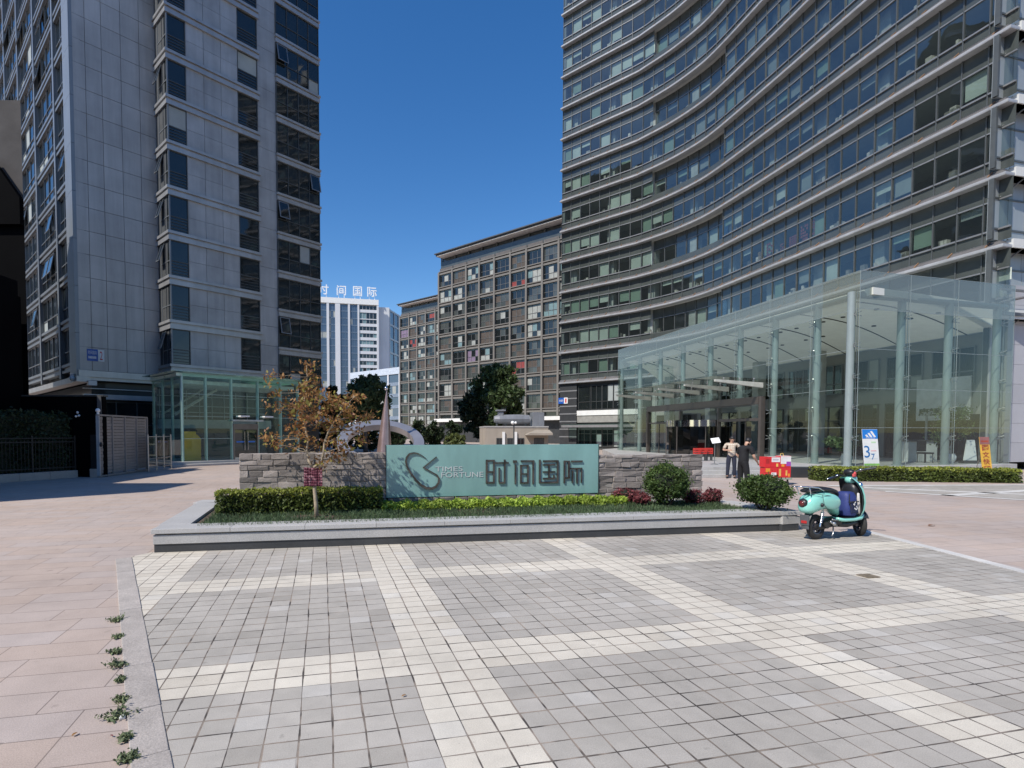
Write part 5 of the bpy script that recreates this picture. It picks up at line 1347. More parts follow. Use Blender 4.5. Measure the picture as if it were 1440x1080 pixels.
mb = MB(); mb.cyl((lp.x, Yl, 0), (lp.x, Yl, tz), .05, .035, 10); mb.cyl((lp.x, Yl, 0), (lp.x, Yl, .3), .1, .08, 10); local(mb, lpi).build('post', M['frame_dark'], lamp, smooth=True)
mb = MB(); mb.tube([(lp.x-.16, Yl, tz), (lp.x, Yl, tz-.06), (lp.x+.16, Yl, tz)], .025, 6); mb.box((lp.x, Yl, tz+.06), (.42, .2, .05)); local(mb, lpi).build('arm', M['frame_dark'], lamp)
for dx, r in ((-.08, .1), (.09, .075)):
    mb = MB(); mb.sph((lp.x+dx, Yl-.08, tz+.13-abs(dx)*.4), r, 12, 8); local(mb, lpi).build('lamp_head', M['white'], lamp, smooth=True)
# ------------------------------------------------------------ planting in the bed
zs = .325
def bed_point(): 
    xs = [p.x for p in BED]; ys = [p.y for p in BED]
    while True:
        x, y = rng.uniform(min(xs), max(xs)), rng.uniform(min(ys), max(ys))
        if in_poly(x, y, BED): return x, y
def WFd(x, y): q = Vector((x, y, 0))-WF.O; return q.dot(WF.u), q.dot(WF.n)
hu0, hu1 = WF.hit(304, 700, .5)[0], WF.hit(537, 700, .4)[0]
trunk_b = gp(445, 727, zs)
vs = []; n = 0
while n < 26000:
    x, y = bed_point(); u, d = WFd(x, y)
    if d < .08 and hu0 < u < SL+2.4: continue
    if hu1 < u < SL+.45 and d < .62: continue
    if hu0 < u < hu1 and .1 < d < .55: continue
    if (x-trunk_b.x+.1)**2*.35+(y-trunk_b.y)**2*2.5 < .09 and rng.random() < .75: continue
    if rng.random() < .3*(math.sin(x*2.3)+math.sin(y*5+x)) : continue
    h = rng.uniform(.035, .085); a = rng.random()*6.28; wd = rng.uniform(.004, .007); lx_, ly_ = rng.gauss(0, .03), rng.gauss(0, .03)
    c, s_ = math.cos(a)*wd, math.sin(a)*wd
    vs += [(x-c, y-s_, zs), (x+c, y+s_, zs), (x+lx_+c*.4, y+ly_+s_*.4, zs+h), (x+lx_-c*.4, y+ly_-s_*.4, zs+h)]; n += 1
stuff(leaves_obj('grass', [(np.array(vs), 0)], [M['grass']]), 'short green grass in the front of the granite planter bed', 'grass')
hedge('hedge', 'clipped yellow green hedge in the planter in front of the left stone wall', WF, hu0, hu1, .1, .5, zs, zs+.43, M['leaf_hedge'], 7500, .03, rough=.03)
# lime ground cover under the sign
pts = []
for _ in range(7500):
    u = rng.uniform(WF.hit(537, 710, .3)[0], WF.hit(872, 710, .3)[0]); d = rng.uniform(.07, .6+.08*math.sin(u*3)); h = rng.uniform(.02, .19)*(1-.3*math.sin(u*9)**2)
    p = WF.P(u, d, zs+h); pts.append(tuple(p))
stuff(leaves_obj('ground_cover', [(leaf_arrays(np.array(pts), .035, up=.9), 0)], [M['leaf_lime']]), 'bright lime green leafy ground cover under the teal glass sign', 'ground cover')
def bush(name, label, base, cen, rad, n, size, lm, nst=9, group=None, hole=.0):
    base = Vector(base); o = thing(name, label, 'bush', base, group); mb = MB(); c = Vector(cen)-base
    for i in range(nst):
        a = 2*math.pi*i/nst+rng.uniform(-.2, .2); e = c+Vector((math.cos(a)*rad[0]*.75, math.sin(a)*rad[1]*.75, rng.uniform(-.5, .1)*rad[2]))
        mb.tube(limb_path((math.cos(a)*.04, math.sin(a)*.04, -.02), e, 4, .15), [.012, .011, .01, .008, .005], 5)
    mb.build('stem', mat('twig_bark', (.07, .05, .035), .9), o)
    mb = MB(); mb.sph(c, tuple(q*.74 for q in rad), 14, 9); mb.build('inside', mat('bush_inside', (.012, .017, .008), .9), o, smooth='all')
    cl = blob_pts(c, rad, 46, .7); idx = nrs.randint(0, 46, n); p = cl[idx]+nrs.normal(size=(n, 3))*np.array(rad)*.15
    p2 = blob_pts(c, rad, n//3, .9); p = np.concatenate([p, p2])
    out = nrs.rand(len(p)) < .05; p[out] = np.array(c)+(p[out]-np.array(c))*(1.03+.1*nrs.rand(out.sum())[:, None])
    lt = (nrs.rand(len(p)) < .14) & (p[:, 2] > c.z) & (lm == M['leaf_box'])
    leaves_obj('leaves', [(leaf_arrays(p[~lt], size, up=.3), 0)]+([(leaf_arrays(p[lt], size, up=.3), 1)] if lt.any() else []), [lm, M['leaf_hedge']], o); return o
b1 = gp(938, 713, zs); c1 = at(938, 678, b1.y); s1_ = b1.y/FPX
bush('round_bush', 'round clipped dark green bush in front of the right stone wall', b1, c1, (28*s1_, 29*s1_, 24*s1_), 7000, .024, M['leaf_box'], 10)
b2 = gp(1076, 719, zs); c2 = at(1074, 689, b2.y); s2_ = b2.y/FPX
bush('round_bush', 'wide clipped green bush with bare stems at the right end of the planter', b2, c2, (33*s2_, 32*s2_, 20*s2_), 7000, .024, M['leaf_box'], 16)
for i, (px, py, w_, h_, lb) in enumerate([(880, 700, 18, 14, 'low red leaved shrub at the right end of the lime ground cover'), (903, 704, 10, 10, 'small red leaved shrub at the left side of the round clipped bush'), (975, 702, 15, 13, 'low red leaved shrub just right of the round clipped bush'), (1002, 701, 13, 14, 'spiky red leaved shrub at the right end of the stone wall')]):
    b = gp(px, py+8, zs); s_ = b.y/FPX; c = at(px, py-3, b.y)
    bush('red_shrub', lb, b, c, (w_*s_, .16, h_*.75*s_), 800, .022, M['leaf_red'], 12, 'red leaved shrubs in the planter')
# young autumn tree
T = thing('maple_tree', 'young slim tree with sparse orange brown leaves in the planter bed', 'tree', trunk_b); mb = MB()
Yt = trunk_b.y
def tp(px, py, dy=0): v = at(px, py, Yt); return Vector((v.x, v.y+dy, v.z))-trunk_b
mb.tube([Vector((0, 0, -.05)), tp(444.5, 710), tp(442.5, 690), tp(441, 668), tp(440, 658)], [.042, .038, .034, .03, .028], 9)
K = [tp(440, 658), tp(434, 648), tp(430, 636, .05), tp(431, 620, .1), tp(427, 600, .1), tp(424, 580, .1), tp(428, 555, .05), tp(432, 530, 0), tp(431, 514, 0)]
mb.tube(K, [.028, .024, .021, .02, .018, .015, .011, .007, .003], 7)
K2 = [tp(440, 658), tp(452, 650), tp(456, 637, -.06), tp(458, 622, -.1), tp(464, 608, -.15), tp(474, 592, -.2), tp(486, 575, -.2), tp(500, 560, -.2)]
mb.tube(K2, [.026, .022, .02, .018, .014, .01, .007, .003], 7)
clus = [(140, 150), (330, 60), (360, 140), (380, 180), (110, 240), (130, 330), (200, 300), (210, 370), (290, 290), (370, 300), (330, 250), (480, 290), (510, 330), (430, 350), (590, 240), (640, 260), (560, 350), (590, 390), (210, 450), (350, 410), (400, 450), (290, 490), (40, 530), (120, 510), (110, 570), (220, 580), (480, 480), (540, 540), (640, 490), (680, 540), (590, 580), (520, 640), (470, 660), (420, 690), (400, 570), (340, 520), (700, 380), (650, 420), (345, 100), (320, 200), (250, 320), (440, 420), (540, 300), (470, 540), (270, 250), (370, 230), (440, 260), (500, 410), (550, 450), (380, 340), (320, 330), (260, 430), (160, 300), (610, 330), (450, 310), (400, 390), (300, 390), (520, 270), (560, 620)]
pts = [[], [], []]
allk = K[2:]+K2[2:]
for x, y in clus:
    c = tp(360+x/4.5, 500+y/4.5, rng.uniform(-.45, .45))
    st = min((k for k in allk if k.z < c.z+.05), key=lambda k: (k-c).length, default=allk[0])
    pth = limb_path(st, c, 4, .2); r_ = min(.012, .004+.006*(c-st).length)
    mb.tube(pth, [r_, r_*.8, r_*.6, r_*.4, r_*.2], 5)
    for q in pth[2:]:
        for _ in range(4): pts[0].append(tuple(q+Vector((rng.gauss(0, .05), rng.gauss(0, .06), rng.gauss(0, .04)))))
    for _ in range(rng.randint(24, 42)):
        pts[rng.choice((0, 0, 1, 2))].append(tuple(c+Vector((rng.gauss(0, .085), rng.gauss(0, .1), rng.gauss(0, .055)))))
mb.build('trunk', M['bark_pale'], T, smooth='all')
leaves_obj('crown', [(leaf_arrays(np.array(p), .036, up=-.6), i) for i, p in enumerate(pts)], [M['leaf_orange'], M['leaf_brown'], M['leaf_olive']], T)
cl = MB(); a = at(427, 657, Yt-.06); b = at(453.5, 684, Yt-.06)
nx, nz = 8, 7; g = [[Vector((lerp(a.x, b.x, i/nx), Yt-.055-.012*math.sin(i*1.7)-.008*math.sin(j*2.1+i), lerp(b.z, a.z, j/nz)-.012*math.sin(i/nx*math.pi)*(1 if j > nz-2 else 0)+rng.uniform(-.003, .003))) for j in range(nz+1)] for i in range(nx+1)]
for i in range(nx):
    for j in range(nz): cl.quad(g[i][j], g[i+1][j], g[i+1][j+1], g[i][j+1])
m, nt, bs = base_mat('maroon_printed_cloth'); tcn = nn(nt, 'ShaderNodeTexCoord').outputs['Object']
wv = nn(nt, 'ShaderNodeTexNoise'); wv.inputs['Scale'].default_value = 22; wv.inputs['Detail'].default_value = 3; nt.links.new(tcn, wv.inputs[0])
nt.links.new(mixc(nt, 'MIX', rampv(nt, wv.outputs[0], .5, .62, 0, 1), (.085, .014, .03), (.26, .13, .15)), bs.inputs['Base Color']); bs.inputs['Roughness'].default_value = .85
tag_o = cl.build('tree_wrap', m, fix=False, smooth='all'); tag_o.location = (0, 0, 0)
tag(tag_o, 'maroon printed cloth tied round the trunk of the young orange tree', 'cloth')
sd = tag_o.modifiers.new('thick', 'SOLIDIFY'); sd.thickness = .004
# ------------------------------------------------------------ hedges on the right
FHr = Frame(gp(1152, 676.5), (gp(1388, 679)-gp(1152, 676.5))[:2]); L_ = (gp(1388, 679)-gp(1152, 676.5)).length
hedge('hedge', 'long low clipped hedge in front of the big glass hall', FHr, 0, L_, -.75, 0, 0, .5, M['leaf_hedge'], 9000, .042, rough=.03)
hedge('hedge', 'short end piece of low clipped hedge below the yellow banner', FHr, L_+.1, L_+1.1, -.7, .04, 0, .46, M['leaf_hedge'], 2200, .042, rough=.04)

# ------------------------------------------------------------ scooter
mint = mat('mint_green_paint', (.25, .6, .51), .22, 0, .03, 3, coat=.6, spec=.6)
seatm = mat('black_seat_vinyl', (.02, .02, .022), .42, 0, .1, bump=.1, bs=80); greyp = mat('dark_grey_plastic', (.09, .095, .1), .5); blackp = M['black']
p0, p1 = gp(1147, 758.8), gp(1216, 753); hd = math.atan2(p1.y-p0.y, p1.x-p0.x)
sc = thing('motor_scooter', 'mint green electric scooter with black seat, parked beside the planter end', 'scooter', p0, rz=hd); sc.scale = (.95, 1, 1.06)
LEAN = Matrix.Rotation(R(-3), 4, 'X')
def SC(mb, name, m, parent=None, **k):
    mb.v = [tuple(LEAN @ Vector(p)) for p in mb.v]; return mb.build(name, m, parent or sc, **k)
def sup(x, zb, zt, hw, n=18, e=2.6, fx=None):
    ring = []; cz, hz = (zb+zt)/2, (zt-zb)/2
    for j in range(n):
        t = 2*math.pi*j/n; c, s_ = math.cos(t), math.sin(t)
        ring.append(Vector((x, hw*abs(c)**(2/e)*(1 if c > 0 else -1), cz+hz*abs(s_)**(2/e)*(1 if s_ > 0 else -1))))
    return ring
def wheel(name, c, steer=0.0):
    Mw = Matrix.Translation(c) @ Matrix.Rotation(steer, 4, 'Z')
    mb = MB(); rings = []
    for i in range(32):
        t = 2*math.pi*i/32; rings.append([Mw @ Vector(((.155+.052*math.cos(q))*math.cos(t), .045*math.sin(q), (.155+.052*math.cos(q))*math.sin(t))) for q in [2*math.pi*j/10 for j in range(10)]])
    rings.append(rings[0]); mb.loft(rings, cap=False)
    w_ = thing(name, '', 'x'); del w_['label']; del w_['category']; w_.parent = sc
    def W(mb, nm, m, **k): mb.v = [tuple(LEAN @ Vector(p)) for p in mb.v]; o = mb.build(nm, m, w_, **k); return o
    W(mb, 'tyre', M['rubber'], smooth='all')
    mb = MB(); rx = Matrix.Rotation(R(90), 4, 'X')
    mb.lathe([(.118, -.03), (.122, 0), (.118, .03), (.1, .025), (.1, -.025), (.118, -.03)], c, 28, 0, Matrix.Rotation(steer, 4, 'Z') @ rx, cap=False)
    mb.lathe([(.0, -.05), (.05, -.045), (.055, 0), (.05, .045), (0, .05)], c, 18, 0, Matrix.Rotation(steer, 4, 'Z') @ rx, cap=False)
    for i in range(6):
        t = 2*math.pi*i/6; d = Vector((math.cos(t), 0, math.sin(t))); mb.tube([Mw @ (d*.045), Mw @ (d*.11)], [.016, .012], 6)
    W(mb, 'rim', mat('dark_alloy', (.1, .1, .115), .35, .7), smooth=True); return w_
ST = R(58)
wheel('rear_wheel', Vector((0, 0, .207))); fwc = Vector((1.13, 0, .207)); wheel('front_wheel', fwc, ST)
mb = MB(); mb.loft([sup(*a) for a in ((-.31, .5, .56, .05), (-.285, .455, .64, .1), (-.2, .425, .73, .15), (-.08, .45, .78, .17), (.06, .485, .795, .178), (.2, .49, .785, .178), (.32, .46, .75, .165), (.41, .41, .69, .14), (.47, .36, .6, .1))]); SC(mb, 'rear_body', mint, smooth='all')
for s_ in (-1, 1):
    mb = MB(); mb.sph((.19, s_*.158, .62), (.235, .042, .125), 20, 12, M=Matrix.Rotation(R(8), 4, 'Y')); SC(mb, 'side_panel', mint, smooth='all')
    mb = MB(); mb.sph((-.06, s_*.172, .575), (.032, .03, .032), 12, 8); mb.sph((-.065, s_*.19, .575), (.02, .02, .02), 10, 6); SC(mb, 'turn_signal', blackp, smooth='all')
mb = MB(); mb.loft([sup(*a) for a in ((-.24, .775, .8, .07), (-.2, .77, .83, .12), (-.05, .775, .86, .145), (.12, .775, .865, .15), (.28, .765, .845, .14), (.42, .73, .81, .115), (.5, .69, .76, .08), (.53, .67, .71, .04))]); SC(mb, 'seat', seatm, smooth='all')
mb = MB()
for s_ in (-1, 1): mb.tube([(.02, s_*.15, .8), (-.1, s_*.14, .85), (-.3, s_*.13, .87), (-.42, s_*.09, .875), (-.46, 0, .875)], .011, 7); mb.tube([(-.12, s_*.05, .86), (-.44, s_*.045, .875)], .008, 6)
for x in (-.2, -.32): mb.tube([(x, -.135, .865), (x, .135, .865)], .009, 6)
for s_ in (-1, 1): mb.tube([(-.28, s_*.12, .865), (-.24, s_*.11, .74)], .01, 6)
SC(mb, 'luggage_rack', M['chrome'], smooth='all')
mb = MB(); mb.sph((-.275, -.0, .6), (.07, .085, .075), 16, 10); SC(mb, 'tail_lamp_housing', blackp, smooth='all')
mb = MB(); mb.sph((-.318, -.0, .6), (.035, .055, .048), 14, 8); SC(mb, 'tail_lamp', mat('dark_red_lens', (.12, .02, .02), .1), smooth='all')
mb = MB(); rings = []
for i in range(9):
    t = R(100+i*11); r_ = .262; rings.append([Vector((r_*math.cos(t)*k, y, .22+r_*math.sin(t)*k)) for y, k in ((-.07, .97), (-.06, 1), (.06, 1), (.07, .97), (.055, .95), (-.055, .95))])
mb.loft(rings); SC(mb, 'rear_mudguard', greyp, smooth=True)
mb = MB(); mb.box((-.262, 0, .33), (.02, .16, .17), mi=0); SC(mb, 'number_board', greyp, bevel=.005)
mb = MB(); mb.box((-.277, 0, .3), (.014, .1, .045)); SC(mb, 'reflector', mat('red_reflector', (.45, .03, .03), .2), bevel=.004)
for s_ in (-1, 1):
    mb = MB(); mb.cyl((.0, s_*.085, .22), (.06, s_*.1, .5), .016, n=8); 
    for i in range(7): z = .29+i*.026; mb.lathe([(.028, -.007), (.032, 0), (.028, .007)], (.0+.06*(z-.22)/.28, s_*(.085+.015*(z-.22)/.28), z), 10)
    SC(mb, 'shock_absorber', M['chrome'], smooth=True)
mb = MB(); mb.loft([sup(*a) for a in ((-.03, .17, .25, .085), (.1, .16, .27, .09), (.25, .18, .3, .1), (.4, .2, .36, .12), (.5, .2, .36, .12))]); mb.cyl((.12, -.13, .24), (.12, -.1, .24), .055, n=14); mb.cyl((.3, -.14, .25), (.3, -.1, .25), .045, n=14); SC(mb, 'swing_arm', mat('oily_dark_metal', (.05, .05, .05), .4, .6), smooth=True)
mb = MB(); mb.cyl((.16, -.15, .3), (.32, -.15, .22), .02, n=8); mb.cyl((.22, -.14, .33), (.38, -.14, .31), .012, n=8); mb.sph((.25, -.15, .26), .035, 10, 6); SC(mb, 'motor_fitting', M['steel'], smooth='all')
mb = MB(); mb.tube([(.33, -.08, .22), (.3, -.1, .1), (.25, -.11, .06)], .011, 6); mb.tube([(.33, .08, .22), (.28, .14, .0), (.2, .15, -.015)], .011, 6); SC(mb, 'stand', M['steel'], smooth='all')
mb = MB(); mb.loft([sup(*a, 18, 4.0) for a in ((.38, .3, .36, .15), (.5, .275, .34, .185), (.75, .275, .335, .19), (.92, .285, .36, .185), (1.0, .31, .4, .17))]); SC(mb, 'floorboard', mint, smooth='all')
mb = MB(); mb.loft([sup(*a, 18, 5.0) for a in ((.42, .335, .347, .14), (.6, .335, .347, .165), (.88, .335, .35, .165))]); mb.loft([sup(*a) for a in ((.45, .19, .28, .11), (.7, .17, .28, .13), (.9, .2, .29, .12))]); SC(mb, 'floor_mat', blackp, smooth=True)
def shield(xoff, th, prof, m, name, edge=0.0):
    rings = []
    for z, x, hw in prof:
        out = []; n = 12
        for j in range(n+1):
            y = lerp(-hw, hw, j/n); out.append(Vector((x+xoff-(abs(y/hw)**2.2)*.12, y, z)))
        inn = [Vector((p.x-th, p.y*.985, p.z)) for p in reversed(out)]
        rings.append(out+inn)
    mb = MB(); mb.loft(rings); return SC(mb, name, m, smooth=True)
prof = [(.3, 1.0, .13), (.36, 1.04, .18), (.46, 1.09, .2), (.58, 1.115, .205), (.7, 1.11, .2), (.8, 1.08, .19), (.9, 1.02, .165), (.97, .965, .12), (1.0, .93, .08)]
shield(0, .035, prof, mint, 'leg_shield')
shield(-.042, .025, [(z, x, hw*.93) for z, x, hw in prof[1:-1]], blackp, 'inner_shield')
mb = MB(); mb.loft([sup(*a) for a in ((.84, .6, .84, .1), (.87, .56, .9, .135), (.95, .55, .92, .145), (1.03, .58, .86, .14))]); SC(mb, 'glove_box', blackp, smooth='all')
mb = MB(); mb.loft([sup(*a) for a in ((.83, .93, .97, .03), (.86, .9, 1.0, .07), (.92, .88, 1.03, .085), (.99, .88, 1.02, .075), (1.03, .9, .98, .04))]); SC(mb, 'steering_cover', mint, smooth='all')
mb = MB(); mb.sph((1.13, 0, .84), (.05, .075, .075), 16, 10); SC(mb, 'headlamp', M['chrome'], smooth='all')
HB = Matrix.Translation((.9, 0, 1.01)) @ Matrix.Rotation(ST, 4, 'Z') @ Matrix.Rotation(R(-14), 4, 'X') @ Matrix.Scale(1.14, 4, (0, 1, 0))
mb = MB(); mb.tube([HB @ Vector((-.12, -.3, .05)), HB @ Vector((-.02, -.14, .06)), HB @ Vector((.02, 0, .02)), HB @ Vector((-.02, .14, .06)), HB @ Vector((-.12, .3, .05))], .012, 8); SC(mb, 'handlebar', blackp, smooth='all')
for s_ in (-1, 1):
    mb = MB(); mb.cyl(HB @ Vector((-.075, s_*.225, .055)), HB @ Vector((-.135, s_*.335, .05)), .018, n=10); g_ = SC(mb, 'grip', blackp, smooth=True)
    mb = MB(); mb.tube([HB @ Vector((.02, s_*.18, .055)), HB @ Vector((-.03, s_*.27, .06)), HB @ Vector((-.07, s_*.345, .055))], .009, 6); mb.sph(HB @ Vector((.0, s_*.17, .06)), (.03, .03, .025), 10, 6); SC(mb, 'brake_lever', M['chrome'], smooth='all')
mb = MB(); mb.sph(HB @ Vector((-.02, 0, .07)), (.07, .1, .055), 16, 10); SC(mb, 'instrument_cover', blackp, smooth='all')
mb = MB(); mb.sph(HB @ Vector((-.075, -.03, .045)), (.03, .045, .04), 12, 8); mb.box(tuple(HB @ Vector((-.095, -.03, .02))), (.012, .06, .075), ST); SC(mb, 'red_cover', mat('coral_red_cloth', (.7, .1, .1), .7), smooth='all')
FKm = Matrix.Translation(fwc) @ Matrix.Rotation(ST, 4, 'Z')
mb = MB()
for s_ in (-1, 1): mb.tube([FKm @ Vector((0, s_*.062, 0)), FKm @ Vector((-.02, s_*.062, .25)), Vector(fwc)+Vector((-.13, s_*.02, .44))], .018, 8)
SC(mb, 'front_fork', blackp, smooth='all')
mb = MB(); rings = []
for i in range(10):
    t = R(35+i*13); r_ = .232; rings.append([FKm @ Vector((r_*math.cos(t)*k, y, r_*math.sin(t)*k)) for y, k in ((-.065, .94), (-.05, 1), (.05, 1), (.065, .94), (.05, .95), (-.05, .95))])
mb.loft(rings); SC(mb, 'front_mudguard', blackp, smooth=True)
mb = MB()
for s_ in (-1, 1): mb.tube([HB @ Vector((.0, s_*.2, .05)), HB @ Vector((.08, s_*.13, .06)), Vector((1.0, s_*.05, .97)), Vector((1.04, s_*.02, .85))], .006, 5)
SC(mb, 'brake_cable', blackp, smooth='all')
mb = MB(); mb.tube([(-.24, -.1, .772), (-.1, -.178, .745), (.1, -.186, .72), (.3, -.172, .69), (.42, -.15, .63)], .005, 5); mb.tube([(-.05, -.178, .74), (-.03, -.186, .6), (.04, -.182, .5)], .004, 5); SC(mb, 'panel_seam', greyp)
# bag standing on the floorboard
bag = thing('shoulder_bag', 'blue bag with white logo and silver side standing on the scooter floorboard', 'bag', p0, rz=hd); bag.scale = (.95, 1, 1.06)
navy = mat('blue_nylon', (.025, .04, .17), .6, 0, .15, 6, .2, 40); 
mb = MB(); rings = []
for z, x, hx_, hy in ((.36, .72, .12, .13), (.39, .72, .145, .15), (.55, .74, .15, .155), (.68, .74, .14, .145), (.75, .73, .11, .12), (.765, .73, .06, .08)):
    rings.append([Vector((x+hx_*abs(math.cos(t))**.6*(1 if math.cos(t) > 0 else -1), -.02+hy*abs(math.sin(t))**.6*(1 if math.sin(t) > 0 else -1), z)) for t in [2*math.pi*j/18 for j in range(18)]])
mb.loft(rings); SC(mb, 'body', navy, bag, smooth='all')
mb = MB(); rings = []
for z in (.38, .4, .6, .73, .745):
    k = .5 if z in (.38, .745) else 1; rings.append([Vector((.9+.03*k*math.cos(t)+(.745-z)*.06, -.1+.06*k*math.sin(t), z)) for t in [2*math.pi*j/12 for j in range(12)]])
mb.loft(rings); SC(mb, 'side_pocket', mat('silver_fabric', (.55, .53, .5), .5), bag, smooth='all')
mb = MB(); mb.hexa([Vector((.64, -.19, .42)), Vector((.82, -.19, .42)), Vector((.82, -.17, .42)), Vector((.64, -.17, .42)), Vector((.65, -.18, .58)), Vector((.81, -.18, .58)), Vector((.81, -.16, .58)), Vector((.65, -.16, .58))]); SC(mb, 'front_pocket', mat('dark_navy_nylon', (.012, .018, .06), .7), bag, bevel=.01)
mb = MB(); mb.tube([(.66, -.18, .44), (.62, -.17, .62), (.66, -.15, .73)], .008, 5); mb.box((.72, -.18, .6), (.26, .012, .018)); SC(mb, 'strap', blackp, bag)
mb = MB(); w_ = M['white']
def lp_(pts, wd):
    for (a, b), (c, d) in zip(pts, pts[1:]):
        v = Vector((c-a, 0, d-b)); n_ = Vector((-v.z, 0, v.x)).normalized()*wd; A = Vector((a, -.195, b)); B = Vector((c, -.195, d)); mb.quad(A-n_, B-n_, B+n_, A+n_)
lp_([(.69, .57), (.72, .54), (.72, .58), (.75, .6)], .009); lp_([(.71, .5), (.76, .47), (.79, .5), (.76, .53)], .01); SC(mb, 'logo', w_, bag, fix=False)
# ------------------------------------------------------------ people
def skinned(name, V, E, rad, m, parent, sub=2):
    me = bpy.data.meshes.new(name); me.from_pydata([tuple(v) for v in V], E, []); o = bpy.data.objects.new(name, me); COL.objects.link(o)
    md = o.modifiers.new('skin', 'SKIN'); md.use_smooth_shade = True; md.branch_smoothing = .6
    for i, r in enumerate(rad): me.skin_vertices[0].data[i].radius = r if isinstance(r, tuple) else (r, r)
    me.skin_vertices[0].data[0].use_root = True
    o.modifiers.new('sub', 'SUBSURF').levels = sub; o.modifiers['sub'].render_levels = sub
    dg = bpy.context.evaluated_depsgraph_get(); dg.update(); nm = bpy.data.meshes.new_from_object(o.evaluated_get(dg))
    bpy.data.objects.remove(o); nm.name = name; nm.materials.clear(); nm.materials.append(m); nm.polygons.foreach_set('use_smooth', [True]*len(nm.polygons))
    o = bpy.data.objects.new(name, nm); COL.objects.link(o); o.parent = parent; return o
def person(label, loc, rz, J, shirt_m, trouser_m, shoe_m, sleeve=.55, hair_m=None):
    """J: joints in a frame facing -y"""
    P = thing('person', label, 'person', loc, rz=rz); J = {k: Vector(v) for k, v in J.items()}
    V, E, Rr, ix = [], [], [], {}
    def add(n, v, r, p=None):
        ix[n] = len(V); V.append(Vector(v)); Rr.append(r)
        if p is not None: E.append((ix[p], ix[n]))
    add('pel', J['pel'], .125); add('waist', J['pel'].lerp(J['chest'], .5), .12, 'pel'); add('chest', J['chest'], .13, 'waist')
    add('up', J['chest'].lerp(J['neck'], .55), .1, 'chest'); add('neck', J['neck'], .056, 'up'); hd_ = (J['head']-J['neck'])
    add('jaw', J['neck']+hd_*.55, (.068, .075), 'neck'); add('skull', J['head'], (.078, .092), 'jaw'); add('top', J['head']+hd_.normalized()*.07, (.055, .065), 'skull')
    for s_ in 'lr':
        add('sh'+s_, J['sh'+s_], .06, 'up'); add('el'+s_, J['el'+s_], .042, 'sh'+s_); add('wr'+s_, J['wr'+s_], .03, 'el'+s_)
        d = (J['wr'+s_]-J['el'+s_]).normalized(); side = d.cross(Vector((0, -1, .2))).normalized(); add('pa'+s_, J['wr'+s_]+d*.06, (.036, .02), 'wr'+s_)
        nrm = d.cross(side)
        for i, (o_, ln) in enumerate(((-.027, .06), (-.009, .075), (.009, .07), (.026, .055))):
            b_ = J['wr'+s_]+d*.085+side*o_; add(f'f{s_}{i}', b_, .0095, 'pa'+s_); add(f'g{s_}{i}', b_+d*ln*.55+nrm*.012, .009, f'f{s_}{i}'); add(f'h{s_}{i}', b_+d*ln*.8+nrm*.035, .007, f'g{s_}{i}')
        b_ = J['wr'+s_]+d*.04+side*.038; add('t'+s_, b_, .011, 'pa'+s_); add('u'+s_, b_+d*.035+side*.015+nrm*.012, .0085, 't'+s_)
        add('hi'+s_, J['hi'+s_], .095, 'pel'); add('kn'+s_, J['kn'+s_], .06, 'hi'+s_); add('an'+s_, J['an'+s_], .042, 'kn'+s_); add('to'+s_, J['to'+s_], .035, 'an'+s_)
    skinned('body', V, E, Rr, M['skin'], P)
    # shirt
    V, E, Rr, ix = [], [], [], {}
    add('hem', J['pel']+Vector((0, 0, -.1)), .168); add('waist', J['pel'].lerp(J['chest'], .4), .16, 'hem'); add('chest', J['chest'], .162, 'waist'); add('up', J['chest'].lerp(J['neck'], .6), .12, 'chest'); add('col', J['chest'].lerp(J['neck'], .96), .073, 'up')
    for s_ in 'lr': add('sh'+s_, J['sh'+s_], .078, 'up'); add('sl'+s_, J['sh'+s_].lerp(J['el'+s_], sleeve), .068, 'sh'+s_); add('se'+s_, J['sh'+s_].lerp(J['el'+s_], sleeve+.2), .065, 'sl'+s_)
    skinned('shirt', V, E, Rr, shirt_m, P)
    V, E, Rr, ix = [], [], [], {}
    add('pel', J['pel'], .152); add('top', J['pel']+Vector((0, 0, .12)), .15, 'pel')
    for s_ in 'lr': add('hi'+s_, J['hi'+s_], .108, 'pel'); add('kn'+s_, J['kn'+s_], .078, 'hi'+s_); add('an'+s_, J['an'+s_]+Vector((0, 0, -.02)), .066, 'kn'+s_)
    skinned('trousers', V, E, Rr, trouser_m, P)
    for s_ in 'lr':
        mb = MB(); c = J['an'+s_].lerp(J['to'+s_], .55); d = (J['to'+s_]-J['an'+s_]); a = math.atan2(d.y, d.x)
        mb.sph((c.x, c.y, .045), (.14, .05, .045), 14, 8, M=Matrix.Rotation(a, 4, 'Z')); mb.build('shoe', shoe_m, P, smooth='all')
    h = J['head']; up = hd_.normalized(); fw = J['face']; fw = (Vector(fw)-up*Vector(fw).dot(up)).normalized(); sd_ = up.cross(fw)
    Mh = Matrix((( *sd_, 0), (*fw, 0), (*up, 0), (0, 0, 0, 1))).transposed()
    mb = MB(); mb.sph(h+up*.028-fw*.026, (.09, .098, .092), 16, 10, M=Mh); mb.build('hair', hair_m or M['hair'], P, smooth='all')
    mb = MB(); mb.sph(h-up*.015+fw*.098, (.014, .02, .022), 8, 6, M=Mh)
    for s_ in (-1, 1): mb.sph(h-up*.01+sd_*s_*.085, (.012, .02, .03), 8, 6, M=Mh)
    mb.build('nose_and_ears', M['skin'], P, smooth='all')
    mb = MB()
    for s_ in (-1, 1): mb.sph(h+fw*.082+sd_*s_*.03+up*.004, (.012, .008, .007), 8, 6, M=Mh); mb.box(tuple(h+fw*.088+sd_*s_*.03+up*.022), (.03, .006, .006), math.atan2(sd_.y, sd_.x))
    mb.build('eyes', M['hair'], P, smooth='all')
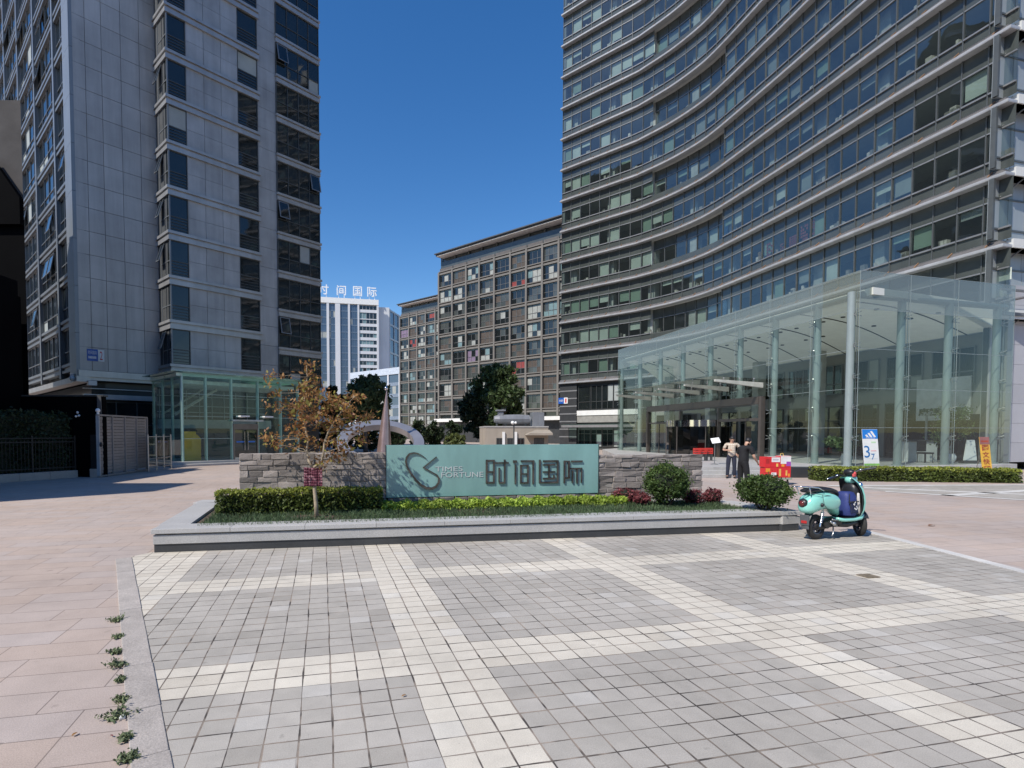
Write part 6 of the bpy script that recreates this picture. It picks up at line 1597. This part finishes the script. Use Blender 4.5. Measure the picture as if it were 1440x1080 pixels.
    mb = MB(); mb.sph(h+fw*.083-up*.055, (.024, .008, .007), 8, 6, M=Mh); mb.build('mouth', mat('lips', (.35, .14, .12), .5), P, smooth='all')
    return P
m, nt, bs = base_mat('cream_checked_shirt'); tc = nn(nt, 'ShaderNodeTexCoord').outputs['Object']
ck = brick(nt, tc, .07, .07, .007, 0, (.62, .56, .45), (.68, .62, .52), (.3, .2, .14)); nt.links.new(ck.outputs[0], bs.inputs['Base Color']); bs.inputs['Roughness'].default_value = .85
mp = nn(nt, 'ShaderNodeMapping'); mp.inputs['Rotation'].default_value = (R(90), 0, 0); nt.links.new(tc, mp.inputs[0]); nt.links.new(mp.outputs[0], ck.inputs['Vector'])
cream = m; navy_t = mat('dark_navy_cloth', (.018, .022, .04), .85, var=.2, vs=8); blk_t = mat('black_cotton', (.008, .008, .01), .85, var=.2, vs=6)
J1 = dict(pel=(0, 0, .93), chest=(0, -.01, 1.27), neck=(0, -.03, 1.44), head=(.01, -.085, 1.575), face=(.1, -1, -.55), shl=(.185, -.01, 1.38), shr=(-.185, -.01, 1.38), ell=(.34, .05, 1.15), wrl=(.22, -.12, 1.02), elr=(-.3, .02, 1.13), wrr=(-.13, -.2, 1.14), hil=(.095, 0, .88), hir=(-.095, 0, .88), knl=(.11, -.02, .48), knr=(-.12, -.02, .48), anl=(.115, .02, .09), anr=(-.14, .0, .09), tol=(.14, -.15, .03), tor=(-.17, -.16, .03))
q = gp(1028, 672.5)
person('man in cream checked shirt and dark trousers standing by the steps, looking down', (q.x, q.y, 0), R(-20), J1, cream, navy_t, M['black'])
J2 = dict(pel=(0, .02, .93), chest=(.01, -.03, 1.27), neck=(.02, -.09, 1.45), head=(.02, -.19, 1.56), face=(.1, -1, -.8), shl=(.2, -.05, 1.37), shr=(-.2, -.06, 1.38), ell=(.29, -.08, 1.1), wrl=(.22, -.28, .94), elr=(-.29, -.1, 1.1), wrr=(-.2, -.32, .95), hil=(.095, .02, .88), hir=(-.095, .02, .88), knl=(.11, 0, .48), knr=(-.11, -.04, .48), anl=(.11, .05, .09), anr=(-.12, .0, .09), tol=(.13, -.12, .03), tor=(-.14, -.16, .03))
yq = 16.6; x_ = at(1046, 640, yq).x
person('man in black t-shirt leaning forward behind the wide bush, next to red boxes', (x_, yq, 0), R(108), J2, blk_t, blk_t, M['black'])
# ------------------------------------------------------------ red gift boxes on a trolley
Yb = 19.0; FBx = Frame((at(1075, 650, Yb).x, Yb), (1, .05)); bx = lambda px: FBx.hit(px, 655)[0]; bz_ = lambda py: FBx.hit(1090, py)[1]
tr = thing('hand_trolley', 'low grey green flat trolley under the stacked red gift boxes', 'trolley', FBx.P(.55, -.2, 0)); tri = Matrix.Translation(tr.location).inverted(); zbx = .26
mb = MB(); mb.fb(FBx, .0, bx(1113), -.38, .06, zbx-.06, zbx); local(mb, tri).build('deck', mat('grey_green_board', (.25, .3, .24), .7), tr, bevel=.008)
for u in (.12, bx(1113)-.12):
    for d in (-.3, -.02):
        mb = MB(); mb.cyl(FBx.P(u-.02, d, .07), FBx.P(u+.02, d, .07), .07, n=14); mb.fb(FBx, u-.015, u+.015, d-.03, d+.03, .07, zbx-.061); local(mb, tri).build('wheel', M['rubber'], tr)
redc = mat('glossy_red_card', (.62, .025, .03), .35, 0, .05); orc = mat('orange_print', (.75, .3, .03), .5); wcc = mat('white_print', (.75, .74, .72), .5); puc = mat('purple_print', (.3, .06, .35), .5); goldc = mat('gold_print', (.7, .45, .1), .4)
def gift(label, u0, u1, z0, z1, spec, d0=-.3, d1=0):
    o = thing('gift_box', label, 'box', FBx.P((u0+u1)/2, (d0+d1)/2, z0), 'red gift boxes stacked on the trolley'); iv = Matrix.Translation(o.location).inverted()
    mb = MB(); mb.fb(FBx, u0+.004, u1-.004, d0, d1, z0+.002, z1); local(mb, iv).build('carton', redc, o, bevel=.006)
    for k, (a, b, c, d, m_) in enumerate(spec):
        mb = MB(); mb.fb(FBx, lerp(u0, u1, a), lerp(u0, u1, b), d1, d1+.003+.001*k, lerp(z0, z1, c), lerp(z0, z1, d)); local(mb, iv).build('print', m_, o)
    mb = MB(); mb.fb(FBx, lerp(u0, u1, .06), lerp(u0, u1, .94), d0+.03, d1-.03, z1, z1+.003); local(mb, iv).build('lid_print', wcc if spec and spec[0][4] == wcc else redc, o)
zA, zB_, zC = zbx+.36, bz_(656.5), bz_(642.5)
if zB_ < zA: zB_ = zA
U = bx(1112.5); zA = (zbx+zC)/2
gift('bottom left red gift box with orange and gold print', .03, U*.5, zbx, zA, [(.05, .4, .55, .9, orc), (.5, .9, .15, .5, wcc)])
gift('bottom right red gift box with gold swirl print', U*.5, U, zbx, zA, [(.1, .25, .15, .85, goldc), (.6, .72, .2, .7, goldc), (.8, .9, .1, .4, orc)])
gift('top left plain red gift box end with darker circle', .0, U*.25, zA+.004, zC, [(.25, .75, .35, .8, mat('dark_red_print', (.4, .02, .02), .4))])
gift('top middle red gift box with wide white label', U*.25, U*.6, zA+.004, zC, [(.05, .95, .5, .95, wcc), (.55, .75, .05, .35, goldc), (.2, .8, .66, .78, mat('grey_print', (.45, .45, .5), .5))])
gift('top right white and purple fronted red gift box with gold handle', U*.6, U, zA+.004, zC+.03, [(.02, .98, .3, .98, wcc), (.55, .97, .1, .5, puc), (.1, .35, .05, .25, orc)])
hnd = MB(); hnd.tube([FBx.P(U*.72, -.2, zC+.03), FBx.P(U*.75, -.2, zC+.11), FBx.P(U*.82, -.2, zC+.12), FBx.P(U*.86, -.2, zC+.03)], .01, 6)
gbox = [o for o in bpy.data.objects if o.name.startswith('gift_box') and 'handle' in o.get('label', '')][0]
local(hnd, Matrix.Translation(gbox.location).inverted()).build('handle', goldc, gbox)
# ------------------------------------------------------------ banners and hall furniture
def banner(name, label, cat, pxs, Yb, top, m_main, deco, lean=.16, zb0=.0):
    a, b = at(pxs[0], 640, Yb), at(pxs[1], 640, Yb); F = Frame((a.x, Yb), (1, .08)); W_ = b.x-a.x; H_ = at(pxs[0], top, Yb).z
    o = thing(name, label, cat, F.P(W_/2, 0, 0)); iv = Matrix.Translation(o.location).inverted()
    P = lambda u, d, z: F.P(u-.06*(z/H_), d-lean*z/H_*1.0, zb0+z*(H_-zb0)/H_)
    def box(u0, u1, d0, d1, z0, z1, mi=0, mb=None):
        mb.hexa([P(u0, d1, z0), P(u1, d1, z0), P(u1, d0, z0), P(u0, d0, z0), P(u0, d1, z1), P(u1, d1, z1), P(u1, d0, z1), P(u0, d0, z1)], mi)
    mb = MB(); box(0, W_, -.015, 0, .06, H_, 0, mb); local(mb, iv).build('panel', m_main, o)
    mb = MB(); mb.tube([P(W_*.5, -.03, H_*.9), F.P(W_*.5, -.55, 0)], .012, 6); mb.tube([P(.02, -.02, .08), P(.02, -.02, H_)], .01, 6); mb.tube([P(W_-.02, -.02, .08), P(W_-.02, -.02, H_)], .01, 6); mb.fb(F, 0, W_, -.06, .03, 0, .06); mb.fb(F, W_*.3, W_*.34, -.03, .0, .06, max(zb0, .1)); mb.fb(F, W_*.66, W_*.7, -.03, .0, .06, max(zb0, .1)); local(mb, iv).build('stand', M['steel'], o)
    deco(P, W_, H_, box, lambda mb, n, m, **k: local(mb, iv).build(n, m, o, **k)); return o
def d1(P, W_, H_, box, T):
    bl = mat('sky_blue_print', (.015, .2, .62), .45); gr = mat('green_print', (.25, .5, .12), .5); ink = mat('blue_ink', (.02, .16, .42), .5); pale = mat('pale_print', (.6, .68, .7), .5); pink = mat('pink_print', (.75, .45, .45), .5)
    mb = MB(); box(0, W_, .001, .004, H_*.745, H_*.995, 0, mb); T(mb, 'header', bl)
    mb = MB(); c = W_*.5; z0, z1 = H_*.79, H_*.955
    for i, h in enumerate((.42, .7, 1.0)):      # three slanted bars forming a mountain
        x0 = c-.135*W_/.5*1.0*.9+i*.075*W_/.5*1.0; zz1 = z0+(z1-z0)*h; wd = .055*W_/.5; sh = (zz1-z0)*-.55
        mb.quad(P(x0-sh*0+.0, .006, z0), P(x0+wd*1.25, .006, z0), P(x0+wd*1.0+sh*.45, .006, zz1), P(x0+sh*.45, .006, zz1)) if i == 9 else mb.quad(P(x0+.06*i, .006, z0), P(x0+.06*i+wd*1.35, .006, z0), P(x0+.06*i+wd*1.35-(zz1-z0)*.5, .006, zz1), P(x0+.06*i-(zz1-z0)*.5+wd*.2, .006, zz1-(z1-z0)*.1))
    put_text(mb, 'adidas', P, W_*.2, W_*.8, H_*.755, H_*.785, .006); T(mb, 'logo', wcc, fix=False)
    mb = MB(); box(0, W_, .001, .004, .06, H_*.085, 0, mb); T(mb, 'footer', gr)
    mb = MB(); put_text(mb, '3', P, W_*.05, W_*.42, H_*.24, H_*.56, .005); put_text(mb, '7', P, W_*.5, W_*.72, H_*.19, H_*.34, .005); T(mb, 'number', ink, fix=False)
    mb = MB(); box(W_*.5, W_*.85, .001, .004, H_*.41, H_*.44, 0, mb); T(mb, 'print_line', pink)
    mb = MB(); box(W_*.55, W_*.85, .001, .004, H_*.63, H_*.67, 0, mb); T(mb, 'print_line', mat('pale_green_print', (.5, .7, .45), .5))
    mb = MB(); box(W_*.1, W_*.9, .001, .004, H_*.21, H_*.22, 0, mb); box(W_*.45, W_*.8, .001, .004, H_*.35, H_*.365, 0, mb); T(mb, 'print_line', pale)
banner('banner_stand', 'tall white poster stand with blue header and large blue number 3', 'banner', (1216, 1239), 21.35, 603.5, M['white'], d1, .1, .5)
def d2(P, W_, H_, box, T):
    rd = mat('red_brown_print', (.35, .06, .03), .5); mb = MB()
    box(0, W_, .001, .004, H_*.82, H_, 0, mb); T(mb, 'header', mat('dusty_red_print', (.28, .12, .11), .6))
    mb = MB(); box(W_*.12, W_*.88, .004, .006, H_*.875, H_*.915, 0, mb); T(mb, 'print_line', rd)
    mb = MB()
    for i, ch in enumerate('图文快印'): put_text(mb, ch, P, W_*.16, W_*.84, H_*(.67-.165*i), H_*(.81-.165*i), .006, 0, 0, .02)
    T(mb, 'lettering', rd, fix=False)
banner('banner_stand', 'narrow yellow poster stand with red brown Chinese characters behind the hedge end', 'banner', (1384, 1399), 21.6, 614.5, mat('yellow_print', (.72, .42, .05), .5), d2, .16)
def potted(name, label, px, Yp, H_pot, r_pot, mk):
    p = at(px, 650, Yp); b = Vector((p.x, Yp, AZ)); o = thing(name, label, 'plant', b); mb = MB()
    mb.lathe([(r_pot*.6, 0), (r_pot*.95, H_pot*.35), (r_pot, H_pot*.7), (r_pot*.8, H_pot*.95), (r_pot*.86, H_pot), (r_pot*.7, H_pot), (r_pot*.65, H_pot*.9), (0, H_pot*.9)], (0, 0, 0), 18); mb.build('pot', mat('white_ceramic', (.7, .7, .67), .25), o, smooth=True); mk(o, H_pot); return o
def palm(o, h):
    pts = []; mb = MB()
    for i in range(13):
        a = i*2.4; L = rng.uniform(.9, 1.3); up = rng.uniform(.6, 1.3); pth = []
        for j in range(8):
            t = j/7; pth.append(Vector((math.cos(a)*L*.75*t, math.sin(a)*L*.75*t, h+up*(1.5*t-.9*t*t)+.05)))
        mb.tube(pth, [.012*(1-.8*j/7) for j in range(8)], 5)
        for q in pth[2:]:
            for _ in range(13): pts.append(tuple(q+Vector((rng.gauss(0, .06), rng.gauss(0, .06), rng.gauss(-.04, .05)))))
    mb.build('stem', M['leaf_mid'], o); leaves_obj('fronds', [(leaf_arrays(np.array(pts), .085, up=.5), 0)], [M['leaf_mid']], o)
potted('potted_palm', 'arching palm in a white vase beside the corner column of the glass hall', 1190, 24.3, .5, .22, palm)
def ficus(o, h):
    mb = MB(); mb.tube(limb_path((0, 0, h*.8), (.05, 0, h+1.0), 4, .1), [.03, .028, .025, .02, .012], 6); pts = []
    for i in range(18):
        c = Vector((rng.uniform(-.65, .65), rng.uniform(-.4, .4), h+rng.uniform(.4, 2.1))); mb.tube(limb_path((0, 0, h+.3), c, 3, .15), [.012, .01, .007, .003], 5)
        pts += [tuple(c+Vector((rng.gauss(0, .16), rng.gauss(0, .16), rng.gauss(0, .16)))) for _ in range(130)]
    mb.build('stem', M['bark'], o); leaves_obj('leaves', [(leaf_arrays(np.array(pts), .05), 0)], [M['leaf_mid']], o)
potted('potted_tree', 'bushy indoor tree in a white pot between two hall columns', 1333, 25.7, .45, .3, ficus)
dk_ = thing('reception_desk', 'white reception desk with dark top inside the glass hall', 'desk', (*gp(1310, 656, AZ)[:2], AZ)); dki = Matrix.Translation(dk_.location).inverted()
Yd = 26.9; FD = Frame((at(1277, 640, Yd).x, Yd), (1, .12)); ux = lambda px: FD.hit(px, 640)[0]
mb = MB(); mb.fb(FD, 0, ux(1318), -.6, 0, AZ, AZ+1.0); local(mb, dki).build('front', mat('white_laminate', (.6, .62, .6), .4), dk_, bevel=.01)
mb = MB(); mb.fb(FD, -.05, ux(1319), -.65, .06, AZ+1.003, AZ+1.07); local(mb, dki).build('top', M['frame_dark'], dk_)
ch = thing('office_chair', 'dark chair standing in front of the reception desk', 'chair', (at(1301, 640, 26.0).x, 26.0, AZ)); c_ = Vector((0, 0, 0))
mb = MB(); mb.box((0, 0, .46), (.46, .46, .08)); mb.build('seat', blackp, ch, bevel=.02)
mb = MB(); mb.box((0, .22, .78), (.44, .06, .5)); mb.build('backrest', blackp, ch, bevel=.02)
for i in (-1, 1):
    for j in (-1, 1): mb = MB(); mb.cyl((i*.2, j*.2, 0), (i*.19, j*.19, .42), .018, n=8); mb.build('leg', M['frame_dark'], ch)
ab = thing('notice_board', 'white tapering notice board on the hall floor, right of the indoor tree', 'board', (at(1364, 640, 25.4).x, 25.4, AZ))
mb = MB(); mb.loft([[Vector((-.32, 0, .14)), Vector((.3, 0, .14)), Vector((.3, -.04, .14)), Vector((-.32, -.04, .14))], [Vector((-.1, .1, 1.1)), Vector((.26, .1, 1.1)), Vector((.26, .06, 1.1)), Vector((-.1, .06, 1.1))]]); mb.build('panel', M['white'], ab)
mb = MB(); mb.box((0, .05, .06), (.7, .3, .12)); mb.build('base', M['frame_dark'], ab, bevel=.01)
ms = thing('notice_stand', 'slim steel stand holding a tilted white page beside the steps', 'stand', (at(1005, 640, 24.6).x, 24.6, AZ))
mb = MB(); mb.cyl((0, 0, 0), (0, 0, 1.02), .018, n=8); mb.lathe([(.17, 0), (.17, .02), (.03, .04)], (0, 0, 0), 16); mb.build('post', M['steel'], ms, smooth=True)
mb = MB(); mb.box((0, 0, 0), (.36, .3, .02), M=Matrix.Translation((.03, 0, 1.08)) @ Matrix.Rotation(R(48), 4, 'X') @ Matrix.Rotation(R(-12), 4, 'Y')); mb.build('page', M['white'], ms)
for i, (px, lb) in enumerate(((980, 'red plastic crate at the left of the row beside the hall door'), (988.5, 'red plastic crate in the middle of the row beside the hall door'), (997, 'red plastic crate at the right of the row, next to the notice stand'))):
    Yc = 27.6+i*.15; cr = thing('crate', lb, 'crate', (at(px, 640, Yc).x, Yc, AZ), 'red crates beside the hall door'); mb = MB(); w2, d2_, h2 = .28, .2, .3
    for z0, z1 in ((0, .06), (.1, .17), (.21, .3)):
        for sx, sy, wx_, wy_ in ((0, -d2_/2, w2, .014), (0, d2_/2, w2, .014), (-w2/2, 0, .014, d2_-.016), (w2/2, 0, .014, d2_-.016)): mb.box((sx, sy, (z0+z1)/2+.35), (wx_, wy_, z1-z0))
    for sx in (-1, 1):
        for sy in (-1, 1): mb.box((sx*w2/2, sy*d2_/2, .5), (.024, .024, .3))
    mb.build('basket', mat('red_plastic', (.55, .04, .03), .4), cr)
    for sx in (-1, 1):
        mb = MB(); mb.box((sx*.12, 0, .175), (.03, .2, .35)); mb.build('leg', M['frame_dark'], cr)
# ------------------------------------------------------------ small things on the ground
for px, py, sz, lb in ((163, 874, .075, 'small weed tuft by the kerb, the farthest from the camera'), (168, 935, .11, 'largest weed tuft by the kerb, with a pale scrap in it'), (162, 918, .06, 'thin weed sprig just beyond the largest weed by the kerb'), (166, 1008, .12, 'spreading weed by the kerb, lying over the pink slabs'), (182, 1068, .06, 'small weed tuft by the kerb at the bottom of the photo'), (166, 897, .035, 'tiny weed sprig by the kerb between the two upper tufts'), (169, 958, .04, 'tiny weed sprig by the kerb just below the largest tuft'), (172, 985, .05, 'weed sprig by the kerb just above the spreading weed'), (176, 1040, .035, 'tiny weed sprig by the kerb above the bottom tuft')):
    b = gp(px, py); o = thing('weed', lb, 'weed', b, 'weeds along the kerb'); mb = MB(); pts = []
    for i in range(16):
        a = rng.choice((R(118), R(300), R(200)))+rng.gauss(0, .45); L = sz*rng.uniform(.3, 1.05); e = Vector((math.cos(a)*L, math.sin(a)*L, rng.uniform(.1, .5)*L)); pth = limb_path((.03, 0, 0), e, 3, .2)
        for q in pth: q.z = max(q.z, .004)
        mb.tube(pth, [.002, .0018, .0014, .0008], 4)
        for q in pth[1:]:
            for _ in range(5): pts.append((q.x+rng.gauss(0, .012), q.y+rng.gauss(0, .012), abs(q.z+rng.gauss(0, .008))+.008))
    mb.build('stem', M['leaf_mid'], o); leaves_obj('leaves', [(leaf_arrays(np.array(pts), .012, flat=.4), 0)], [mat('dusty_weed_leaves', (.13, .16, .075), .7, island=.4)], o)
litter = MB()
def dry_leaf(px, py, s_, lb, z=.008, col='leaf_orange'):
    b = gp(px, py); mb = MB(); a = rng.random()*6; c, si = math.cos(a), math.sin(a); pts = []
    for i in range(9):
        t = i/8; 
        for k in (-1, 1):
            w_ = math.sin(math.pi*t)**.7*.42*k; x, y = (t-.5)*2*s_, w_*s_; pts.append((x*c-y*si, x*si+y*c, .25*s_*abs(w_)+.12*s_*math.sin(3*t)+.004))
    mb.add(pts, [(2*i, 2*i+1, 2*i+3, 2*i+2) for i in range(8)]); o = mb.build('fallen_leaf', M[col], smooth='all'); o.location = (b.x, b.y, z); tag(o, lb, 'leaf')
dry_leaf(105, 1035, .022, 'dry orange leaf lying on the pink slabs at bottom left')
dry_leaf(157, 1037, .014, 'small reddish leaf on the pink slabs near the kerb weeds', col='leaf_red')
dry_leaf(568, 981, .02, 'dry yellow leaf on the grey setts at bottom centre', .011)
dry_leaf(1310, 740, .09, 'crumpled brown leaf on the pink slabs right of the scooter', col='leaf_brown')
dr = MB(); b = gp(1221, 811); o_ = MB(); o_.box((0, 0, .0), (.19, .17, .012))
o = o_.build('drain_cover', mat('rusty_plate', (.2, .16, .11), .8, .3, .4, 20), bevel=.004); o.location = (b.x, b.y, .011); o.rotation_euler = (0, 0, GA); tag(o, 'small rusty square cover set in the white sett band', 'drain cover')
scr = MB(); b = gp(172, 1011, .0); scr.box((0, 0, 0), (.035, .03, .02)); o = scr.build('stone_chip', M['white'], bevel=.006); o.location = (b.x, b.y, .012); o.rotation_euler = (.2, .1, .6); tag(o, 'white stone chip lying in the spreading weed', 'stone')
# ------------------------------------------------------------ city behind the camera, seen only in reflections; west block added to cover bare horizon
m, nt, bs = base_mat('plain_facade'); tc = nn(nt, 'ShaderNodeTexCoord').outputs['Object']; mp = nn(nt, 'ShaderNodeMapping'); mp.inputs['Rotation'].default_value = (R(90), 0, 0); nt.links.new(tc, mp.inputs[0])
bk = brick(nt, mp.outputs[0], 3.2, 3.2, .55, 0, (.05, .06, .07), (.1, .11, .12), (.34, .33, .31)); nt.links.new(bk.outputs[0], bs.inputs['Base Color'])
for x, y, w_, d_, h, lb in ((-70, -95, 46, 16, 34, 'grey gridded block far behind the camera on the west side'), (-5, -110, 60, 16, 40, 'wide grey gridded block far behind the camera'), (75, -90, 50, 16, 30, 'low grey gridded block far behind the camera on the east side'), (-150, 95, 30, 60, 60, 'tall grey gridded block far off to the west of the plaza')):
    bd = thing('city_block', lb, 'building', (x, y, 0)); mb = MB(); mb.box((0, 0, h/2), (w_, d_, h)); mb.build('wall', m, bd); mb = MB(); mb.box((0, 0, h+.4), (w_+.6, d_+.6, .8)); mb.build('roof', M['alu_dark'], bd)
